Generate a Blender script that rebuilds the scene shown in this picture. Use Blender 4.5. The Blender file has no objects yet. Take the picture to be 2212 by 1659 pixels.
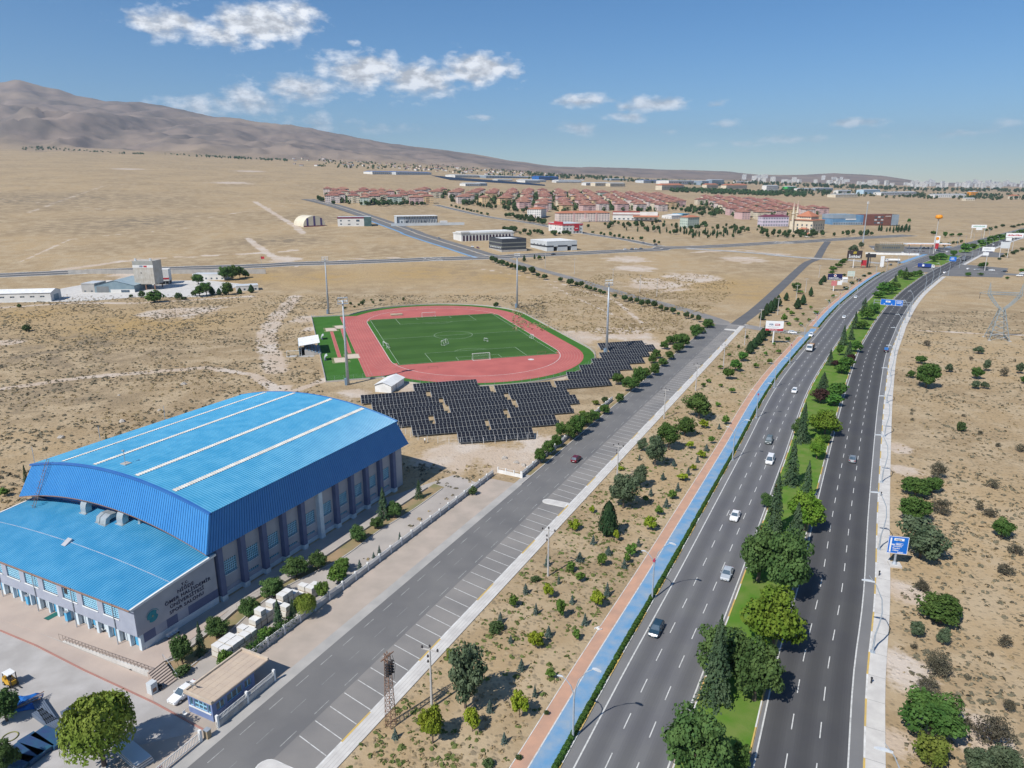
import bpy, math, random
import numpy as np
from mathutils import Vector, Matrix, Euler
SC = bpy.context.scene
COL = SC.collection
R = math.radians
# ------------------------------------------------------------------ camera
cam_d = bpy.data.cameras.new('camera')
cam = bpy.data.objects.new('camera', cam_d)
COL.objects.link(cam)
CAM_Z = 69.0
PITCH = math.atan(429.5 / 1534)
cam.location = (0, 0, CAM_Z)
cam.rotation_euler = (math.pi / 2 - PITCH, 0, 0)
cam_d.sensor_width = 36
cam_d.lens = 36 * 1534 / 2212
cam_d.clip_start = 1
cam_d.clip_end = 60000
SC.camera = cam
# ------------------------------------------------------------------ sun and sky
SUN_EL = R(47.5)
SUN_TO = Vector((-0.678 * math.cos(SUN_EL), -0.735 * math.cos(SUN_EL), math.sin(SUN_EL))).normalized()
sun_d = bpy.data.lights.new('sun', 'SUN')
sun_d.energy = 5.0
sun_d.angle = R(0.53)
sun_d.color = (1.0, 0.955, 0.89)
sun = bpy.data.objects.new('sun', sun_d)
COL.objects.link(sun)
sun.rotation_euler = (-SUN_TO).to_track_quat('-Z', 'Y').to_euler()
sun.location = (0, 0, 300)
world = bpy.data.worlds.new('World')
SC.world = world
world.use_nodes = True
WT = world.node_tree
WT.nodes.clear()
def wn(t, **kw):
	n = WT.nodes.new(t)
	for k, v in kw.items():
		setattr(n, k, v)
	return n
def wm_(op, a, b=None, c=None, clamp=False):
	n = wn('ShaderNodeMath', operation=op, use_clamp=clamp)
	for i, v in enumerate((a, b, c)):
		if v is None:
			continue
		if isinstance(v, (int, float)):
			n.inputs[i].default_value = v
		else:
			WT.links.new(v, n.inputs[i])
	return n.outputs[0]
sky = wn('ShaderNodeTexSky', sky_type='NISHITA')
sky.sun_disc = False
sky.sun_elevation = SUN_EL
sky.sun_rotation = math.atan2(SUN_TO.x, SUN_TO.y)
sky.altitude = 1200
sky.air_density = 1.0
sky.dust_density = 0.1
sky.ozone_density = 4.5
sky_bg = wn('ShaderNodeBackground')
SKY_STRENGTH = 0.10
sky_bg.inputs[1].default_value = SKY_STRENGTH
sat = wn('ShaderNodeHueSaturation')
sat.inputs['Saturation'].default_value = 1.22
WT.links.new(sky.outputs[0], sat.inputs['Color'])
WT.links.new(sat.outputs[0], sky_bg.inputs[0])
# clouds: fair-weather cumulus, each cell given by its bearing and height above the horizon (radians)
tc = wn('ShaderNodeTexCoord')
sp = wn('ShaderNodeSeparateXYZ')
WT.links.new(tc.outputs['Generated'], sp.inputs[0])
az = wm_('ARCTAN2', sp.outputs[0], sp.outputs[1])
el = wm_('ARCSINE', sp.outputs[2])
cmb = wn('ShaderNodeCombineXYZ')
WT.links.new(az, cmb.inputs[0])
WT.links.new(wm_('MULTIPLY', el, 1.9), cmb.inputs[1])
def cloud_noise(scale, detail, dx=0.0, dy=0.0, rough=0.58):
	mp = wn('ShaderNodeMapping')
	mp.inputs['Location'].default_value = (dx, dy, 0)
	WT.links.new(cmb.outputs[0], mp.inputs[0])
	n = wn('ShaderNodeTexNoise')
	n.inputs['Scale'].default_value = scale
	n.inputs['Detail'].default_value = detail
	n.inputs['Roughness'].default_value = rough
	WT.links.new(mp.outputs[0], n.inputs['Vector'])
	return n.outputs[0]
# (bearing, elevation, half width, half height, weight)
CLOUDS = [(-0.417, 0.209, 0.052, 0.020, 1.0), (-0.363, 0.198, 0.045, 0.018, 0.95), (-0.310, 0.217, 0.075, 0.028, 1.05), (-0.268, 0.226, 0.040, 0.024, 1.0),
		  (-0.316, 0.187, 0.03, 0.008, 0.7), (-0.205, 0.196, 0.018, 0.008, 0.5),
		  (-0.395, 0.103, 0.060, 0.016, 0.85), (-0.335, 0.115, 0.055, 0.022, 0.95), (-0.27, 0.135, 0.07, 0.020, 0.9), (-0.19, 0.160, 0.075, 0.026, 1.05), (-0.12, 0.152, 0.07, 0.028, 1.05), (-0.045, 0.166, 0.06, 0.024, 1.05), (-0.02, 0.159, 0.05, 0.012, 0.8), (-0.25, 0.09, 0.09, 0.016, 0.55), (-0.16, 0.082, 0.06, 0.012, 0.5),
		  (-0.045, 0.098, 0.028, 0.006, 0.7), (0.096, 0.122, 0.055, 0.010, 0.95), (0.185, 0.115, 0.045, 0.013, 1.0), (0.152, 0.113, 0.03, 0.008, 0.8), (0.262, 0.115, 0.02, 0.007, 0.75),
		  (0.088, 0.083, 0.035, 0.014, 0.65), (0.155, 0.098, 0.04, 0.009, 0.7), (0.275, 0.086, 0.04, 0.007, 0.65), (0.425, 0.084, 0.045, 0.007, 0.75), (0.36, 0.063, 0.07, 0.007, 0.7), (0.30, 0.058, 0.06, 0.006, 0.6), (0.52, 0.066, 0.07, 0.006, 0.65), (0.58, 0.075, 0.02, 0.007, 0.6), (0.2, 0.075, 0.03, 0.006, 0.5)]
mask = None
for (ca, ce, rx, ry, wgt) in CLOUDS:
	ce, rx, ry = ce * .87, rx * .85, ry * .85
	dx = wm_('DIVIDE', wm_('SUBTRACT', az, ca), rx)
	dy = wm_('DIVIDE', wm_('SUBTRACT', el, ce), ry)
	d2 = wm_('ADD', wm_('MULTIPLY', dx, dx), wm_('MULTIPLY', dy, dy))
	m = wm_('MULTIPLY', wm_('POWER', 2.718, wm_('MULTIPLY', d2, -0.8)), wgt)
	mask = m if mask is None else wm_('MAXIMUM', mask, m)
# the same kind of small clouds over the rest of the sky dome
wide = wm_('MULTIPLY', wm_('SUBTRACT', cloud_noise(4.5, 3, 3.1, 1.7), 0.52, clamp=True), 5.0, clamp=True)
off = wm_('GREATER_THAN', wm_('ABSOLUTE', az), 0.72)
high = wm_('GREATER_THAN', el, 0.30)
outside = wm_('MULTIPLY', wm_('MAXIMUM', off, high), wm_('GREATER_THAN', el, 0.03))
mask = wm_('MAXIMUM', mask, wm_('MULTIPLY', wide, outside))
n1 = cloud_noise(34, 9)
n2 = cloud_noise(34, 9, 0.008, -0.012)
dens = wm_('ADD', wm_('MULTIPLY', mask, 1.5), wm_('MULTIPLY', wm_('SUBTRACT', n1, 0.5), 2.6))
dens = wm_('SUBTRACT', dens, 0.55)
dens = wm_('MULTIPLY', dens, 1.15, clamp=True)
dens = wm_('MULTIPLY', dens, wm_('MULTIPLY', mask, 3.2, clamp=True))
dens = wm_('SMOOTH_MIN', dens, 0.93, 0.1)
fade = wm_('MULTIPLY', wm_('SUBTRACT', el, 0.02), 9.0, clamp=True)
dens = wm_('MULTIPLY', dens, wm_('ADD', 0.30, wm_('MULTIPLY', fade, 0.70)), clamp=True)
lit = wm_('ADD', 0.80, wm_('MULTIPLY', wm_('SUBTRACT', n1, n2), 1.9))
lit = wm_('SUBTRACT', lit, wm_('MULTIPLY', wm_('MULTIPLY', mask, dens), 0.10))
lit = wm_('MINIMUM', wm_('MAXIMUM', lit, 0.52), 0.98)
cc = wn('ShaderNodeCombineColor')
WT.links.new(wm_('MULTIPLY', lit, 0.965), cc.inputs[0])
WT.links.new(wm_('MULTIPLY', lit, 0.985), cc.inputs[1])
WT.links.new(wm_('MULTIPLY', lit, 1.02), cc.inputs[2])
cl_bg = wn('ShaderNodeBackground')
cl_bg.inputs[1].default_value = 1.1
WT.links.new(cc.outputs[0], cl_bg.inputs[0])
mx = wn('ShaderNodeMixShader')
WT.links.new(dens, mx.inputs[0])
WT.links.new(sky_bg.outputs[0], mx.inputs[1])
WT.links.new(cl_bg.outputs[0], mx.inputs[2])
wo = wn('ShaderNodeOutputWorld')
WT.links.new(mx.outputs[0], wo.inputs[0])
SC.view_settings.view_transform = 'Standard'
SC.view_settings.look = 'None'
SC.view_settings.exposure = 0.12
SC.view_settings.gamma = 1.0
SC.view_settings.use_curve_mapping = False
SC.cycles.use_adaptive_sampling = True
SC.cycles.max_bounces = 5
SC.cycles.diffuse_bounces = 2
SC.cycles.glossy_bounces = 2
SC.cycles.transparent_max_bounces = 6
SC.cycles.volume_bounces = 0
SC.cycles.use_denoising = True
# ------------------------------------------------------------------ materials (all node based)
MATS = {}
def material(name, col, col2=None, scale=1.0, rough=0.8, metal=0.0, bump=0.0, bscale=None, detail=4.0, space='Object', spec=0.3, lo=0.35, hi=0.65, rnd=0.0, trans=0.0):
	"""Principled surface whose colour wanders between two tones through noise."""
	if name in MATS:
		return MATS[name]
	m = bpy.data.materials.new(name)
	m.use_nodes = True
	nt = m.node_tree
	b = nt.nodes['Principled BSDF']
	b.inputs['Roughness'].default_value = rough
	b.inputs['Metallic'].default_value = metal
	b.inputs['Specular IOR Level'].default_value = spec
	if col2 is None:
		col2 = tuple(c * 0.86 for c in col)
	if space == 'World':
		t = nt.nodes.new('ShaderNodeNewGeometry').outputs['Position']
	else:
		t = nt.nodes.new('ShaderNodeTexCoord').outputs['Object']
	n = nt.nodes.new('ShaderNodeTexNoise')
	n.inputs['Scale'].default_value = scale
	n.inputs['Detail'].default_value = detail
	nt.links.new(t, n.inputs['Vector'])
	rp = nt.nodes.new('ShaderNodeMapRange')
	rp.inputs[1].default_value = lo
	rp.inputs[2].default_value = hi
	nt.links.new(n.outputs[0], rp.inputs[0])
	mixn = nt.nodes.new('ShaderNodeMix')
	mixn.data_type = 'RGBA'
	mixn.inputs[6].default_value = (*col, 1)
	mixn.inputs[7].default_value = (*col2, 1)
	nt.links.new(rp.outputs[0], mixn.inputs[0])
	out = mixn.outputs[2]
	if rnd:
		oi = nt.nodes.new('ShaderNodeObjectInfo')
		hs = nt.nodes.new('ShaderNodeHueSaturation')
		mr = nt.nodes.new('ShaderNodeMapRange')
		mr.inputs[3].default_value = 1 - rnd
		mr.inputs[4].default_value = 1 + rnd
		nt.links.new(oi.outputs['Random'], mr.inputs[0])
		nt.links.new(mr.outputs[0], hs.inputs['Value'])
		mr2 = nt.nodes.new('ShaderNodeMapRange')
		mr2.inputs[3].default_value = 0.5 - rnd * 0.08
		mr2.inputs[4].default_value = 0.5 + rnd * 0.08
		nt.links.new(oi.outputs['Random'], mr2.inputs[0])
		nt.links.new(mr2.outputs[0], hs.inputs['Hue'])
		nt.links.new(out, hs.inputs['Color'])
		out = hs.outputs[0]
	nt.links.new(out, b.inputs['Base Color'])
	if bump:
		bn = nt.nodes.new('ShaderNodeTexNoise')
		bn.inputs['Scale'].default_value = bscale or scale * 4
		bn.inputs['Detail'].default_value = 3
		nt.links.new(t, bn.inputs['Vector'])
		bp = nt.nodes.new('ShaderNodeBump')
		bp.inputs['Strength'].default_value = bump
		bp.inputs['Distance'].default_value = 0.05
		nt.links.new(bn.outputs[0], bp.inputs['Height'])
		nt.links.new(bp.outputs[0], b.inputs['Normal'])
	if trans:
		tr = nt.nodes.new('ShaderNodeBsdfTranslucent')
		nt.links.new(out, tr.inputs[0])
		ms = nt.nodes.new('ShaderNodeMixShader')
		ms.inputs[0].default_value = trans
		nt.links.new(b.outputs[0], ms.inputs[1])
		nt.links.new(tr.outputs[0], ms.inputs[2])
		nt.links.new(ms.outputs[0], nt.nodes['Material Output'].inputs[0])
	MATS[name] = m
	return m
def paint(name, col, rough=0.55, **k):
	return material(name, col, tuple(c * 0.9 for c in col), scale=k.pop('scale', 0.6), rough=rough, **k)
M_WHITE = material('white_paint', (.78, .78, .76), (.66, .66, .64), 0.5, 0.6)
M_STEEL = material('galvanised_steel', (.42, .46, .50), (.33, .37, .41), 2.0, 0.45, 0.3)
M_DARK = material('dark_plastic', (.03, .03, .035), (.05, .05, .05), 3.0, 0.6)
M_CONC = material('concrete', (.47, .44, .40), (.38, .36, .33), 0.35, 0.9, bump=.2, space='World')
M_GLASS = material('window_glass', (.05, .08, .11), (.09, .13, .17), 0.8, 0.12, spec=0.6)
M_RUST = material('rusty_steel', (.30, .16, .10), (.20, .14, .11), 3.0, 0.8)
# ------------------------------------------------------------------ mesh helpers
class MB:
	"""collects simple solids and links them as one mesh object"""
	def __init__(s):
		s.v, s.f, s.m = [], [], []
	def add(s, vs, fs, mi=0):
		o = len(s.v)
		s.v += [tuple(p) for p in vs]
		for q in fs:
			s.f.append([o + i for i in q])
			s.m.append(mi)
		return s
	def box(s, x0, x1, y0, y1, z0, z1, mi=0):
		return s.add([(x0, y0, z0), (x1, y0, z0), (x1, y1, z0), (x0, y1, z0), (x0, y0, z1), (x1, y0, z1), (x1, y1, z1), (x0, y1, z1)],
					 [(0, 3, 2, 1), (4, 5, 6, 7), (0, 1, 5, 4), (1, 2, 6, 5), (2, 3, 7, 6), (3, 0, 4, 7)], mi)
	def cbox(s, cx, cy, cz, sx, sy, sz, mi=0):
		return s.box(cx - sx / 2, cx + sx / 2, cy - sy / 2, cy + sy / 2, cz - sz / 2, cz + sz / 2, mi)
	def quad(s, a, b, c, d, mi=0):
		return s.add([a, b, c, d], [(0, 1, 2, 3)], mi)
	def prism(s, poly, z0, z1, mi=0, top=True):
		n = len(poly)
		vs = [(p[0], p[1], z0) for p in poly] + [(p[0], p[1], z1) for p in poly]
		fs = [(i, (i + 1) % n, n + (i + 1) % n, n + i) for i in range(n)]
		fs.append(tuple(range(n, 2 * n)))
		fs.append(tuple(range(n - 1, -1, -1)))
		return s.add(vs, fs, mi)
	def tube(s, pts, r, n=6, mi=0, cap=True):
		pts = [Vector(p) for p in pts]
		rs = r if isinstance(r, (list, tuple)) else [r] * len(pts)
		o = []
		for i, p in enumerate(pts):
			t = (pts[min(i + 1, len(pts) - 1)] - pts[max(i - 1, 0)])
			if t.length < 1e-9:
				t = Vector((0, 0, 1))
			t.normalize()
			a = t.cross(Vector((0, 0, 1)) if abs(t.z) < .9 else Vector((1, 0, 0))).normalized()
			b = t.cross(a)
			for k in range(n):
				an = 2 * math.pi * k / n
				o.append(p + (a * math.cos(an) + b * math.sin(an)) * rs[i])
		fs = []
		for i in range(len(pts) - 1):
			for k in range(n):
				fs.append((i * n + k, i * n + (k + 1) % n, (i + 1) * n + (k + 1) % n, (i + 1) * n + k))
		if cap:
			fs.append(tuple(range(n - 1, -1, -1)))
			fs.append(tuple(range((len(pts) - 1) * n, len(pts) * n)))
		return s.add(o, fs, mi)
	def lathe(s, prof, n=12, mi=0, cx=0, cy=0):
		vs, fs = [], []
		for (r, z) in prof:
			for k in range(n):
				a = 2 * math.pi * k / n
				vs.append((cx + r * math.cos(a), cy + r * math.sin(a), z))
		for i in range(len(prof) - 1):
			for k in range(n):
				fs.append((i * n + k, i * n + (k + 1) % n, (i + 1) * n + (k + 1) % n, (i + 1) * n + k))
		return s.add(vs, fs, mi)
	def mesh(s, name, mats, smooth=False):
		me = bpy.data.meshes.new(name)
		me.from_pydata(s.v, [], s.f)
		for m in (mats if isinstance(mats, (list, tuple)) else [mats]):
			me.materials.append(m)
		if any(s.m):
			me.polygons.foreach_set('material_index', s.m)
		if smooth:
			me.polygons.foreach_set('use_smooth', [True] * len(me.polygons))
		me.update()
		return me
	def build(s, name, mats, parent=None, loc=(0, 0, 0), rz=0, smooth=False, **tags):
		return inst(name, s.mesh(name, mats, smooth), parent, loc, rz, **tags)
def tag(o, label=None, cat=None, group=None, kind=None):
	if label:
		o['label'] = label
	if cat:
		o['category'] = cat
	if group:
		o['group'] = group
	if kind:
		o['kind'] = kind
	return o
def inst(name, me, parent=None, loc=(0, 0, 0), rz=0, scale=None, **tags):
	o = bpy.data.objects.new(name, me)
	COL.objects.link(o)
	if parent is not None:
		o.parent = parent
	o.location = loc
	if rz:
		o.rotation_euler = (0, 0, rz)
	if scale is not None:
		o.scale = scale
	return tag(o, **tags)
def thing(name, label, cat, loc=(0, 0, 0), rz=0, group=None, scale=None):
	return inst(name, None, None, loc, rz, scale, label=label, cat=cat, group=group)
def np_mesh(name, v, f, mats, smooth=False):
	me = bpy.data.meshes.new(name)
	v = np.asarray(v, dtype=np.float32)
	f = np.asarray(f, dtype=np.int32)
	k = f.shape[1]
	me.vertices.add(len(v))
	me.vertices.foreach_set('co', v.ravel())
	me.loops.add(f.size)
	me.loops.foreach_set('vertex_index', f.ravel())
	me.polygons.add(len(f))
	me.polygons.foreach_set('loop_start', np.arange(0, f.size, k, dtype=np.int32))
	me.polygons.foreach_set('loop_total', np.full(len(f), k, dtype=np.int32))
	if smooth:
		me.polygons.foreach_set('use_smooth', np.ones(len(f), dtype=bool))
	for m in (mats if isinstance(mats, (list, tuple)) else [mats]):
		me.materials.append(m)
	me.update(calc_edges=True)
	me.validate()
	return me
def text_mesh(name, body, size, mat, bold=0.0, align='LEFT', spacing=1.0, extrude=0.02):
	cu = bpy.data.curves.new(name, 'FONT')
	cu.body = body
	cu.size = size
	cu.align_x = align
	cu.offset = bold
	cu.space_character = spacing
	cu.extrude = extrude
	cu.resolution_u = 2
	ob = bpy.data.objects.new(name, cu)
	COL.objects.link(ob)
	bpy.context.view_layer.update()
	me = bpy.data.meshes.new_from_object(ob.evaluated_get(bpy.context.evaluated_depsgraph_get()))
	bpy.data.objects.remove(ob)
	me.materials.clear()
	me.materials.append(mat)
	return me
ORD = 'first second third fourth fifth sixth seventh eighth ninth tenth eleventh twelfth thirteenth fourteenth fifteenth sixteenth seventeenth eighteenth nineteenth twentieth'.split()
def ordinal(i):
	if i < 20:
		return ORD[i]
	n = i + 1
	return '%d%s' % (n, 'th' if 10 < n % 100 < 14 else {1: 'st', 2: 'nd', 3: 'rd'}.get(n % 10, 'th'))
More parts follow.
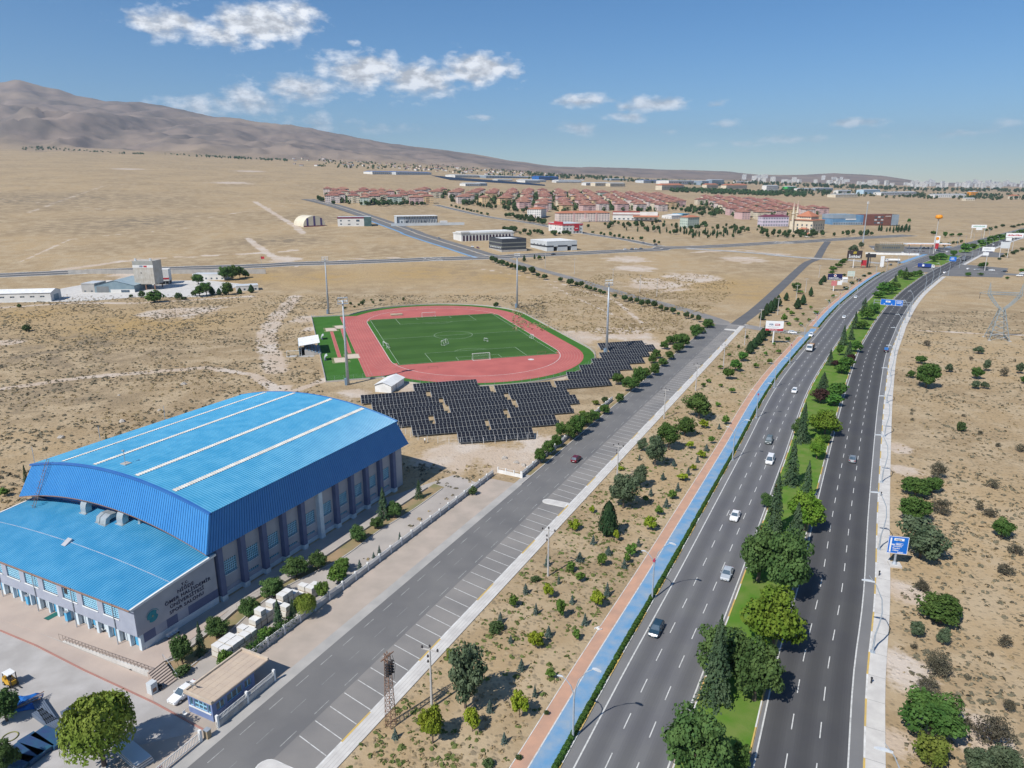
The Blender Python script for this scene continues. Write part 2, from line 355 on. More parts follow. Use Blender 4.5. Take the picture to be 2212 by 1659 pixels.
# ground survey of the site in metres (x right, y away, z up)
DATA = {'R1':[[7.6,71.34,0],[16.76,89.71,0],[31.03,117.48,0],[60.21,175.34,0],[98.24,250.6,0],[152.37,344.4,0],[175.64,384.7,0],[204.54,432.2,0],[249.35,501.2,0.3],[289.9,559.9,0.85],[321.6,601.4,1.17],[372,663,1.83],[456.7,759.8,2.83],[518.6,829.2,3.41],[576.1,891.3,3.92],[643.8,963.6,4.5],[781.3,1107.6,5.68]],
'R2':[[30.25,72.52,0],[40.79,93.48,0],[52.33,114.63,0],[70.47,150.17,0],[102.03,210.69,0],[123.58,251.1,0],[149.83,299,0],[177.36,345.1,0],[190.54,367,0],[225.83,422.6,0],[258,470.4,0.07],[283.4,505.5,0.3],[322.7,558.5,0.69],[348.4,591.2,0.94],[373.7,622.1,1.26],[412.7,669.3,1.81],[476.7,746.4,2.59],[531,809,3.12],[606,892.8,3.8],[695.3,983.3,4.55]],
'side_far':[[6.32,162.21,0],[13.67,178.61,0],[29.14,210.74,0],[59.1,271.9,0],[101.29,351.7,0]],
'cross_gravel':[[114.69,364.5,0],[122.68,349.7,0],[133.27,341,0],[141.37,336,0]],
'lane_north':[[120.19,368.3,0],[141.78,407.1,0],[197.26,514.2,0.52],[257.4,628.3,2.15],[281.1,664,2.79],[292.9,686.6,3.24],[337.4,779.6,4.67],[369.8,845.1,5.6]],
'diag':[[121.82,350.7,0],[110.99,363,0],[97.73,409.2,0],[73.18,467.9,0.11],[45.32,535.9,1.37],[20.18,585.5,3.06],[-3.6,635.6,5.46],[-6.09,638.9,5.66],[-13.68,650.5,6.35]],
'cross':[[-404.2,538.8,3.25],[-386.8,538.8,3.23],[-335.3,554.6,4],[-271.4,571,4.64],[-211.12,585.5,5.07],[-183.51,597.5,5.56],[-145.28,606.2,5.76],[-100.77,619.7,6.1],[-59.78,635.1,6.35],[-81.29,627.4,6.25],[-21.63,645.2,6.24],[3.2,657.2,6.35],[56.48,683.2,6.46],[54.87,680.8,6.38],[150.15,729,6.41],[154.97,742,6.69],[202.21,759.8,6.23],[274.7,802.7,6.1],[316,828.7,6.03],[305.8,815.7,5.89],[416.7,887.5,5.74],[533.9,960.7,5.03]],
'avenue':[[-18.66,650,6.42],[-39.36,686.1,8.79],[-103.67,807.5,15.56],[-120.04,846.5,17.7],[-199.87,1010.8,27.38],[-288.8,1183.7,37.64],[-362.8,1299.8,45.19]],
'white_lane':[[179.38,740.1,6.15],[220.04,721.8,4.99],[264.2,689.5,3.61],[243.73,701.1,4.2],[279.4,672.6,3.01],[312.2,659.6,2.38],[331.1,634.1,1.67]],
'estate_road':[[-132.06,1265.1,36.04],[-40.7,1078.7,24.6],[14.47,1013.7,19.77],[48.27,958.8,16.22],[92.99,872.1,12.09],[127.97,818.1,9.52],[151.9,760.3,7.27],[159.05,755,6.98]],
'right_road':[[359.5,593.7,0.95],[370.6,580.2,0.8],[387.3,571.5,0.7],[404.4,563.3,0.61],[419.6,555.1,0.53]],
'dirt':{'a':[[-179.77,239.6,0],[-160.58,255,0],[-139.1,263.5,0],[-120.03,270.6,0],[-97.45,259.2,0],[-80.41,235.59,0],[-80.48,243.6,0]],'b':[[-90.64,266,0],[-104.69,297.8,0],[-118.9,337.4,0],[-129.49,388.3,0],[-139.16,456.4,0.04]],'c':[[-357.8,559.9,4.43],[-319.8,614.9,7.91],[-214.8,659.6,9.79],[-201.98,674.1,10.61]],'d':[[-273.2,747.3,16.05],[-240,684.2,11.9],[-203.1,622.1,7.2]],'e':[[-426.8,1215.5,43.17],[-336.4,1028.1,31.37],[-256.3,862.9,21.37],[-229.43,796,17.58]],'f':[[-68.93,252.9,0],[-72.71,243.6,0],[-76.44,235.59,0]],'h':[[-36.96,595.1,4.14],[31.89,521.4,1.07],[64.2,437.3,0],[67.83,361.2,0]],'i':[[24.9,517.1,1],[47.95,419.7,0],[63.06,361.2,0]],'j':[[179.84,709.3,5.31],[234.01,736.7,5.15],[267.9,700.1,3.87]],'k':[[200.86,344.1,0],[227.49,335.9,0],[244.53,332.9,0]],'l':[[-412.4,604.7,7.76],[-426.1,666.9,13.02],[-436.9,716.5,17.23],[-420.9,745.4,18.63],[-378.4,808,21.32],[-335.9,864.4,23.32]],'m':[[-299.3,411.8,0],[-269.1,428.6,0],[-227.31,428.6,0],[-166.44,456.4,0.04]],'n':[[-795.1,1139.4,48.25],[-542.5,1000.2,35.48],[-392.5,941.9,28.71],[-352.2,1195.8,39.9],[-189.57,1459.7,46.88]],'o':[[-631.2,951.5,34.16],[-811.5,1475.6,69],[-697.6,1645.2,73.98],[-498,1702.5,69],[-299.1,1456.8,51.34]],'q':[[-177.22,587.9,4.95],[-143.67,625.5,6.86],[-85.43,643.3,7.17],[-2.47,638.5,5.57]]},
'pale':[[-185,396.3,0,26],[-199.38,392.5,0,14],[-229.48,317.2,0,9],[-288.2,551.3,3.59,30],[103.8,507.4,0.62,35],[101.23,592.2,2.56,24],[138.9,542.6,1.14,30],[106.53,650,4.39,28],[210.41,660.1,3.39,30],[-26,246.13,0,12],[-37.23,243.08,0,10],[9.47,184.51,0,12],[-15.43,175.8,0,14],[15.05,266,0,16],[61.06,311.5,0,14],[31.27,326.6,0,18],[54.64,337.4,0,20],[-0.73,174.14,0,14],[-1099.1,2132.2,113.86,60],[-815.2,2306.1,110.62,70],[-643.5,1692.9,74.12,60],[105.62,181.08,0,5],[98.33,165.24,0,6],[58.36,89.65,0,6],[69.12,110.83,0,5],[68.74,111.11,0,4],[49.37,75.23,0,5],[59.95,76.64,0,6],[-195.22,622.6,7.15,20],[-53.5,234.33,0,8],[-110.2,374.3,0,12],[-98.92,348.7,0,8]],
'gold':[[-192.51,361.2,0,60],[-189.25,533.5,2.3,40],[-74.49,557.5,2.84,60],[150.22,507.9,0.53,60],[162.45,456.4,0.02,40],[-140.98,534.4,2.2,50],[-267.7,388.3,0,40],[-9.08,537.8,1.73,40]],
'grey':[[-200.23,297.8,0,60],[-166.05,228.82,0,40],[-447.3,872.1,26.25,120],[-237.93,733.8,14.72,60],[-714.5,1148.6,48.07,200],[-253.1,981.4,26.98,70],[196.18,374.3,0,40]],
'trees':{'pine|median':[[21.7,69,10.6,8.3],[31,88.2,9.1,7.9],[33.6,83.1,10.3,7.5],[44.4,113.9,11.2,8.7],[47.5,108.4,13.2,8.3],[56.5,144.2,3.7,3],[81.4,190.1,5.9,4]],'bush|median':[[27.9,71.2,3.9,3]],'cedar|median':[[28,82.7,13.5,5.2],[53.7,132.3,13.2,4.9],[54.7,124.1,10.5,5.5],[66.8,148.6,9.3,3.9],[66.4,156.6,11.5,5.1],[80.4,185.5,11.5,4.7],[109,239.4,6.2,5.5],[147.7,310.1,9.1,4.9],[156.7,321.8,6.2,4.1],[138.2,284,7.5,4.8],[126.1,273.6,6.7,3.6],[170.5,347.9,8.3,5.2],[200.2,400.1,7.5,6.3],[281.6,522.9,5.5,4.6],[319.7,579.2,3.9,4.5]],'maple|median':[[40.1,94.3,11,8.4],[60.6,133.5,9.2,7.6],[79.5,173.3,6.8,4.4],[89.7,192.4,7.5,8.5]],'globe|median':[[86.7,185.5,2.5,3.5],[104.3,219.5,4.5,6],[109,229,5.4,7.2],[137.3,290.1,5.3,3.2],[146.9,296.5,5.4,5.6],[129.7,268.1,5,5.9],[125,260.8,3.8,6],[173.8,346.2,4.8,6.5],[188.7,372.3,6.6,8.4],[203.4,395.6,5.8,6.2],[231.7,446.8,5.2,8.7],[241.5,461.2,9,9],[250.6,467.5,5,6.8],[260.8,482.9,5.5,7.5],[200.9,389.6,6.9,5.3],[298,545.5,6.3,5.8],[296.9,534.4,6.6,9.8],[310.4,549.8,5.3,5.3],[316.5,554.2,5.3,5.4],[383.8,652.4,6.2,8.8],[399.8,669.3,6.9,11.6],[429.6,698.7,6.6,7.4],[460.7,731.9,10.3,10.5],[486.4,760.8,7.8,8],[526.9,808.5,7.6,11.6],[565.9,853.3,8,10.6],[601.7,892.8,7.5,11.9],[624.4,914,6,8.7],[648.1,936.1,7,10.7],[672.9,959.3,8,12.8]],'plum|median':[[101,222.6,5.3,5.6],[136.7,278.1,3.7,3.6],[127.6,271.4,2.8,3.5]],'oleaster|verge':[[-6.4,81.8,9.8,5.4],[24.6,144.2,9,6.4],[30.3,155.3,5.8,4.3],[36.3,168.1,8.3,5.2],[35.1,179.5,3.9,2.8]],'shrub_yellow|verge':[[-9.3,91.6,2.5,1.8]],'globe_yellow|verge':[[-10.2,75.4,5.4,3.8]],'sapling_yellow|verge':[[-5.2,77.4,3.5,2.5],[6.3,108.7,2.8,1.9],[14.3,105.6,3.3,2.4],[3.6,95,2.8,2.8],[1,80,4.2,2.5],[17.5,141.9,1.8,1.5],[13,133.8,2.5,2.6],[21,128.9,2.8,1.4],[28.6,133.8,3.3,2.6],[41.3,159.4,2.1,2.8],[45.5,165.9,1.7,1.6],[49.7,174.4,2.2,2.4],[56.5,198.3,2.7,3],[48.3,181.2,2.3,2.5],[27.2,165.9,1.1,2]],'blue_spruce|verge':[[-15.1,76.2,1.5,1.1],[2.4,110.1,1.9,1.5],[8.4,113.2,1.8,0.8],[4,103.9,2,1.2],[16.6,109.4,2.6,1.6],[10.3,107,1.6,1.2],[-1.9,101.5,1.9,1.4],[11.9,100.9,2,1.4],[5.8,97.7,1.9,1.6],[-0.2,96.2,1.3,1],[1.4,89.6,1.9,1.5],[3.2,84,1.9,1],[-3,81.1,1.9,1.4],[-1,75.4,1.6,1.1],[16.2,127.9,1.9,1.4],[18.7,123.8,1.7,1.8],[21,118.7,2,1.5],[25.1,127,1.8,1.2],[12.9,121.2,1.9,2],[6.6,119.5,2.3,1.5],[36.7,160.1,1.8,1.7],[41.3,168.9,1.7,1.8],[38.8,153.4,2.2,1.6],[34.3,144.7,2.2,1.8],[43.5,162.9,2,1.4],[52.4,179.5,2,1.9],[33.2,172.8,1.6,1.1],[32,150.8,1.9,1.5],[47.9,171.2,1.9,1.3],[60.8,197.2,1.6,1.4]],'cypress|verge':[[19.6,131.3,7.7,4.5],[132.6,372.3,4.8,3.7],[139.2,384.7,6.8,4.2],[144.5,393.4,7,4.2],[148.9,400.1,7.5,4.3],[157.2,416.8,6.5,4.5],[100.9,293.9,5.4,3.8],[105.7,303.1,4.9,3.9],[109.8,310.1,5.6,4],[115.1,320.3,5.8,4.4],[120.8,331.1,6,4.3],[169.8,437.6,5.1,3.6],[164.9,407.1,6.4,4.4],[173.9,421.8,6.2,4.1],[192,454.9,6.1,3.1],[220.4,507.4,4.4,3.4],[228.5,521.4,5,4.5]],'locust|verge':[[42.4,180.3,8.8,6.2],[49.3,191.3,6.2,5.9],[57.2,206.8,9.2,9.5]],'globe|verge':[[79.6,252.9,4.6,5.1],[85.9,264.7,5,4.9],[93.9,280.5,4.3,4.5],[251.9,562.8,3.2,4.3],[262.4,584,3.9,6.8],[276.4,606.7,4,6.4],[290.4,630.3,3.6,6.7],[299.7,645.7,3.6,6.2]],'shrub_green|verge':[[0.8,72.7,0.8,0.9],[4.7,80.4,0.9,0.7],[-3,71.7,1.1,1.5],[-2.5,99.3,1.8,3],[4.3,114.2,1,1.9],[227.9,484.8,2.8,4.2],[244.3,511.3,2.4,4],[255.8,525.3,2.5,3.6],[272.4,551.8,2.1,3.7],[282.5,563.8,2.4,3.8],[258.5,555.1,2.1,2.7],[269.6,567.6,1.3,2.2],[109.6,324.9,2,1.6],[99.5,304.5,1.9,1.5],[124.7,324.9,1.5,1.6]],'sapling_green|verge':[[0.3,106,2.3,1.8],[7.9,102.5,4.2,1.8],[10.1,96.8,1.9,1.5],[5.5,87.9,1.6,1.6],[12.3,113.8,2.2,1.9],[10.9,117.5,2.1,1.9],[16.8,119.1,2.9,1.9],[23.1,122.9,2.9,2.4],[21.8,120.3,2.2,1.3],[31.9,140.8,2.2,1.9],[36.6,148.9,2.3,2.1],[30.1,147.1,2,1.6],[55.1,184.8,2.7,1.9],[64,201.4,2.9,2.4],[71.2,248.2,1.5,1.9],[67.9,242.8,1.5,1.8],[81.2,268.2,1.6,2.2],[75.9,234.9,1.9,2.4],[74,242.1,1.5,1.6],[66.6,219.1,1.6,1.9],[91,289.5,1.5,1.9],[142.3,366.4,4.4,3.2],[149.5,368.3,2.2,2.9],[140.7,356,2.1,2.5],[146.5,355.1,2.1,2.5],[153.2,384.7,3,3],[155.8,397.9,2.5,2.7],[160.2,386.8,1.5,1.9],[156,368.3,1.8,2.2],[169.4,391.1,1.9,3.5],[203.7,448.8,2.6,2.2],[192.9,429.6,2.1,2.3],[172.8,407.1,2,2],[113.2,293.9,2.2,2.3],[106.3,290.1,2.1,2],[103.1,275.9,2.3,2.5],[95.4,269.3,2.2,2.2],[116.9,310.1,1.6,1.9],[126.3,318.8,2.2,2.5],[189.7,466.5,2.2,5.5]],'pine|verge':[[192,478.5,6.9,7]],'street_tree|kerb row':[[15.8,563.3,4.9,6.3],[19.6,540.2,3.5,4.3],[24.3,529.6,4.2,5.1],[35.1,518.5,3.8,3.8],[41.2,500.2,5.2,6.5],[45.5,497.8,3.6,4],[48.2,492.5,4.7,4.4],[50.6,484.8,3.5,3.1],[52.6,477.6,3.4,3.9],[55.4,475.2,3,3.5],[58,467.9,3,3.4],[60.4,463.1,2.6,3],[65.2,448.4,2.9,2.9],[69.6,434.6,3.9,4.6],[72.4,430.2,3.5,3.5],[75.2,425.8,3.8,3.5],[76.1,413.3,4.7,3.7],[80.5,417.4,4.1,4.1],[82.4,409.2,4.7,4.7],[84.8,401.4,3.3,3.3],[87.2,397.6,2.9,3.2],[89.2,390.2,3.9,3.8],[91.6,386.6,1.9,2.2],[93.2,376.1,3.7,4],[95.8,372.7,3.1,2.4],[97.5,366.2,3.9,3.3],[100.1,356.7,3.6,5.8],[-17.2,617.3,5.9,5.3],[-14,610,5.8,4.7],[-10.4,602.3,4.6,4.6],[-7.5,599,5.1,5.2],[-3.9,587.9,5,4.5],[-0.5,580.6,5,4.5],[2.8,577.3,4.9,4.5],[6.6,566.7,5.4,4.9],[9.8,559.5,5.9,4.9],[15.5,553.2,6.3,5.9]],'locust|roadside thicket':[[7.2,170.4,5,3.5],[9.8,176.1,4.8,4],[12.3,182.1,4,3.5],[13.8,189.4,5.5,3.9],[16.2,187.5,6.4,4.8],[18.9,192.3,6.6,4.9],[21.9,199.3,5.4,5.1],[24.9,204.6,4,4.2],[28.9,211.3,3.6,3.6],[35.5,223.5,3.5,3.4],[38,245.1,5.1,4.9],[41.1,236.3,6.2,6],[44.5,242.1,8,5.3],[49.6,254.6,4.4,4.7],[53.7,257.9,5.3,4.3],[59.5,271.9,3.7,4.5],[56.5,277.5,3.8,3.7],[59.5,285.4,4.4,4.3],[64.7,283.4,3.9,4.2],[70.8,295.8,5,5.4],[74.4,314.1,4.8,4.7],[75.3,304.7,7.7,6],[85.2,324,8.1,7],[91.3,337.3,3.4,5.5],[98.4,351.7,4.4,6.3],[70.8,311.7,4.7,4.6],[66.3,302.4,4.1,4]],'shrub_green|roadside thicket':[[30.6,224.2,2.2,2.3]],'shrub_yellow|roadside thicket':[[27.4,221,1.9,2.6],[21.9,210.2,1.9,2.5]],'cedar|beside hall':[[-27.6,139.1,7.2,3.5],[-21.3,149.6,4.4,2.5],[-37.4,99.3,5.6,2.5],[-35.7,101.2,4.6,1.8],[-47.4,93.3,5.6,2]],'pine|beside hall':[[-25.4,139.6,4,4.1],[-28.2,134.3,2.8,2.6],[-31.1,128.9,3.5,3.5],[-36.2,118.3,4,3.4],[-39.5,115.8,3.8,4.8],[-43,102.9,3.8,3.7],[-41.3,109,4.1,4.3],[-43.5,102.5,4,2.9],[-46.7,97.4,3.6,3.6],[-49.3,91.1,5.2,3.4]],'sapling_green|beside hall':[[-31.5,117.4,2.9,3.2],[-38.6,96.5,2.6,2.4],[-32.7,107.7,3.9,2.5],[-31.1,113.2,3.9,4],[-42.3,90,3.3,2.6]],'blue_spruce|beside hall':[[-22.6,129.4,1.8,1],[-25.7,123.8,1.9,1.1],[-26.6,122.5,1.2,0.9],[-28.4,118.3,1.9,1.3]],'shrub_green|beside hall':[[-8.9,151.4,2.3,2.1],[-48.1,88.7,1.6,2.4]],'willow|beside hall':[[-34.2,103,4.3,3.7]],'willow|yard':[[-50.3,71.7,10.1,8.2]],'pine|yard':[[-67.5,79.3,4.9,4.3],[-61.7,70.2,4.9,3.7]],'cedar|yard':[[-113.7,187.5,2,1],[-117.2,158.7,4.5,1.5]],'sapling_green|yard':[[-116.8,150.5,2.1,2.4]],'locust|right field':[[93,150.9,4.9,7.5],[97.8,152.5,4.3,4.9],[85,137.4,6,6.9],[99.5,130.8,4.6,4.9],[71.3,102.6,4.2,6.5],[69.8,101.1,5.2,7],[54.4,76.6,7,8.3],[146,241,9.5,8.6],[148,254.6,3.2,3.4],[163.9,276.5,3.5,5.1],[164.2,267.1,2.4,2.9],[171.6,253.4,5.1,5],[184.2,246.5,3.1,2.4]],'oleaster|right field':[[78.5,122.5,8.1,9],[63.9,97.2,3,2.3],[67.1,95.5,3.1,2.3],[59.7,70.5,4.1,4],[56.5,70.2,3.6,3.4],[167.1,263.2,3.6,3.2],[182.4,264.5,4.8,2.9],[198,294.2,3.5,4.3],[162.8,239.9,3.1,3.2],[166.1,239.9,2.8,3],[192.4,260.7,4.6,2.9]],'thorn|right field':[[103.9,160.8,5.5,4.8],[113.8,155.3,2.4,3.4],[103.2,140,2.2,3.1],[93.3,141.4,4.3,4.6],[102.8,143.2,2.5,2.2],[90.7,116.3,2.3,3.6],[97.9,124.1,2.1,3.6],[72.2,111.1,2.2,2.8],[133.2,182.7,1.2,1.7],[134.9,193,1.3,1.6],[136.8,178.9,2.4,3.4],[72.5,111.1,2.1,2.6],[62.1,94.7,1,1.3],[62.2,88.7,4.3,4.6],[58.9,85.2,2.3,3.3],[61.4,75.2,5,5.1],[67.4,81,2.5,2],[76.3,95.1,2.5,2.3],[72.8,92.9,0.9,1.1],[66.1,87.7,0.8,1.3],[61.8,82.2,1.1,0.8],[59.8,77.8,2.1,1.5],[184.9,309.8,2.9,4.1],[184.2,257,4.2,3.5],[134.6,192.7,1.3,1.7],[132.9,182.5,1.5,1.6],[127,214.4,1.1,1.9],[124.7,211,1,1.4],[121.6,204.8,1.2,1.5],[139.9,208.9,1.1,1.8],[203.4,279.3,1.8,1.4],[187.6,282.2,2.1,2.1]],'shrub_green|right field':[[130.5,195.5,3.3,2.3],[130.8,195.6,3.2,2.5]],'shrub_yellow|right field':[[51.4,71.4,5.2,4.7]],'bush|plant yard':[[-218.6,430.8,8.4,11.2]],'shrub_green|plant yard':[[-238.2,342.4,3.7,4.5],[-205.1,456.4,4.4,3.7],[-209.3,444.4,4.7,5],[-205.4,442.1,2.2,4.3],[-243.3,451.6,2.2,2.9],[-236,451.6,4.8,4.4],[-287.9,411.8,2.7,2.7]],'locust|plant yard':[[-200.4,454,8.4,8.8],[-221.7,502.6,8.9,8.9],[-197.9,458.8,10,8.2],[-209.7,520,12,9.2],[-204.7,522.4,11.7,10.1],[-202.4,530.1,10.5,7.7],[-199,532.5,6,6.9],[-184.7,461.2,8.9,8.2]],'cypress|plant yard':[[-195.2,461.2,5.2,4.5],[-190.7,461.2,4.4,3.7],[-186.6,461.2,6.7,4.5],[-178.8,465.5,3.8,3.8],[-173,470.4,5.3,4.6]],'shrub_green|track bank':[[-96.6,406.6,1.7,2.3],[-96.8,423,2.1,2.1],[-92.2,412.6,1.4,1.7],[-91.1,418.8,1.7,2],[-89.5,420.9,3.1,2.7],[-90.8,433.9,1.8,1.8],[-87.4,438.4,1.4,1.8],[-84.2,427.3,1.8,2.1],[-81.3,436.2,1.4,2.1],[-67.4,438.4,2.5,1.8],[-9.2,414.7,3.4,4]],'globe|junction bank':[[560.5,964.1,5.8,8.3],[550.9,920.2,8.6,6.1],[572.9,942.4,4.4,6.3],[583.4,943.4,4.4,7.2],[667.7,1223.7,6.8,7],[414.1,580.6,3,4.5],[354.6,554.6,3.2,4.8],[367.3,559,2.4,4.3],[400.8,608.1,5.2,7.6],[375.1,539.2,2,3.1]],'shrub_green|junction bank':[[489.1,823.4,3.9,3.9],[483.2,806.6,3.8,3.9],[493.7,815.2,3.8,4.7],[509.1,833.1,3.9,4],[519.3,842.2,3.1,4],[529.7,851.4,4,4.1],[455.5,670.7,2.5,3.9],[474,693.9,2.6,4],[486.4,706.4,3.3,4.1],[501.6,719.9,4.1,4.8],[519.2,740.6,3.5,5],[539.8,762.2,3.6,5.1],[683.4,1045.5,3.9,6],[698.7,1059.9,5.4,7],[731.4,1097.5,5.1,5.2],[768.3,1137.5,5.3,7.5],[774.7,1123,4.1,8.5],[806,1156.3,4.3,6.6],[824.2,1173.1,4.3,6.7]],'cypress|diag lots':[[10.6,626.4,5,3.3],[20.1,642.3,3.9,2.2],[29.1,643.8,2.7,1.6]],'globe|diag lots':[[24.3,638.9,3.6,4.9]],'street_tree|estate road':[[97.8,881.7,3.2,4.2],[106,862.4,4.4,3.7],[108.7,851.4,4,3.6],[114.8,845.1,6.3,4.4],[118.5,834.5,4.3,3.6],[123.3,831.6,5.4,3.6],[126.6,824.9,3.5,3.5],[131.9,818.6,3.8,3.5],[136.6,816.2,3.4,3.1],[145.7,814.3,4.6,5.4],[153.6,780.5,5.1,3.4],[158.3,778.1,3.6,3.3]],'oleaster|estate road':[[343,723.7,8.5,9.7],[373.4,770.4,7.2,5.9]]},
'scatter':[['street_tree','grove',[[94,970],[216,1129],[246,1076],[348,1010],[293,848],[233,841],[201,863],[157,948],[97,922]],80,[4,8],[0.55,0.9],1],['cypress','grove',[[143,935],[215,941],[316,967],[233,841],[201,863]],40,[4,8],[0.3,0.45],2],['street_tree','school front',[[-15,1068],[-5,1098],[49,1000],[48,968]],34,[5,9],[0.6,0.9],3],['street_tree','estate edge',[[-134,1363],[-67,1296],[24,1213],[23,1168],[-23,1213],[-77,1255]],40,[6,10],[0.6,0.9],4],['street_tree','estate edge',[[-342,1292],[-288,1198],[-287,1184],[-341,1275]],14,[6,9],[0.6,0.9],5],['street_tree','estate edge',[[-246,1195],[-146,1249],[-149,1223],[-240,1168]],26,[6,9],[0.6,0.9],6],['street_tree','estate lane',[[-104,1232],[-103,1249],[-35,1100],[-37,1081]],20,[3.5,5],[0.7,1],7],['street_tree','mosque garden',[[333,967],[367,935],[476,956],[460,924],[357,886],[294,849]],50,[4,8],[0.6,0.9],8],['cypress','glass block garden',[[514,1019],[590,1063],[567,1022],[519,988]],18,[6,10],[0.3,0.45],9],['street_tree','estate middle',[[360,1537],[383,1485],[368,1272],[334,1227],[281,1332]],32,[6,11],[0.6,0.9],10],['street_tree','red house garden',[[-18,886],[-2,892],[45,852],[69,859],[68,843],[12,825]],28,[4,7],[0.7,1],11]],
'masts':[[-102.07,391.3,0],[-58.86,245.41,0],[2.97,411.4,0],[40.05,293.4,0]],
'B':{'school_a':[22.84,1094.6,22.44,10.29,43.81,22.56,-5.3,12.53],'school_b':[66.64,1041.2,18.46,-4.45,17.44,75.55,19.27,12.44],'gym':[153.11,1107.6,18.27,6.11,33.45,65.88,-12.04,11.21],'red_white':[60.4,868.7,12.7,-14.87,33.72,25.24,11.13,12.1],'mosque':[392.7,949.6,7.54,-14.1,13.45,49.64,52.02,19.34],'pink_school':[367,1065.2,10.94,-1.92,15.88,39.77,4.82,14.24],'glass_block':[495.9,1124.5,9.78,-4.46,29.67,51.23,7.71,16.07],'brown_block':[543.5,1124.5,8.75,-11.41,22.24,68.52,35.16,16.59],'cafe':[378,741,3.3,9.2,13.09,15.08,-10.6,6.96],'green_house':[242.77,1005.5,12.26,-7.37,10.27,28.18,20.23,14.39],'blue_roof_hall':[254.5,1162.5,16.84,-13.63,17.27,40.89,32.27,5.88],'grey_warehouse':[33.64,694.3,7.41,-4.97,10.06,30.23,14.93,9.45],'dark_block':[-9.42,681.8,7.85,-15.43,31.79,23.12,11.22,12.18],'arcade':[-53.01,757,12.18,-9.72,17.48,54.57,30.35,8.82],'truss_house':[-142.55,904.4,20.89,-6.9,20.89,48.1,15.9,10.86],'maroon_house':[-210.21,876.9,21.14,-3.61,19.67,39.36,7.23,10.93],'tent':[-248.53,862.4,21.17,-21.19,21.24,24.62,24.57,56.13],'silo':[-254,479,0.49,-0,12,13.57,0,19.96],'plant_shed':[-275.8,468.9,0.26,-0.97,25.98,25.73,0.96,8.48],'plant_bunker':[-251.4,500.2,1.15,-2.23,8.72,9.4,2.41,11.18],'left_warehouse':[-283.8,435.2,0,-38.4,-6.64,-2.5,14.44,7.44],'plant_office':[-184.5,474.7,0.34,-3.5,8.29,11.41,4.82,6.51],'plant_store':[-285.1,469.9,0.28,-0,14,8.76,0,9.84],'plant_white':[-233.95,521.9,1.96,-0.21,10,23.38,0.48,5],'booth':[-39.78,79.08,0,-4.36,1.14,1.9,7.29,4.39],'shed':[-41.6,234.89,0,-5.8,1.41,2.84,11.66,2.26],'stand':[-92.02,291.6,0,-2.04,15.87,8.19,1.05,4.45]},
'far':[[-458.1,2430.3,103.19,-33.79,21.41,61.94,97.78,9.74,'white_blue'],[-391.8,2499.7,103.05,-35.13,19.13,100.2,184,10.02,'grey_blue'],[-125.35,1984.8,66.38,-16.26,11.64,37.91,52.99,7.43,'white'],[-88.3,2058,67.21,-16.54,11.24,18.33,26.97,7.39,'glass'],[-195.76,2544.5,94.18,-35.41,18.61,100.01,190.27,9.47,'white'],[-93.74,2676.9,93.5,-45.4,20.95,212.92,461.5,9.17,'grey'],[-49.06,2515.1,83.76,-17.52,9.64,50.89,92.48,4.5,'white'],[41.63,2561.3,79.81,-26.94,13.19,84.43,172.44,7.66,'white'],[-772.6,4241,202.11,-9.25,3.79,4.54,11.08,6.24,'white'],[104.93,2877.8,88.04,-27.04,12.99,87.48,182.08,14.58,'blue'],[176.49,2804.6,80.01,-23.44,18.72,98.88,123.79,7.53,'white'],[44.34,2486.7,76.52,-26.74,13.59,54.36,106.93,8.92,'white'],[258,2570,67.54,-14.47,13.81,34.01,35.64,9.62,'white'],[288,2551.7,65.64,-15.14,13.07,58.67,67.92,11.46,'cream'],[344.5,2587.4,64.41,-15.58,12.54,64.73,80.44,11.63,'cream'],[504,2476.6,52.7,-18.26,17.08,97.77,104.53,16.73,'redroof'],[683.4,3217.4,71.98,-48.15,35.8,317.7,427.3,16.85,'white'],[863.7,3352.3,68.09,-31.47,24.69,80.1,102.12,20.07,'grey'],[920.3,3397.1,67.05,-23.27,18.94,85.85,105.49,26.44,'grey'],[859.5,2956.3,54,-16.89,18.43,117.22,107.42,15.52,'redroof'],[790.7,2993.9,58.31,-15.06,13.16,68.62,78.51,13.47,'redroof'],[454.6,3383.1,89.86,-33.88,21.27,97.99,156.07,7.57,'grey'],[576.2,3235.7,77.82,-32.29,23.61,156.05,213.39,12.57,'grey_blue'],[1274.3,4190.4,80.42,-15.28,12.9,72.8,86.22,10.02,'white'],[1379.1,4314.2,80.75,-15.23,12.97,65.63,77.07,9.04,'white'],[163.28,2729,77.66,-15.5,12.63,105.58,129.57,5.3,'white'],[993.1,2874.9,46.74,-13.2,15.03,68.56,60.21,21.05,'white'],[1174.3,3140.3,48.97,-16.76,18.55,59.71,53.95,14.44,'green'],[1218,3137.9,47.37,-12.78,15.38,126.97,105.49,8.02,'white'],[1326.7,3199.1,45.87,-18.33,23.75,102.32,79,10.9,'grey'],[1053.5,2391.3,30.04,-16.89,24.8,106.08,72.25,10.23,'cream'],[1285.3,2898.5,38.13,-12.53,15.59,81.51,65.51,10.89,'white'],[1392.2,2912,35,-18.4,23.69,105.41,81.89,16.41,'lightblue'],[1414.3,2816.2,31.3,-19.26,23,249.68,209.05,11.08,'white'],[1580,2746.3,24.25,-7.85,28.95,140.37,38.05,11.75,'white'],[1926.3,3084.5,26.66,-5.75,19.16,33.73,10.12,15.81,'orange'],[986.7,3238.1,58.83,-13.95,14.33,66.34,64.55,12.66,'redroof'],[1486.4,2402.9,19.53,-3.47,15.62,34.72,7.71,8.24,'cream'],[1815.1,2668.3,20.93,-3.42,13.58,34.39,8.67,11.43,'redroof']],
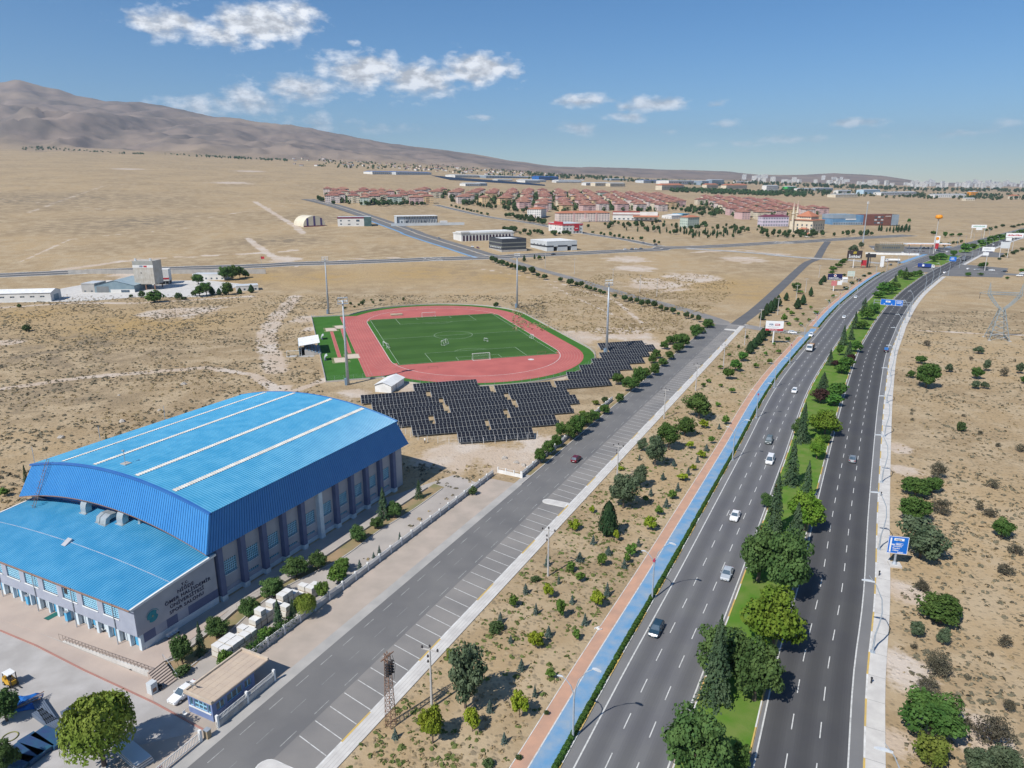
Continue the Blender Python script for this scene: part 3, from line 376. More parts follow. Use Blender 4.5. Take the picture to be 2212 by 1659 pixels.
'estate':[[[-329.7,1279.6,43.25],[-289.3,1204.9,38.7],[-246.54,1194.8,37.32],[-188.09,1224.2,36.56],[-144.91,1249.2,35.88],[-164.72,1423.6,44.21],[-223.07,1456.8,48.27],[-296.1,1440.5,50.46],[-362.7,1426.5,51.3]],[[-186.58,1474.2,47.37],[-119.01,1393.3,40.94],[-74.06,1291.6,34.77],[-26.14,1327.3,33.81],[18.06,1271.4,29.48],[49.38,1186.1,24.53],[115.81,1251.2,24.37],[173.71,1277.7,23.43],[210.87,1314.3,23.33],[266.1,1342.7,22.35],[287.8,1372.1,22.58],[347.8,1486.2,24.17],[390,1850.9,35.1],[386.5,1913,37.42],[272.6,1886,41.29],[120.34,1885.5,47.29],[-7.93,1717,48.46],[-98.6,1620.1,49.63],[-199.09,1574.8,52.31]],[[356.8,1235.8,15.85],[376.1,1210.7,14.68],[402.6,1204,13.88],[468,1257.9,13.74],[484.7,1272.8,13.73],[625.7,1432.3,14.73],[580.3,1501.6,17.59],[610.9,1660.1,21.28],[594.6,1612.4,20.36],[628,1763.7,23.84],[576.3,1890.4,29.2],[508.9,1911.5,32.24],[441.9,1784.9,30.61],[404.3,1541.6,23.89]]],
'solar':[[-34.5,238.06,-12.33,244.45,[]],[-49.86,224.3,35.36,247.28,[22.5,44.6,66.5]],[-44.8,216.58,19.1,234.84,[22.5,44.7]],[-42.48,207.94,21.61,225.37,[22.7,44.7]],[-35.19,201.21,18.75,215.71,[11.3,34.4]],[-28.96,193.65,13.13,203.97,[22.1]],[-15.38,187.92,5.71,192.34,[]],[20.14,254.6,40.95,257.2,[]],[25.78,265.1,46.4,269.7,[]],[31.52,275.4,52.77,280.4,[]],[35.9,286.1,57.46,291.9,[]],[40.62,296.3,61.58,302,[]],[37.38,304.3,58.56,310.3,[]]],
'pitch':[[-45.45,275.2],[-75.97,373.9],[-10.6,390.4],[19.67,294.1]],
'track_pts':{'left':[[-108.28,387.8,0],[-68.07,253.7,0]],'outL':[[-91.89,386,0],[-56.51,267.4,0]],'outR':[[30.62,293.7,0]],'near':[[-30.51,250.5,0]],'far':[[-53.71,416.7,0]]},
'runways':[[[-88.27,341.5,0],[-71.69,287.4,0]],[[-84.88,348.7,0],[-69,294.7,0]]],
'pits':[[-89.82,346.7,0],[-86.78,353.2,0],[-70.14,282.8,0],[-66.64,289.5,0]],
'goals':[[-43.03,381.8,0],[-12.96,284.4,0],[-56.19,307,0],[-30.83,312.9,0],[-12.07,319,0],[9.61,326.6,0]],
'dugouts':[[-87.73,324,0],[-75.93,283.4,0]],
'cars':[[23.12,98.97,0,'hatch_teal'],[39.34,115.82,0,'sedan_silver'],[47.96,139.37,0,'sedan_white'],[66.66,171.36,0,'van_white'],[71.52,186.04,0,'suv_green'],[97.67,235.83,0,'hatch_white'],[218.15,448.8,0,'sedan_white'],[179.04,378.4,0,'sedan_white'],[88.44,172.34,0,'sedan_grey'],[135.38,336.8,0,'hatch_white'],[141.73,330.3,0,'suv_white'],[16.67,172.42,0,'hatch_red'],[-45.53,82.96,0,'sedan_white'],[446.4,738.2,2.61,'sedan_white'],[545.6,817.6,3.16,'sedan_white'],[578.9,853.8,3.45,'van_white'],[638.4,919.8,3.98,'van_white'],[381.6,598.5,0.96,'sedan_white'],[386.1,593.7,0.91,'sedan_grey'],[395.6,589.3,0.85,'sedan_white'],[401.6,582.6,0.78,'sedan_black'],[395.1,555.1,0.55,'suv_white'],[407.5,569.6,0.66,'sedan_white'],[330.5,625,1.5,'sedan_black'],[344.6,638,1.61,'sedan_grey'],[38.7,671.7,6.22,'sedan_black'],[112.93,717,6.76,'sedan_white'],[120.07,720.8,6.74,'sedan_grey'],[124.53,722.8,6.71,'sedan_white'],[130.05,726.6,6.71,'sedan_grey'],[142.5,785.4,8.19,'sedan_grey'],[153.49,770.4,7.53,'sedan_black'],[-117.76,847.5,17.67,'sedan_grey'],[-78.39,776.7,13.6,'sedan_grey'],[-39.01,710.7,9.99,'sedan_white'],[-33.25,703.5,9.56,'hatch_red'],[414.5,740.6,2.75,'sedan_black'],[417.3,737.2,2.7,'sedan_black'],[421.5,737.2,2.69,'sedan_black'],[442.2,773.8,3.05,'van_white'],[446.7,773.8,3.03,'van_white'],[393.6,725.2,2.74,'sedan_white'],[380.5,758.9,3.63,'sedan_white'],[347.4,573.4,0.77,'sedan_white']],
'trucks':[[129.32,300.5,0,'tipper'],[351.3,607.1,1.12,'box_blue'],[343.9,648.1,1.81,'tanker'],[418.5,664,1.71,'grain'],[161.1,298.2,0,'pickup']],
'signs':{'near':[71.75,119.34,0],'gantryL':[216.12,420.1,0],'gantryR':[221.17,387.4,0],'gantry2':[379.9,607.6,1.07],'exit':[45.2,68.75,0],'perge':[117.44,312.9,0],'istik':[288.6,605.2,1.48],'navy':[216.9,478.5,0.14],'black':[303.9,608.1,1.43],'whiteP':[315.6,611,1.38],'greenrack':[257.4,541.6,0.73],'red':[298.4,607.6,1.46],'shedw':[241.73,519.5,0.5],'b1':[389.9,589.3,0.86],'b2':[470.8,688.1,1.91],'b3':[519.5,747.8,2.45],'b4':[586.6,912,4.13],'dome':[422.1,720.3,2.48],'price':[438.3,744.9,2.72]},
'pylon':[[[218.5,323.2,0],[219.04,317.5,0],[227.11,318.9,0],[235.74,333.6,0]],[225.5,324.6,0]],
'pylon_h':25.8,
'person':[-24.14,185.18,0],
'shedline':[[-82.35,99.29,0],[-74.16,95.47,0],[-63.44,89.71,0],[-49.53,82.73,0],[-40.51,77.62,0]],
'rail':[[-70.46,96.51,0],[-52.82,88.27,0]],
'stair':[[-52.89,87.88,0],[-49.52,85.12,0],[-48.41,87.49,0],[-51.94,90.79,0]],
'blocks':[[-44.12,92.73,0],[-43.15,94.44,0],[-42.13,95.91,0],[-41.28,97.42,0],[-43.21,95.03,0],[-42.07,95.91,0],[-41.41,97.73,0],[-40.55,99.6,0],[-39.44,100.89,0],[-38.82,103.2,0],[-39.27,105.25,0],[-38.2,107.02,0],[-37.61,108.46,0],[-36.8,109.95,0],[-35.45,111.08,0]],
'bedline':[[-49.69,88.4,0],[-47.31,90.52,0],[-45.34,98.66,0],[-42.83,108.1,0],[-39.18,113.81,0],[-32.42,122.5,0],[-27.77,133.31,0],[-21.95,143,0],[-16.03,155.66,0]],
'bedline2':[[-52.34,91.06,0],[-50.53,92.17,0],[-46.32,104.9,0],[-46.55,104.9,0],[-42.95,110.32,0],[-39.97,115.01,0],[-35.85,122.93,0],[-30.35,134.33,0],[-24.83,145.33,0],[-18.7,157.67,0]],
'whitewall':[[-3.48,164.39,0],[2.48,161.14,0],[6.87,169.67,0],[21.1,191.29,0],[36.04,216.06,0]],
'yardbits':{'forklift':[-71.67,86.36,0],'tarp':[-67.42,82.49,0],'profiles':[[-63.31,80.67,0],[-58.09,78.91,0],[-57.65,79.78,0],[-61.57,78.91,0]],'panels':[[-60.78,74.76,0],[-59.72,75.97,0],[-61.26,73.2,0],[-61.98,72.06,0]],'plates':[-47.43,73.2,0],'ring':[-65.13,76.38,0],'mat':[-76.4,103.2,0],'gate':[[-41.78,78.05,0],[-40.3,76.38,0],[-43.56,71.34,0]],'bollard':[-40.09,77,0],'bin':[-50.74,84.87,0],'bench':[-67.83,100.24,0],'bench2':[-66.15,99.29,0],'lampA':[-82.4,106.66,0],'lampB':[-72.84,101.87,0]},
'poles':[[-10.99,81.8,0],[6.6,115.83,0],[25.32,158.7,0],[46.6,206.81,0],[63.97,237.73,0],[82.31,268.2,0],[104.27,311.5,0],[124.66,351.5,0],[146.6,387.9,0],[177.09,440.4,0],[195.58,472.3,0.1],[234.71,545,0.84]],
'lattice':[-16.05,78.47,0],
'lotpoles':[[84.82,470.4,0.13],[92.73,453.5,0.01],[71.02,501.2,0.57],[27.38,590.8,3.16],[48.82,558,1.95]],
'lampsL':[[7.87,76.07,0],[24.19,108.1,0],[57.41,172.83,0],[75.12,207.62,0],[92.57,241.17,0],[111.52,277,0],[130.69,311.5,0],[149.82,344.4,0],[173,384.7,0],[192.74,415.6,0],[216.38,454.9,0.01],[233.18,478.5,0.13],[281.5,551.8,0.78]],
'lampsR':[[55.22,93.67,0],[72.03,125.52,0],[88.97,158.22,0],[106.03,190.65,0],[122.86,222.61,0],[141.42,256.4,0],[160.59,290.4,0],[178.64,321.4,0],[203.65,363.1,0],[224.6,396.3,0],[277.3,476.6,0.1],[298.8,506,0.28],[321.5,536.8,0.49],[341.9,559,0.64]],
'islands':{'mid':[[11.97,158.02,0],[17.43,154.66,0]],'near':[[-30.1,72.44,0],[-25.83,72.44,0]],'far':[[108.5,348.7,0],[111.17,345.8,0]]},
'celltower':[405.8,835,4.79]}
# ------------------------------------------------------------------ terrain
# bearing (x/y), foot of the hills: distance and height, crest: distance and height
HILLS = np.array([[-1.0708, 3300.0, 265.1655, 6500.0, 865.8236], [-0.6942, 3300.0, 216.7388, 6500.0, 902.4054], [-0.6471, 3300.0, 214.7934, 6500.0, 913.3567], [-0.6126, 3300.0, 212.8472, 6500.0, 865.8236], [-0.5059, 3400.0, 205.1615, 6500.0, 747.9539], [-0.418, 3500.0, 198.8147, 6500.0, 662.4666], [-0.3427, 3600.0, 191.8585, 6500.0, 595.1098], [-0.2611, 3700.0, 184.2915, 6400.0, 512.8615], [-0.2046, 3700.0, 177.6948, 6400.0, 449.4422], [-0.1607, 3700.0, 168.8888, 6400.0, 404.4591], [-0.0603, 3800.0, 151.195, 6400.0, 329.0859], [0.0151, 3900.0, 134.7003, 6500.0, 267.6774], [0.059, 4000.0, 124.3985, 6500.0, 228.9895], [0.1218, 4200.0, 119.6069, 6800.0, 224.2051], [0.2159, 4500.0, 106.9936, 7000.0, 207.8643], [0.285, 4800.0, 97.9671, 7200.0, 198.9128], [0.3352, 5000.0, 93.1474, 7300.0, 170.1023], [0.3979, 5200.0, 84.7038, 7500.0, 168.3728], [0.4356, 5400.0, 82.0484, 7500.0, 181.8665], [0.4984, 5600.0, 72.3846, 7700.0, 161.7792], [0.536, 5800.0, 65.4933, 7700.0, 124.7428], [0.5549, 5900.0, 61.8645, 7800.0, 97.262], [0.6942, 6000.0, 54.4821, 8500.0, 84.407], [1.0633, 6000.0, 54.4821, 8500.0, 84.407]])
def HT(X, Y):
	X = np.asarray(X, float)
	Y = np.asarray(Y, float)
	t = X / np.maximum(Y, 600.)
	Yb, zb, Yr, zr = [np.interp(t, HILLS[:, 0], HILLS[:, k]) for k in (1, 2, 3, 4)]
	s = np.clip((Y - 450) / (Yb - 450), 0, 1)
	z = zb * s ** 1.06 * np.clip((Y - 450) / 250, 0, 1) ** .5
	s = np.clip((Y - Yb) / (Yr - Yb), 0, 1)
	z = z + (zr - zb) * (s ** 1.35)
	s = np.clip((Y - Yr) / (Yr * .9), 0, 1)
	return z - (zr - 30) * .9 * (3 * s * s - 2 * s ** 3)
def vnoise(x, y, seed=0):
	"""smooth value noise"""
	xi, yi = np.floor(x).astype(int), np.floor(y).astype(int)
	fx, fy = x - xi, y - yi
	fx, fy = fx * fx * (3 - 2 * fx), fy * fy * (3 - 2 * fy)
	def h(a, b):
		n = (a * 374761393 + b * 668265263 + seed * 974711) & 0x7fffffff
		n = ((n ^ (n >> 13)) * 1274126177) & 0x7fffffff
		return ((n ^ (n >> 16)) & 0xffff) / 65535.0
	return (h(xi, yi) * (1 - fx) + h(xi + 1, yi) * fx) * (1 - fy) + (h(xi, yi + 1) * (1 - fx) + h(xi + 1, yi + 1) * fx) * fy
def fbm(x, y, o=4, seed=0):
	s, a, t = 0, 1., 0
	for k in range(o):
		s = s + a * vnoise(x * 2 ** k, y * 2 ** k, seed + k)
		t += a
		a *= .5
	return s / t
def zt(x, y):
	return float(HT(x, y))
def smooth_line(pts, step=6.0):
	"""Catmull-Rom through ground points, evenly resampled"""
	P = np.array([p[:2] for p in pts], float)
	P = np.vstack([2 * P[0] - P[1], P, 2 * P[-1] - P[-2]])
	out = []
	for i in range(1, len(P) - 2):
		a, b, c, d = P[i - 1:i + 3]
		n = max(2, int(np.linalg.norm(c - b) / 2))
		for t in np.linspace(0, 1, n, endpoint=False):
			out.append(.5 * ((2 * b) + (c - a) * t + (2 * a - 5 * b + 4 * c - d) * t * t + (3 * b - a - 3 * c + d) * t ** 3))
	out.append(P[-2])
	out = np.array(out)
	for _ in range(3):
		out[1:-1] = (out[:-2] + 2 * out[1:-1] + out[2:]) / 4
	L = np.r_[0, np.cumsum(np.linalg.norm(np.diff(out, axis=0), axis=1))]
	s = np.arange(0, L[-1], step)
	return np.c_[np.interp(s, L, out[:, 0]), np.interp(s, L, out[:, 1])]
def normals2(P):
	t = np.gradient(P, axis=0)
	t /= np.linalg.norm(t, axis=1)[:, None]
	return np.c_[t[:, 1], -t[:, 0]], t          # to the right of travel
def dist_poly(X, Y, P):
	d = np.full(X.shape, 1e9)
	for a, b in zip(P[:-1], P[1:]):
		v = b - a
		L2 = v @ v + 1e-9
		t = np.clip(((X - a[0]) * v[0] + (Y - a[1]) * v[1]) / L2, 0, 1)
		d = np.minimum(d, np.hypot(X - a[0] - t * v[0], Y - a[1] - t * v[1]))
	return d
tcols = np.unique(np.round(np.r_[np.linspace(-1.7, -.75, 24), np.linspace(-.75, -.36, 70), np.linspace(-.36, .42, 270), np.linspace(.42, .76, 62), np.linspace(.76, 1.7, 24)], 5))
rows = list(np.linspace(-150, 50, 12)) + list(np.arange(56, 452, 2.4))
y = rows[-1]
while y < 14500:
	y *= 1.0135 if y < 3000 else 1.011
	rows.append(y)
rows = np.array(rows)
TT, YY = np.meshgrid(tcols, rows)
XX = TT * np.maximum(YY, 600.)
ZZ = HT(XX, YY)
tb = XX / np.maximum(YY, 600.)
Yb, zb, Yr, zr = [np.interp(tb, HILLS[:, 0], HILLS[:, k]) for k in (1, 2, 3, 4)]
mont = np.clip((YY - Yb * .97) / (Yr - Yb), 0, 1)
rel = np.clip((zr - zb) / 300, .1, 2.2) * np.minimum(mont * 4, 1)
gul = fbm(XX / 520, YY / 900, 5, 3) - .5
rid = np.abs(fbm(XX / 300 + 5, YY / 420, 4, 9) - .5)
ZZ = ZZ + rel * (gul * 130 - rid * 115 + 18) * np.clip((Yr * 1.1 - YY) / (Yr * .35) + .12, .12, 1)
ZZ = ZZ + np.clip((YY - 470) / 300, 0, 1) * (fbm(XX / 130, YY / 130, 3, 21) - .5) * np.clip(YY / 900, 0, 3.) * .0
dirt = np.zeros_like(XX)
WID = dict(a=3.2, b=6.0, c=6.0, d=5.0, e=5.5, f=2.6, h=2.2, i=2.0, j=6.0, k=2.2, l=3.0, m=3.5, n=5.0, o=6.0, q=2.5)
FAINT = dict(n=.62, o=.62, l=.75, c=.85, i=.7, h=.8)
for k, pl in DATA['dirt'].items():
	d = dist_poly(XX, YY, np.array([p[:2] for p in pl]))
	dirt = np.maximum(dirt, np.clip(1.35 - d / WID[k], 0, 1) * FAINT.get(k, 1))
for (px, py, pz, rr) in DATA['pale']:
	d = np.hypot((XX - px), (YY - py) * .8) / rr
	dirt = np.maximum(dirt, np.clip(1.25 - d, 0, 1) * .95)
gold = np.zeros_like(XX)
for (px, py, pz, rr) in DATA['gold']:
	gold = np.maximum(gold, np.clip(1.2 - np.hypot(XX - px, YY - py) / rr, 0, 1))
grey = np.zeros_like(XX)
for (px, py, pz, rr) in DATA['grey']:
	grey = np.maximum(grey, np.clip(1.2 - np.hypot(XX - px, YY - py) / rr, 0, 1))
nr, nc = XX.shape
idx = np.arange(nr * nc).reshape(nr, nc)
faces = np.stack([idx[:-1, :-1], idx[:-1, 1:], idx[1:, 1:], idx[1:, :-1]], -1).reshape(-1, 4)
def ground_material():
	m = bpy.data.materials.new('dry_steppe')
	m.use_nodes = True
	nt = m.node_tree
	b = nt.nodes['Principled BSDF']
	b.inputs['Roughness'].default_value = 0.95
	b.inputs['Specular IOR Level'].default_value = 0.08
	pos = nt.nodes.new('ShaderNodeNewGeometry').outputs['Position']
	def noise(s, d=4, rough=.55):
		n = nt.nodes.new('ShaderNodeTexNoise')
		n.inputs['Scale'].default_value = s
		n.inputs['Detail'].default_value = d
		n.inputs['Roughness'].default_value = rough
		nt.links.new(pos, n.inputs['Vector'])
		return n.outputs[0]
	def ramp(x, a, c):
		r = nt.nodes.new('ShaderNodeMapRange')
		r.interpolation_type = 'SMOOTHSTEP'
		r.inputs[1].default_value = a
		r.inputs[2].default_value = c
		nt.links.new(x, r.inputs[0])
		return r.outputs[0]
	def mth(op, a, c, clamp=False):
		n = nt.nodes.new('ShaderNodeMath')
		n.operation = op
		n.use_clamp = clamp
		for i, v in enumerate((a, c)):
			if isinstance(v, (int, float)):
				n.inputs[i].default_value = v
			else:
				nt.links.new(v, n.inputs[i])
		return n.outputs[0]
	def mix(f, a, c):
		n = nt.nodes.new('ShaderNodeMix')
		n.data_type = 'RGBA'
		if isinstance(f, float):
			n.inputs[0].default_value = f
		else:
			nt.links.new(f, n.inputs[0])
		for i, v in ((6, a), (7, c)):
			if isinstance(v, tuple):
				n.inputs[i].default_value = (*v, 1)
			else:
				nt.links.new(v, n.inputs[i])
		return n.outputs[2]
	at = nt.nodes.new('ShaderNodeAttribute')
	at.attribute_name = 'soil'
	sx = nt.nodes.new('ShaderNodeSeparateColor')
	nt.links.new(at.outputs['Color'], sx.inputs[0])
	big, mid, fine = noise(.012, 5), noise(.09, 5, .6), noise(.75, 5, .65)
	c = mix(ramp(big, .36, .64), (.410, .300, .172), (.310, .230, .138))
	c = mix(ramp(mid, .40, .66), c, (.430, .335, .215))
	c = mix(mth('MULTIPLY', sx.outputs[1], ramp(mid, .30, .58)), c, (.40, .275, .125))
	c = mix(mth('MULTIPLY', mth('MULTIPLY', sx.outputs[2], .75), ramp(mid, .62, .36)), c, (.185, .155, .118))
	# bare pale soil, broken up at its edge
	e = mth('ADD', sx.outputs[0], mth('MULTIPLY', mth('SUBTRACT', mid, .5), 1.5))
	e = mth('ADD', e, mth('MULTIPLY', mth('SUBTRACT', fine, .5), .7))
	bare = mix(ramp(noise(.05, 4), .42, .62), (.50, .405, .315), (.56, .49, .42))
	c = mix(mth('MULTIPLY', ramp(e, .42, .80), .92), c, bare)
	# tufts of grey-green scrub and straw
	vo = nt.nodes.new('ShaderNodeTexVoronoi')
	vo.inputs['Scale'].default_value = 1.15
	vo.inputs['Randomness'].default_value = 1
	nt.links.new(pos, vo.inputs['Vector'])
	tuft = ramp(mth('ADD', vo.outputs['Distance'], mth('MULTIPLY', mth('SUBTRACT', fine, .5), .9)), .42, .16)
	free = mth('SUBTRACT', 1.0, ramp(e, .35, .7))
	c = mix(mth('MULTIPLY', mth('MULTIPLY', tuft, .45), free), c, (.135, .125, .085))
	c = mix(mth('MULTIPLY', ramp(fine, .55, .72), .5), c, (.480, .385, .250))
	c = mix(mth('MULTIPLY', ramp(fine, .46, .30), .42), c, (.17, .135, .095))
	# stony mountain flank
	mn = noise(.004, 8, .62)
	rock = mix(ramp(mn, .40, .62), (.255, .200, .165), (.16, .135, .118))
	rock = mix(ramp(noise(.0015, 5), .45, .7), rock, (.30, .235, .18))
	c = mix(at.outputs['Alpha'], c, rock)
	nt.links.new(c, b.inputs['Base Color'])
	bp = nt.nodes.new('ShaderNodeBump')
	bp.inputs['Strength'].default_value = .55
	bp.inputs['Distance'].default_value = .25
	nt.links.new(mth('ADD', fine, mth('MULTIPLY', tuft, .5)), bp.inputs['Height'])
	nt.links.new(bp.outputs[0], b.inputs['Normal'])
	return m
M_GROUND = ground_material()
gme = np_mesh('ground', np.c_[XX.ravel(), YY.ravel(), ZZ.ravel()], faces, M_GROUND, True)
ca = gme.color_attributes.new('soil', 'FLOAT_COLOR', 'POINT')
ca.data.foreach_set('color', np.c_[dirt.ravel(), gold.ravel(), grey.ravel(), np.clip(mont.ravel() * 5, 0, 1)].astype(np.float32).ravel())
inst('ground', gme, kind='structure', label='dry steppe plain rising to a brown mountain')
# ------------------------------------------------------------------ strips laid along a line
def lift(p, base):
	return base + max(0., (p[1] - 420)) * .00045
def strip(P, o0, o1, base, i0=0, i1=None, w=None):
	"""ribbon between two offsets to the right of line P; returns verts, faces"""
	N, _ = normals2(P)
	P, N = P[i0:i1], N[i0:i1]
	a, b = P + N * o0, P + N * o1
	v = []
	for p, q in zip(a, b):
		v.append((p[0], p[1], zt(*p) + lift(p, base)))
		v.append((q[0], q[1], zt(*q) + lift(q, base)))
	return v, [(2 * i, 2 * i + 1, 2 * i + 3, 2 * i + 2) for i in range(len(P) - 1)]
def ribbon(name, P, o0, o1, base, mat, parent=None, thick=0.0, i0=0, i1=None, **tags):
	v, f = strip(P, o0, o1, base + thick, i0, i1)
	mb = MB().add(v, f)
	if thick:
		n = len(v)
		w = [(x, y_, z - thick - .06) for (x, y_, z) in v]
		mb.add([*v, *w], [(2 * i, 2 * i + 2, n + 2 * i + 2, n + 2 * i) for i in range(n // 2 - 1)] + [(2 * i + 1, n + 2 * i + 1, n + 2 * i + 3, 2 * i + 3) for i in range(n // 2 - 1)] + [(0, n, n + 1, 1), (n - 2, n - 1, 2 * n - 1, 2 * n - 2)])
	return mb.build(name, mat, parent, **tags)
def dashes(name, P, off, width, dash, gap, base, mat, parent=None, start=0.0, stop=None, first=0.0):
	"""painted dashes as one sheet of separate marks"""
	L = np.r_[0, np.cumsum(np.linalg.norm(np.diff(P, axis=0), axis=1))]
	N, _ = normals2(P)
	mb = MB()
	s = start + first
	stop = stop or L[-1]
	while s + dash < stop:
		q = []
		for k in np.linspace(s, s + dash, 3):
			p = np.array([np.interp(k, L, P[:, 0]), np.interp(k, L, P[:, 1])])
			n = np.array([np.interp(k, L, N[:, 0]), np.interp(k, L, N[:, 1])])
			for o in (off - width / 2, off + width / 2):
				r = p + n * o
				q.append((r[0], r[1], zt(*r) + lift(r, base)))
		mb.add(q, [(0, 1, 3, 2), (2, 3, 5, 4)])
		s += dash + gap
	return mb.build(name, mat, parent, kind='stuff')
def patch(name, poly, base, mat, thick=0.0, **tags):
	"""flat sheet over a ground polygon"""
	mb = MB()
	zs = [p[2] if len(p) > 2 else zt(p[0], p[1]) for p in poly]
	vs = [(p[0], p[1], z + lift(p, base) + thick) for p, z in zip(poly, zs)]
	mb.add(vs, [tuple(range(len(vs)))])
	if thick:
		n = len(vs)
		lo = [(x, y_, z - thick - .05) for x, y_, z in vs]
		mb.add(vs + lo, [(i, n + i, n + (i + 1) % n, (i + 1) % n) for i in range(n)])
	return mb.build(name, mat, **tags)
# ------------------------------------------------------------------ roads
def asphalt(name, c1, c2, lanes=None):
	"""asphalt with grain, faint patches; optional polish along the wheel tracks of a road frame"""
	return material(name, c1, c2, .12, .85, bump=.15, bscale=6, space='World', detail=6, spec=.25)
M_ASPH = asphalt('asphalt_dark', (.060, .063, .068), (.080, .082, .086))
M_SHOULDER = asphalt('asphalt_shoulder', (.200, .198, .195), (.170, .170, .170))
M_ASPH_SIDE = asphalt('asphalt_side', (.145, .143, .142), (.180, .176, .170))
M_ASPH_OLD = asphalt('asphalt_old', (.195, .188, .180), (.255, .240, .222))
M_WORN = asphalt('asphalt_polished', (.085, .087, .090), (.105, .106, .108))
M_LINE = material('road_paint', (.60, .60, .57), (.38, .38, .36), 1.6, .7, space='World', lo=.45, hi=.75)
M_PAVE = material('pale_paving', (.60, .58, .54), (.50, .48, .45), .5, .85, bump=.1, space='World')
M_GUTTER = material('gutter_concrete', (.42, .40, .37), (.34, .33, .31), .3, .9, space='World')
M_YELLOW = material('kerb_yellow', (.62, .42, .10), (.50, .36, .14), .8, .8, space='World')
M_KERBW = material('kerb_white', (.70, .69, .66), (.52, .51, .48), .8, .8, space='World')
M_TERRA = material('terracotta_path', (.55, .320, .215), (.43, .270, .195), .35, .85, space='World', detail=6)
M_BLUEPATH = material('blue_cycle_path', (.130, .290, .480), (.270, .350, .430), .45, .8, space='World', detail=7, lo=.36, hi=.72)
M_LAWN = material('lawn', (.085, .185, .022), (.150, .205, .050), .28, .95, space='World', bump=.5, bscale=5, spec=.1)
R1 = smooth_line(DATA['R1'], 6)
R2 = smooth_line([[19.5, 51.5], *DATA['R2']], 6)
R1 = np.vstack([R1[0] + (R1[0] - R1[1]) * np.arange(5, 0, -1)[:, None], R1])
i650 = int(np.argmin(np.abs(R1[:, 1] - 640)))
def carriageway(name, P, o0, o1, lanes, label, tone):
	road = ribbon(name, P, o0, o1, .02, M_SHOULDER, kind='structure', label=label)
	ribbon('travel_lanes', P, lanes[0], lanes[-1], .026, asphalt('lane_asphalt_%d' % int(tone * 1000), (tone, tone, tone * 1.05), (tone * 1.2,) * 3), road)
	for a, b in zip(lanes[:-1], lanes[1:]):
		for q, w in enumerate((1.15, .85, .5)):
			t = tone * (.93, .86, .80)[q]
			ribbon('wheel_track', P, (a + b) / 2 - w, (a + b) / 2 + w, .0285 + .0015 * q, asphalt('oil_band_%d' % int(t * 1000), (t, t, t * 1.06), (t * 1.15,) * 3), road)
	for o in (lanes[0], lanes[-1]):
		ribbon('edge_line', P, o - .10, o + .10, .034, M_LINE, road)
	for o in lanes[1:-1]:
		dashes('lane_dash', P, o, .14, 3.2, 4.6, .034, M_LINE, road)
	return road
carriageway('road', R1, -1.45, 10.75, (0, 3.47, 6.94, 10.35), 'dark asphalt carriageway towards the camera with three lanes', .138)
carriageway('road', R2, -.55, 12.05, (0, 3.5, 6.95, 10.4), 'dark asphalt carriageway away from the camera with three lanes', .080)
def kerb(P, o0, o1, h, i0=0, i1=None, group='kerbs', label=None, alt=(4.0, 4.0)):
	"""kerb of stones painted by turns yellow and white: one body, painted stones as parts"""
	k = ribbon('kerb', P, o0, o1, .012, M_KERBW, thick=h, i0=i0, i1=i1, kind='structure', label=label)
	y = MB()
	j = 0
	for i in range(i0, (i1 or len(P)) - 1, 2):
		v, f = strip(P, o0 - .004, o1 + .004, .017 + h, i, i + 2)
		if len(f):
			y.add(v, f)
	y.build('painted_stone', M_YELLOW, k, kind='stuff')
	return k
def hidx(P, y0):
	return int(np.argmin(np.abs(P[:, 1] - y0)))
# openings where the cross road meets the dual carriageway
iA0, iA1 = hidx(R1, 333), hidx(R1, 352)
iB0 = hidx(R1, 580)
spans = [(0, iA0), (iA1, iB0)]
for n, (a, b) in enumerate(spans):
	w = ('nearer', 'farther')[n]
	kerb(R1, -1.70, -1.45, .14, a, b, label='yellow and white kerb beside the cycle path, %s stretch' % w)
	ribbon('path', R1, -4.98, -2.35, .05, M_BLUEPATH, i0=a, i1=b + (4 if n == 0 else 0), kind='structure', label='blue cycle path, %s stretch' % w)
	ribbon('path', R1, -7.0, -5.12, .05, M_TERRA, i0=a, i1=b, kind='structure', label='terracotta footpath, %s stretch' % w)
	ribbon('path_line', R1, -5.13, -4.95, .056, M_LINE, i0=a, i1=b, kind='structure', label='white line between the two paths, %s stretch' % w)
	ribbon('soil_strip', R1, -2.36, -1.69, .04, material('bed_soil', (.30, .23, .16), (.22, .17, .12), .8, .95, space='World'), i0=a, i1=b, kind='structure', label='soil bed under the hedge, %s stretch' % w)
	ribbon('path_edge', R1, -7.12, -7.0, .03, M_KERBW, thick=.05, i0=a, i1=b, kind='structure', label='thin edging of the footpath, %s stretch' % w)
ribbon('path', R1, -7.0, -2.35, .04, M_BLUEPATH, i0=hidx(R1, 640), i1=hidx(R1, 800), kind='structure', label='cycle path beyond the crossing')
iJ0, iJ1, iJ2 = hidx(R2, 592), hidx(R2, 618), hidx(R2, 566)
# footway on the far side of the away carriageway
kerb(R2, 12.05, 12.28, .14, 0, iJ2, label='yellow and white kerb of the pale footway')
ribbon('pavement', R2, 12.28, 14.55, .012, M_PAVE, thick=.13, i0=0, i1=iJ2, kind='structure', label='pale concrete footway beside the away carriageway')
ribbon('pavement', R2, 12.05, 14.55, .012, M_PAVE, thick=.13, i0=hidx(R2, 640), i1=None, kind='structure', label='pale footway beyond the junction')
j = MB()
v, f = strip(R2, 12.27, 14.56, .148, 0, iJ2)
for i in range(0, len(v) - 2, 2):
	a, b = Vector(v[i]), Vector(v[i + 1])
	t = (Vector(v[i + 2]) - a).normalized() * .025
	j.quad(a - t, b - t, b + t, a + t)
j.build('expansion_joint', M_SHOULDER, [o for o in COL.objects if o.name.startswith('pavement')][0], kind='stuff')
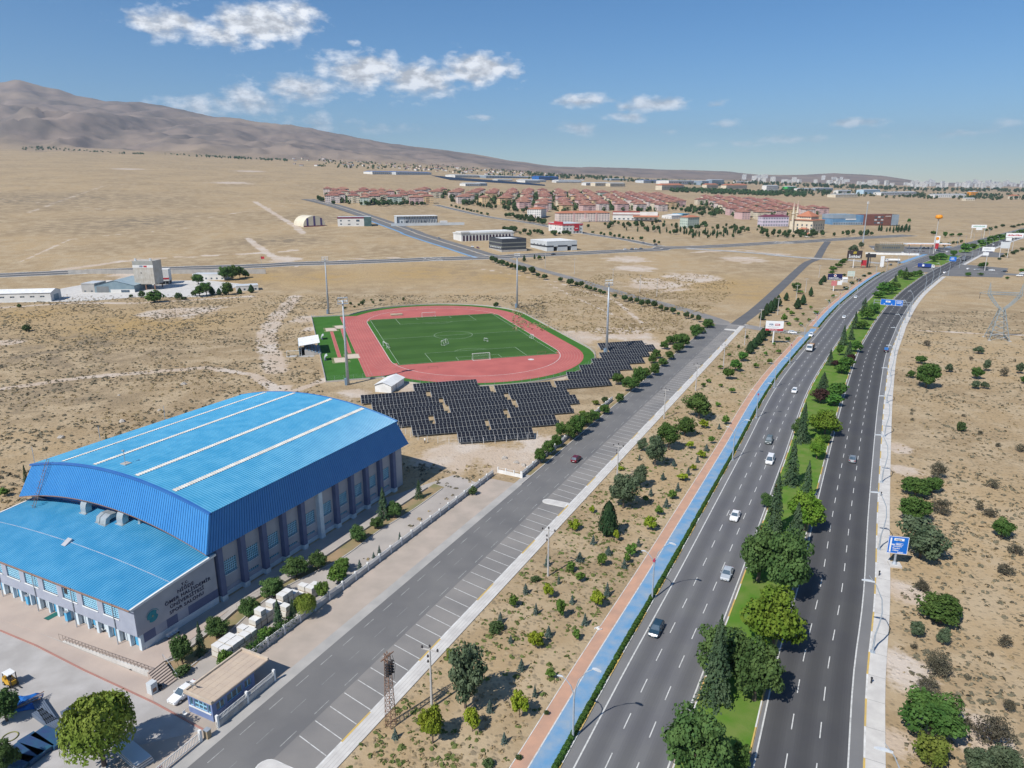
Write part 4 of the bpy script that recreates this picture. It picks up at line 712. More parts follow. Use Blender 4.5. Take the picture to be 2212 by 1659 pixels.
# green median between the carriageways
n1, _ = normals2(R1)
n2, _ = normals2(R2)
def median(y0, y1, label):
	ys = np.arange(y0, y1, 5.0)
	a = np.array([[np.interp(yy, (R1 + n1 * 11.05)[:, 1], (R1 + n1 * 11.05)[:, 0]), yy] for yy in ys])
	b = np.array([[np.interp(yy, (R2 - n2 * .85)[:, 1], (R2 - n2 * .85)[:, 0]), yy] for yy in ys])
	v, f = [], []
	K = 5
	for p, q in zip(a, b):
		for k in range(K):
			r = p + (q - p) * k / (K - 1)
			v.append((r[0], r[1], zt(*r) + lift(r, .10) + .10 * math.sin(math.pi * k / (K - 1))))
	for i in range(len(ys) - 1):
		for k in range(K - 1):
			f.append((i * K + k, i * K + k + 1, i * K + K + k + 1, i * K + K + k))
	lawn = MB().add(v, f).build('lawn', M_LAWN, smooth=True, kind='structure', label=label)
	for nm, P_, side in (('kerb', a, -.22), ('kerb', b, .22)):
		mb = MB()
		for i in range(len(P_) - 1):
			p, q = P_[i], P_[i + 1]
			w = side
			z = zt(*p) + lift(p, .012)
			z1 = zt(*q) + lift(q, .012)
			mi = (i // 1) % 2
			mb.add([(p[0], p[1], z), (q[0], q[1], z1), (q[0] + w, q[1], z1), (p[0] + w, p[1], z), (p[0], p[1], z + .15), (q[0], q[1], z1 + .15), (q[0] + w, q[1], z1 + .15), (p[0] + w, p[1], z + .15)],
				   [(4, 5, 6, 7), (0, 1, 5, 4), (3, 7, 6, 2), (0, 4, 7, 3), (1, 2, 6, 5)], mi)
		mb.build('kerb', [M_KERBW, M_YELLOW], lawn)
	return lawn
median(58, 572, 'green lawn strip between the carriageways')
median(628, 930, 'green lawn strip beyond the junction')
# junction and the road to the right
RR = smooth_line([[R2[iJ0][0] - 30, R2[iJ0][1] - 4], *DATA['right_road']], 8)
ribbon('road', RR, -7, 7, .015, M_ASPH_SIDE, kind='structure', label='asphalt road leaving the junction to the right')
dashes('lane_dash', RR, 0, .5, 8, 6, .03, M_LINE, [o for o in COL.objects if o.name.startswith('road')][-1], start=70)
patch('junction_apron', [(*(R2[iJ2] + n2[iJ2] * 12.2),), (*(R2[iJ2] + n2[iJ2] * 30 + np.array([26, 2])),), (*(R2[iJ1] + n2[iJ1] * 34 + np.array([26, 12])),), (*(R2[iJ1] + n2[iJ1] * 12.2 + np.array([18, 30])),)], .012, M_ASPH_SIDE, kind='structure', label='asphalt apron at the junction mouth')
# median crossing
a_, b_ = R1[hidx(R1, 585)] + n1[hidx(R1, 585)] * 10.2, R1[hidx(R1, 622)] + n1[hidx(R1, 622)] * 10.2
c_, d_ = R2[hidx(R2, 618)] - n2[hidx(R2, 618)] * .3, R2[hidx(R2, 580)] - n2[hidx(R2, 580)] * .3
patch('median_crossing', [tuple(a_), tuple(d_), tuple(c_), tuple(b_)], .016, M_ASPH_SIDE, kind='structure', label='paved gap through the median at the junction')
# street beside the hall with angled bays -------------------------------------
SO = np.array([-36.09, 75.76])
SD = np.array([.4415, .8973])
SN = np.array([SD[1], -SD[0]])          # towards the highway
def sp_(s, o, z=0.):
	p = SO + SD * s + SN * o
	return (float(p[0]), float(p[1]), z)
SIDE_L = 318.0
side = np.array([sp_(s, 0)[:2] for s in np.arange(-30, SIDE_L + 1, 6)])
ribbon('road', side, -1.5, 7.0, .016, M_ASPH_SIDE, kind='structure', label='grey street with dashed lines beside the hall')
side_road = [o for o in COL.objects if o.name.startswith('road')][-1]
ribbon('parking_bay_strip', side, 7.0, 12.75, .012, M_ASPH_OLD, kind='structure', label='worn asphalt strip of parking bays')
bays = [o for o in COL.objects if o.name.startswith('parking_bay_strip')][-1]
ribbon('gutter', side, -3.4, -1.5, .012, M_GUTTER, i0=0, i1=22, kind='structure', label='pale concrete margin of the street')
M_BROWNPAVE = material('tan_paving', (.44, .37, .31), (.36, .31, .26), .22, .9, space='World', bump=.15)
ribbon('pavement', side, -10.05, -3.4, .008, M_BROWNPAVE, i0=0, i1=21, kind='structure', label='tan paved margin along the boundary wall')
ribbon('kerb', side, 12.75, 13.0, .012, M_KERBW, thick=.13, kind='structure', label='painted kerb of the parking bays')
ky = MB()
for i in range(0, len(side) - 2, 3):
	v, f = strip(side, 12.745, 13.005, .146, i, i + 2)
	ky.add(v, f)
ky.build('painted_stone', M_YELLOW, [o for o in COL.objects if o.name.startswith('kerb')][-1], kind='stuff')
ribbon('pavement', side, 13.0, 15.1, .012, M_PAVE, thick=.125, kind='structure', label='pale paved footway beside the parking bays')
fw = [o for o in COL.objects if o.name.startswith('pavement')][-1]
gr = MB()
for o in (13.52, 14.05, 14.58):
	v, f = strip(side, o - .022, o + .022, .141)
	gr.add(v, f)
gr.build('paving_groove', M_GUTTER, fw, kind='stuff')
M_FADED = material('faded_line', (.42, .42, .40), (.24, .24, .23), 1.5, .8, space='World')
dashes('lane_dash', side, .1, .11, 2.6, 2.6, .022, M_FADED, side_road)
dashes('lane_dash', side, 6.25, .11, 3.0, 3.4, .022, M_FADED, side_road)
dashes('lane_dash', side, 3.2, .11, 3.0, 3.2, .022, material('faded_paint', (.26, .26, .25), (.18, .18, .18), 1.5, .8, space='World'), side_road)
# bay lines: one painted bar between each pair of bays
for k in range(0, 104):
	s = 4.5 + k * 3.02 if k < 26 else 88.5 + (k - 26) * 2.95
	if 80.5 < s < 87.5 or s > SIDE_L - 18:
		continue
	a, b = sp_(s, 7.2), sp_(s - 1.1, 12.55)
	d = Vector((SD[0], SD[1], 0)) * .065
	A, B_ = Vector(a) + Vector((0, 0, .024)), Vector(b) + Vector((0, 0, .024))
	MB().quad(A - d, B_ - d, B_ + d, A + d).build('bay_line', M_LINE, bays)
def island(s, o0, o1, w, label):
	pts = []
	n = 9
	for k in range(n):
		a = math.pi / 2 + math.pi * k / (n - 1)
		pts.append(sp_(s + w / 2 * math.sin(a) * 1.0, o0 + w / 2 + w / 2 * math.cos(a)))
	pts += [sp_(s - w / 2, o1), sp_(s + w / 2, o1)]
	poly = [(p[0], p[1]) for p in pts][::-1]
	o = MB().prism(poly, .005, .16).build('traffic_island', M_KERBW, label=label, cat='traffic island')
	c = np.mean(np.array(poly), axis=0)
	top = [(c + (np.array(p) - c) * np.array([.90, .90])) for p in poly]
	MB().prism([tuple(p) for p in top], .161, .175).build('paved_top', M_PAVE, o)
	return o
island(84, 6.7, 12.7, 2.4, 'white kerbed island across the bays beside the red car')
island(-1.5, 6.0, 12.7, 3.0, 'white rounded island at the near end of the bays')
island(SIDE_L - 12, 7.2, 12.7, 3.0, 'white island at the far end of the bays')
# other roads
CG = smooth_line([*(sp_(SIDE_L - 2, 3)[:2], sp_(SIDE_L + 4, 10)[:2]), *[p[:2] for p in DATA['cross_gravel'][1:]], list(R1[iA0 + 1] + n1[iA0 + 1] * -1)], 5)
ribbon('road', CG, -4.5, 4.5, .010, material('dusty_asphalt', (.30, .28, .26), (.24, .23, .22), .2, .9, space='World'), kind='structure', label='dusty short road joining the street to the highway')
LN = smooth_line([list(CG[2]), *DATA['lane_north']], 6)
ribbon('road', LN, -3.4, 3.4, .012, asphalt('lane_asphalt', (.115, .115, .118), (.135, .135, .136)), kind='structure', label='narrow dark lane curving away past the cypresses')
DG = smooth_line([list(sp_(SIDE_L + 2, 2)[:2]), *DATA['diag'][1:]], 8)
ribbon('road', DG, -4.2, 4.2, .012, M_ASPH_OLD, kind='structure', label='grey diagonal road lined with young trees')
CR = smooth_line(DATA['cross'], 12)
M_MED = material('median_fill', (.42, .38, .33), (.34, .31, .27), .1, .9, space='World')
cr = ribbon('road', CR, -9, 9, .02, asphalt('cross_asphalt', (.110, .110, .112), (.130, .130, .130)), kind='structure', label='long dual road crossing the plain')
for o in (-9.6, -1.2, 9.0):
	ribbon('kerb_band', CR, o, o + (2.4 if o == -1.2 else .7), .03, M_MED if o == -1.2 else M_KERBW, cr, thick=.12)
dashes('lane_dash', CR, -9.3, .9, 12, 12, .26, M_KERBW, cr)
dashes('lane_dash', CR, 1.0, .5, 12, 12, .26, M_KERBW, cr)
AV = smooth_line(DATA['avenue'], 12)
av = ribbon('road', AV, -13, 11, .02, M_ASPH_SIDE, kind='structure', label='wide avenue running up to the estate')
ribbon('median_strip', AV, -1.0, 1.4, .03, M_MED, av, thick=.12)
dashes('lane_dash', AV, -.9, .5, 5, 5, .25, M_YELLOW, av)
ribbon('cycle_lane', AV, -16.5, -13, .03, M_BLUEPATH, av, i1=len(AV) * 5 // 9)
WL = smooth_line(DATA['white_lane'], 10)
wl = ribbon('road', WL, -5, 5, .014, M_GUTTER, kind='structure', label='pale unfinished road with white kerb blocks')
for o in (-4.3, 4.3):
	dashes('kerb_block', WL, o, 1.6, 7, 7.5, .12, M_KERBW, wl)
ER = smooth_line(DATA['estate_road'], 12)
er = ribbon('road', ER, -6, 6, .02, M_ASPH_SIDE, kind='structure', label='estate road lined by parked cars')
for o in (-6.6, 6.0):
	ribbon('kerb_band', ER, o, o + .6, .03, M_KERBW, er, thick=.12)
# ------------------------------------------------------------------ sports hall
def corrugated(name, c1, c2, rough=.38):
	return material(name, c1, c2, .35, rough, metal=0.0, spec=.5, detail=6)
M_ROOF = corrugated('roof_blue', (.045, .275, .470), (.080, .330, .520), .33)
M_ROOF2 = corrugated('roof_blue_faded', (.060, .305, .490), (.110, .375, .555), .36)
M_FASC = corrugated('fascia_blue', (.028, .195, .490), (.036, .215, .510), .42)
M_FASCD = corrugated('trim_blue', (.030, .13, .40), (.035, .15, .42), .45)
M_LILAC = material('lilac_render', (.36, .385, .45), (.31, .335, .40), .5, .9)
M_GREYW = material('grey_render', (.42, .42, .44), (.36, .36, .39), .4, .9)
M_NAVYP = material('violet_render', (.13, .155, .25), (.11, .13, .22), .5, .85)
M_PALEB = material('pale_blue_render', (.60, .68, .72), (.50, .58, .63), .5, .85)
M_FRAME = material('window_frame_blue', (.32, .60, .74), (.26, .52, .68), 1., .5)
M_PANE = material('hall_pane', (.035, .075, .11), (.06, .12, .17), .9, .15, spec=.6)
M_DOORB = material('door_blue', (.10, .42, .66), (.08, .36, .60), 1., .5)
M_DUCT = material('duct_tin', (.47, .52, .54), (.37, .42, .44), .8, .4, .4)
M_SKYL = material('skylight_sheet', (.68, .66, .60), (.54, .52, .47), .8, .5)
HX, HY, HA = -50.634, 108.559, R(63.747)
HL, HW, HZ, HR, HD, HS, HF, HK = 53.315, 48.55, 16.27, 3.109, 6.233, 1.521, 2.773, 3.679
hall = thing('sports_hall', 'large sports hall with curved blue metal roof and lower front wing', 'building', (HX, HY, 0), HA)
def arc(s, k=HR):
	return k * 4 * s * (1 - s)
# main curved roof of ribbed sheet
NS = 26
prof = []
x = -.12
while x < HL + .12:
	prof += [(x, 0), (x + .36, 0), (x + .40, .055), (x + .50, .055)]
	x += .54
v, f = [], []
for (xx, dz) in prof:
	for k in range(NS + 1):
		s = -.006 + 1.012 * k / NS
		v.append((xx, HW * s, HZ + arc(s) + dz + .05))
for i in range(len(prof) - 1):
	for k in range(NS):
		f.append((i * (NS + 1) + k, (i + 1) * (NS + 1) + k, (i + 1) * (NS + 1) + k + 1, i * (NS + 1) + k + 1))
roof = MB().add(v, f).build('roof', M_ROOF, hall)
for n, s in enumerate((.815, .617, .378, .184)):
	v, f = [], []
	w = .0095
	xs = np.arange(.6, HL - .4, .54)
	for xx in xs:
		for e in (-w, w):
			for q, dz in ((0, .11), (.30, .11), (.34, .17), (.50, .17)):
				v.append((xx + q, HW * (s + e), HZ + arc(s + e) + dz))
	for i in range(len(xs)):
		b = i * 8
		for q in range(3):
			f.append((b + q, b + q + 1, b + 4 + q + 1, b + 4 + q))
		if i < len(xs) - 1:
			f.append((b + 3, b + 8, b + 12, b + 7))
	MB().add(v, f).build('skylight', M_SKYL, roof)
# roof edge trims
for e, xx in ((0, -.15), (1, HL + .15)):
	v = []
	f = []
	for k in range(NS + 1):
		s = -.008 + 1.016 * k / NS
		z = HZ + arc(s)
		v += [(xx - .22, HW * s, z + .12), (xx + .22, HW * s, z + .12), (xx - .22, HW * s, z - .25), (xx + .22, HW * s, z - .25)]
	for k in range(NS):
		a = 4 * k
		f += [(a, a + 4, a + 5, a + 1), (a + 2, a, a + 4, a + 6), (a + 1, a + 5, a + 7, a + 3)]
	MB().add(v, f).build('roof_trim', M_FASCD, roof)
# sloping fascia: front, one panel after another
def ftop(s):
	return Vector((0, HW * s, HZ + arc(s)))
def fbot(s):
	return Vector((-HF, -HS + (HW + 2 * HS) * s, HZ - HD + arc(s, HK)))
NP = 96
gapm = MB()
for i in range(NP):
	s0, s1 = i / NP, (i + 1) / NP
	e = .09 / NP
	a, b, c, d = ftop(s0 + e), ftop(s1 - e), fbot(s1 - e), fbot(s0 + e)
	n = (b - a).cross(d - a).normalized()
	if n.x > 0:
		n = -n
	m = (s0 + s1) / 2
	r1, r2 = ftop(m) + n * .06, fbot(m) + n * .06
	w = .0022
	ra, rb = ftop(m - w) + n * .06, ftop(m + w) + n * .06
	rc, rd = fbot(m + w) + n * .06, fbot(m - w) + n * .06
	MB().add([a, b, c, d, a + n * .05, b + n * .05, c + n * .05, d + n * .05], [(4, 5, 6, 7), (0, 4, 7, 3), (1, 2, 6, 5), (0, 1, 5, 4), (3, 7, 6, 2)]).build('fascia_panel', M_FASC, hall)
v, f = [], []
for i in range(41):
	s = i / 40
	v += [ftop(s) + Vector((.03, 0, 0)), fbot(s) + Vector((.03, 0, 0))]
MB().add(v, [(2 * i, 2 * i + 1, 2 * i + 3, 2 * i + 2) for i in range(40)]).build('fascia_backing', material('joint_dark_blue', (.012, .06, .17), None, 1, .7), hall)
v = []
for i in range(41):
	p = fbot(i / 40)
	v += [p + Vector((-.08, 0, -.06)), p + Vector((.25, 0, -.06)), p + Vector((-.08, 0, .12))]
MB().add(v, [q for i in range(40) for q in ((3 * i, 3 * i + 1, 3 * i + 4, 3 * i + 3), (3 * i, 3 * i + 3, 3 * i + 5, 3 * i + 2))]).build('fascia_edge', M_RUST, hall)
# right-hand fascia
NQ = 100
for i in range(NQ):
	x0, x1 = HL * i / NQ, HL * (i + 1) / NQ
	t0 = -HF + (HL + 2 * HF) * i / NQ
	t1 = -HF + (HL + 2 * HF) * (i + 1) / NQ
	e = .045
	a, b, c, d = Vector((x0 + e, 0, HZ)), Vector((x1 - e, 0, HZ)), Vector((t1 - e, -HS, HZ - HD)), Vector((t0 + e, -HS, HZ - HD))
	n = Vector((0, -.97, .23))
	MB().add([a, b, c, d, a + n * .05, b + n * .05, c + n * .05, d + n * .05], [(4, 5, 6, 7), (0, 4, 7, 3), (1, 2, 6, 5), (0, 1, 5, 4), (3, 7, 6, 2)]).build('fascia_panel', M_FASC, hall)
MB().quad((0, .03, HZ), (HL, .03, HZ), (HL + HF, -HS + .03, HZ - HD), (-HF, -HS + .03, HZ - HD)).build('fascia_backing', MATS['joint_dark_blue'], hall)
# left-hand and rear fascia, soffit
MB().quad((0, HW, HZ), (-HF, HW + HS, HZ - HD), (HL + HF, HW + HS, HZ - HD), (HL, HW, HZ)).build('fascia_sheet', M_FASC, hall)
v = []
for i in range(41):
	s = i / 40
	p = fbot(s)
	v += [(HL, HW * s, HZ + arc(s)), (HL + HF, p.y, p.z)]
MB().add(v, [(2 * i, 2 * i + 1, 2 * i + 3, 2 * i + 2) for i in range(40)]).build('fascia_sheet', M_FASC, hall)
MB().box(-HF + .1, HL + HF - .1, -HS + .05, -.45, HZ - HD - .02, HZ - HD + .12).build('soffit', M_FASCD, hall)
# body walls -------------------------------------------------------------
WY = -.42
def wall_holes(mb, O, ux, uz, W, H, rects, depth, inward, mi=0):
	"""wall rectangle with rectangular openings and reveals"""
	O, ux, uz, inward = Vector(O), Vector(ux), Vector(uz), Vector(inward)
	xs = sorted({0, W, *[r[0] for r in rects], *[r[1] for r in rects]})
	zs = sorted({0, H, *[r[2] for r in rects], *[r[3] for r in rects]})
	for i in range(len(xs) - 1):
		for j in range(len(zs) - 1):
			cx, cz = (xs[i] + xs[i + 1]) / 2, (zs[j] + zs[j + 1]) / 2
			if any(r[0] < cx < r[1] and r[2] < cz < r[3] for r in rects):
				continue
			mb.quad(O + ux * xs[i] + uz * zs[j], O + ux * xs[i + 1] + uz * zs[j], O + ux * xs[i + 1] + uz * zs[j + 1], O + ux * xs[i] + uz * zs[j + 1], mi)
	for (a, b, c, d) in rects:
		P = [O + ux * a + uz * c, O + ux * b + uz * c, O + ux * b + uz * d, O + ux * a + uz * d]
		for k in range(4):
			p, q = P[k], P[(k + 1) % 4]
			mb.quad(p, p + inward * depth, q + inward * depth, q, mi)
	return mb
def grid_window(parent, O, ux, uz, W, H, nx, nz, inward, fr=.09, open_cell=None, fm=None, pm=None, name='window'):
	"""window > lattice frame, panes (recessed)"""
	fm, pm = fm or M_FRAME, pm or M_PANE
	O, ux, uz, n = Vector(O), Vector(ux), Vector(uz), Vector(inward)
	mb = MB()
	rects = []
	cw, ch = W / nx, H / nz
	for i in range(nx):
		for j in range(nz):
			rects.append((i * cw + fr / 2 * 1.2, (i + 1) * cw - fr / 2 * 1.2, j * ch + fr / 2 * 1.2, (j + 1) * ch - fr / 2 * 1.2))
	wall_holes(mb, O, ux, uz, W, H, rects, .06, n)
	w = mb.build(name, fm, parent)
	MB().quad(O + n * .06, O + ux * W + n * .06, O + ux * W + uz * H + n * .06, O + uz * H + n * .06).build('pane', pm, w)
	return w
wmb = MB()
BAY = 5.03
winx = [2.55 + BAY * k for k in range(10)]
rects = []
for xx in winx:
	rects.append((xx - 1.5, xx + 1.5, 3.9, 6.6))
	if xx > 5:
		rects.append((xx - 1.45, xx + 1.25, 1.75, 2.25))
X0, X1 = -1.0, HL + 1.2
wall_holes(wmb, (X0, WY, 0), (1, 0, 0), (0, 0, 1), X1 - X0, HZ - HD + .1, [(a - X0, b - X0, c, d) for a, b, c, d in rects], .22, (0, 1, 0))
wmb.quad((X1, WY, 0), (X1, HW + .4, 0), (X1, HW + .4, 12), (X1, WY, 12))
wmb.quad((X0, HW + .4, 0), (X0, WY, 0), (X0, WY, HZ - HD), (X0, HW + .4, HZ - HD))
wmb.quad((X1, HW + .4, 0), (X0, HW + .4, 0), (X0, HW + .4, HZ - HD), (X1, HW + .4, HZ - HD))
wall = wmb.build('wall', M_GREYW, hall)
for (a, b, c, d) in rects:
	big = d - c > 1
	w = grid_window(hall, (a, WY + .16, c), (1, 0, 0), (0, 0, 1), b - a, d - c, 7 if big else 6, 6 if big else 1, (0, 1, 0), .12, fm=M_FRAME)
	if big:
		MB().box(a - .08, b + .08, WY - .10, WY + .10, c - .10, c).build('sill', M_PALEB, w)
for k in range(11):
	xx = .02 + BAY * k
	if k == 5:
		m = M_PALEB
	else:
		m = M_NAVYP
	MB().box(xx - .52, xx + .52, -1.38, WY, .95, HZ - HD - .03).build('pilaster', m, hall)
	MB().box(xx - .58, xx + .58, -1.44, WY, 0, .95).build('pilaster_base', M_PALEB, hall)
	if k % 2 == 0:
		MB().tube([(xx + .62, -1.1, .1), (xx + .62, -1.1, HZ - HD - .1)], .075, 6).build('downpipe', M_PALEB, hall)
for k in range(10):
	x0, x1 = .02 + BAY * k + .58, .02 + BAY * (k + 1) - .58
	MB().box(x0, x1, WY - .14, WY + .02, 0, .85).build('plinth', M_PALEB, hall)
	MB().box(x0, x1, WY - .05, WY + .02, .85, 1.55).build('wall_band', M_LILAC, hall)
# upper front wall behind the wing roof
v = []
for i in range(25):
	s = i / 24
	p = fbot(s)
	v += [(-.35, HW * s, 7.5), (-.35, HW * s, p.z + .3)]
MB().add(v, [(2 * i, 2 * i + 1, 2 * i + 3, 2 * i + 2) for i in range(24)]).build('upper_wall', M_FASC, hall)
# front wing -------------------------------------------------------------
WE, WR = -16.55, -.6          # eave and rear of the wing roof
VR, VL = -.95, HW + .55
def wz(xx, yy):
	s = (yy - VR) / (VL - VR)
	t = (xx - WE) / (WR - WE)
	ze = 7.72
	zr_ = 9.15 + 2.3 * 4 * s * (1 - s)
	return ze + (zr_ - ze) * (t ** .8)
v, f = [], []
yp = []
yy = VR - .1
while yy < VL + .1:
	yp += [(yy, 0), (yy + .24, 0), (yy + .30, .06), (yy + .46, .06)]
	yy += .52
NXW = 9
for (yy, dz) in yp:
	for k in range(NXW + 1):
		xx = WE - .25 + (WR - WE + .25) * k / NXW
		v.append((xx, yy, wz(max(xx, WE), yy) + dz + .04))
for i in range(len(yp) - 1):
	for k in range(NXW):
		f.append((i * (NXW + 1) + k, i * (NXW + 1) + k + 1, (i + 1) * (NXW + 1) + k + 1, (i + 1) * (NXW + 1) + k))
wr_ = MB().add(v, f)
wr_.m = [1 if i % 4 == 0 else 0 for i in range(len(yp) - 1) for k in range(NXW)]  # valley floors get a darker blue: shade between the ribs painted into the sheet
wroof = wr_.build('wing_roof', [M_ROOF2, corrugated('roof_valley_shade', (.022, .170, .380), (.030, .190, .400))], hall)
for yv in (VR - .12, VL + .12):
	pts = [(WE - .3 + (WR - WE + .2) * k / 8, yv, wz(max(WE, WE - .3 + (WR - WE + .2) * k / 8), yv) + .10) for k in range(9)]
	v = []
	for p in pts:
		v += [(p[0], p[1] - .17, p[2] + .06), (p[0], p[1] + .17, p[2] + .06), (p[0], p[1] - .17, p[2] - .32), (p[0], p[1] + .17, p[2] - .32)]
	f = []
	for k in range(8):
		a = 4 * k
		f += [(a, a + 1, a + 5, a + 4), (a, a + 4, a + 6, a + 2), (a + 1, a + 3, a + 7, a + 5)]
	MB().add(v, f).build('verge_trim', M_WHITE, wroof)
MB().tube([(WE - .32, VR, 7.60), (WE - .32, VL, 7.60)], .10, 6).build('gutter', M_RUST, wroof)
# faded seam across the wing roof
MB().add([(-9.6, VR + .3 + (VL - VR - .6) * k / 12 + (0), wz(-9.6, VR + .3 + (VL - VR - .6) * k / 12) + .105) for k in range(13)] + [(-9.45, VR + .3 + (VL - VR - .6) * k / 12, wz(-9.45, VR + .3 + (VL - VR - .6) * k / 12) + .105) for k in range(13)], [(k, 13 + k, 14 + k, k + 1) for k in range(12)]).build('roof_seam', material('seam_grey', (.36, .42, .52), None, 2, .6), wroof)
# facade with lattice windows
XF = -16.2
fm = MB()
rects = []
for k in range(10):
	c = 1.75 + 5.05 * k + 2.85
	rects.append((c - 1.85, c + 1.85, 4.75, 7.05))
wall_holes(fm, (XF, VR, 2.75), (0, 1, 0), (0, 0, 1), VL - VR, 4.95, [(a - VR, b - VR, c - 2.75, d - 2.75) for a, b, c, d in rects], .3, (1, 0, 0))
fm.quad((XF, VR, 2.75), (XF + 1.3, VR, 2.75), (XF + 1.3, VL, 2.75), (XF, VL, 2.75))
fm.build('front_facade', M_LILAC, hall)
for n, (a, b, c, d) in enumerate(rects):
	w = grid_window(hall, (XF + .2, a, c), (0, 1, 0), (0, 0, 1), b - a, d - c, 9, 6, (1, 0, 0), .13)
	MB().box(XF - .12, XF + .12, a - .05, b + .05, c - .12, c).build('sill', M_WHITE, w)
	if n == 2:
		MB().box(XF + .12, XF + .21, a + 2.6, a + 3.35, c + .8, c + 1.9).build('open_casement', M_DARK, w)
# ground floor, recessed behind columns
MB().quad((-15.0, VR, 0), (-15.0, VL, 0), (-15.0, VL, 2.8), (-15.0, VR, 2.8)).build('ground_wall', M_PALEB, hall)
for k in range(11):
	yy = VR + .35 + 5.05 * k
	MB().box(-15.75, -15.2, yy - .3, yy + .3, 0, 2.75).build('column', M_PALEB, hall)
	MB().box(-15.75, -15.2, yy + 2.2, yy + 2.55, 0, 2.75).build('column', M_PALEB, hall)
	d = MB().box(-15.08, -15.0, yy + 1.0, yy + 2.1, 0, 2.2).build('door', M_DOORB, hall)
	MB().box(-15.10, -15.07, yy + 1.5, yy + 1.6, .9, 1.2).build('handle', M_STEEL, d)
	if k % 2 == 1:
		MB().tube([(XF - .12, yy - .5, 0), (XF - .12, yy - .5, 7.4)], .08, 6).build('downpipe', M_STEEL, hall)
# side wall of the wing with lettering
sw = MB()
n = 10
pl = [(XF, VR, 2.75)] + [(X0, VR, 2.75)] + [(XF + (X0 - XF) * k / n, VR, wz(XF + (X0 - XF) * k / n, VR) - .05) for k in range(n, -1, -1)]
sw.add(pl, [tuple(range(len(pl)))])
sw.build('side_wall', M_GREYW, hall)
for k in range(7):
	x0 = -15.2 + k * 2.04
	MB().box(x0, x0 + 2.04, VR + .002, VR + .12, 1.2, 2.75).build('wall_band', (M_NAVYP, M_LILAC)[k % 2 if k < 5 else 0], hall)
MB().box(-15.2, X0, VR - .04, VR + .1, 0, 1.2).build('plinth', M_PALEB, hall)
MB().lathe([(.38, 0), (.38, 2.75)], 12, 0, -15.3, VR + .42).build('column', M_PALEB, hall)
M_LETTER = material('navy_letters', (.022, .022, .065), None, 2, .6)
LET = [('T.C.', .66, -7.0, 6.95), ('NİĞDE', .86, -7.0, 6.05), ('ÖMER HALİSDEMİR', .86, -6.6, 5.12), ('ÜNİVERSİTESİ', .86, -6.9, 4.19), ('SPOR SALONU', .86, -7.1, 3.26)]
for (t, sz, cx, z) in LET:
	me = text_mesh('lettering', t, sz * .95, M_LETTER, bold=.007, align='CENTER', spacing=1.10, extrude=.03)
	o = inst('lettering', me, hall, (cx, VR - .03, z))
	o.rotation_euler = (math.pi / 2, 0, 0)
	o.scale = (1.14, 1, 1)
e = MB()
ring = []
for k in range(30):
	a = 2 * math.pi * k / 30
	rr = .98 if 0.5 < a < 3.4 or 3.9 < a < 6.1 else .72
	ring.append((-13.3 + rr * math.cos(a), VR - .04, 4.75 + rr * math.sin(a)))
e.add(ring, [tuple(range(30))])
em = e.build('emblem', material('teal_emblem', (.02, .20, .26), (.03, .26, .30), 2, .6), hall)
MB().add([(-13.3 + (.28 if k % 2 else .10) * math.cos(k * math.pi / 6), VR - .05, 4.75 + (.28 if k % 2 else .10) * math.sin(k * math.pi / 6)) for k in range(12)], [tuple(range(12))]).build('emblem_star', material('emblem_gold', (.35, .33, .16), None, 2, .6), em)
MB().add([(-13.3 + r_ * math.cos(a), VR - .045, 4.75 + r_ * math.sin(a)) for a in [math.pi * (.1 + .8 * k / 14) for k in range(15)] for r_ in (1.12, 1.2)], [(2 * k, 2 * k + 1, 2 * k + 3, 2 * k + 2) for k in range(14)]).build('emblem_ring', MATS['teal_emblem'], em)
# roof ducts
def duct(path, w, h, loc):
	"""rectangular tin duct swept along a path in the x-z plane"""
	v, f = [], []
	P = [Vector(p) for p in path]
	for i, p in enumerate(P):
		t = (P[min(i + 1, len(P) - 1)] - P[max(i - 1, 0)]).normalized()
		nn = Vector((t.z, 0, -t.x))
		for a, b in ((-1, -1), (1, -1), (1, 1), (-1, 1)):
			v.append(Vector(loc) + p + Vector((0, a * w / 2, 0)) + nn * (b * h / 2))
	for i in range(len(P) - 1):
		for k in range(4):
			f.append((4 * i + k, 4 * i + (k + 1) % 4, 4 * i + 4 + (k + 1) % 4, 4 * i + 4 + k))
	f += [(0, 1, 2, 3), tuple(range(4 * len(P) - 4, 4 * len(P)))]
	d = MB().add(v, f).build('roof_duct', M_DUCT, hall)
	z0_ = P[-1].z
	MB().box(loc[0] + P[-1].x - h * .75, loc[0] + P[-1].x + h * .75, loc[1] - w * .62, loc[1] + w * .62, loc[2] + z0_ - .12, loc[2] + z0_ + .05).build('flange', M_DUCT, d)
	return d
def elbow(r, n=8, up=1.3):
	return [(1.1, 0, up + r)] + [(-r * math.sin(a) * 1.0, 0, up + r * math.cos(a)) for a in [math.pi / 2 * k / n for k in range(n + 1)]] + [(-r, 0, .0)]
duct(elbow(1.3, up=.9), 1.5, 1.2, (-1.0, 29.8, wz(-2.3, 29.8)))
duct(elbow(1.3, up=.8), 1.6, 1.2, (-1.0, 19.7, wz(-2.3, 19.7)))
duct([(-.2, 0, 1.1), (-1.6, 0, 1.2), (-2.3, 0, .9), (-2.5, 0, 0)], 1.5, .8, (-1.3, 22.6, wz(-3.5, 22.6)))
duct([(-.2, 0, 1.0), (-1.5, 0, 1.1), (-2.2, 0, .8), (-2.4, 0, 0)], .9, .7, (-1.3, 24.2, wz(-3.5, 24.2)))
duct([(.5, 0, 2.4), (-.4, 0, 2.2), (-.4, 0, 0)], .5, .4, (-.8, 16.6, wz(-1.2, 16.6)))
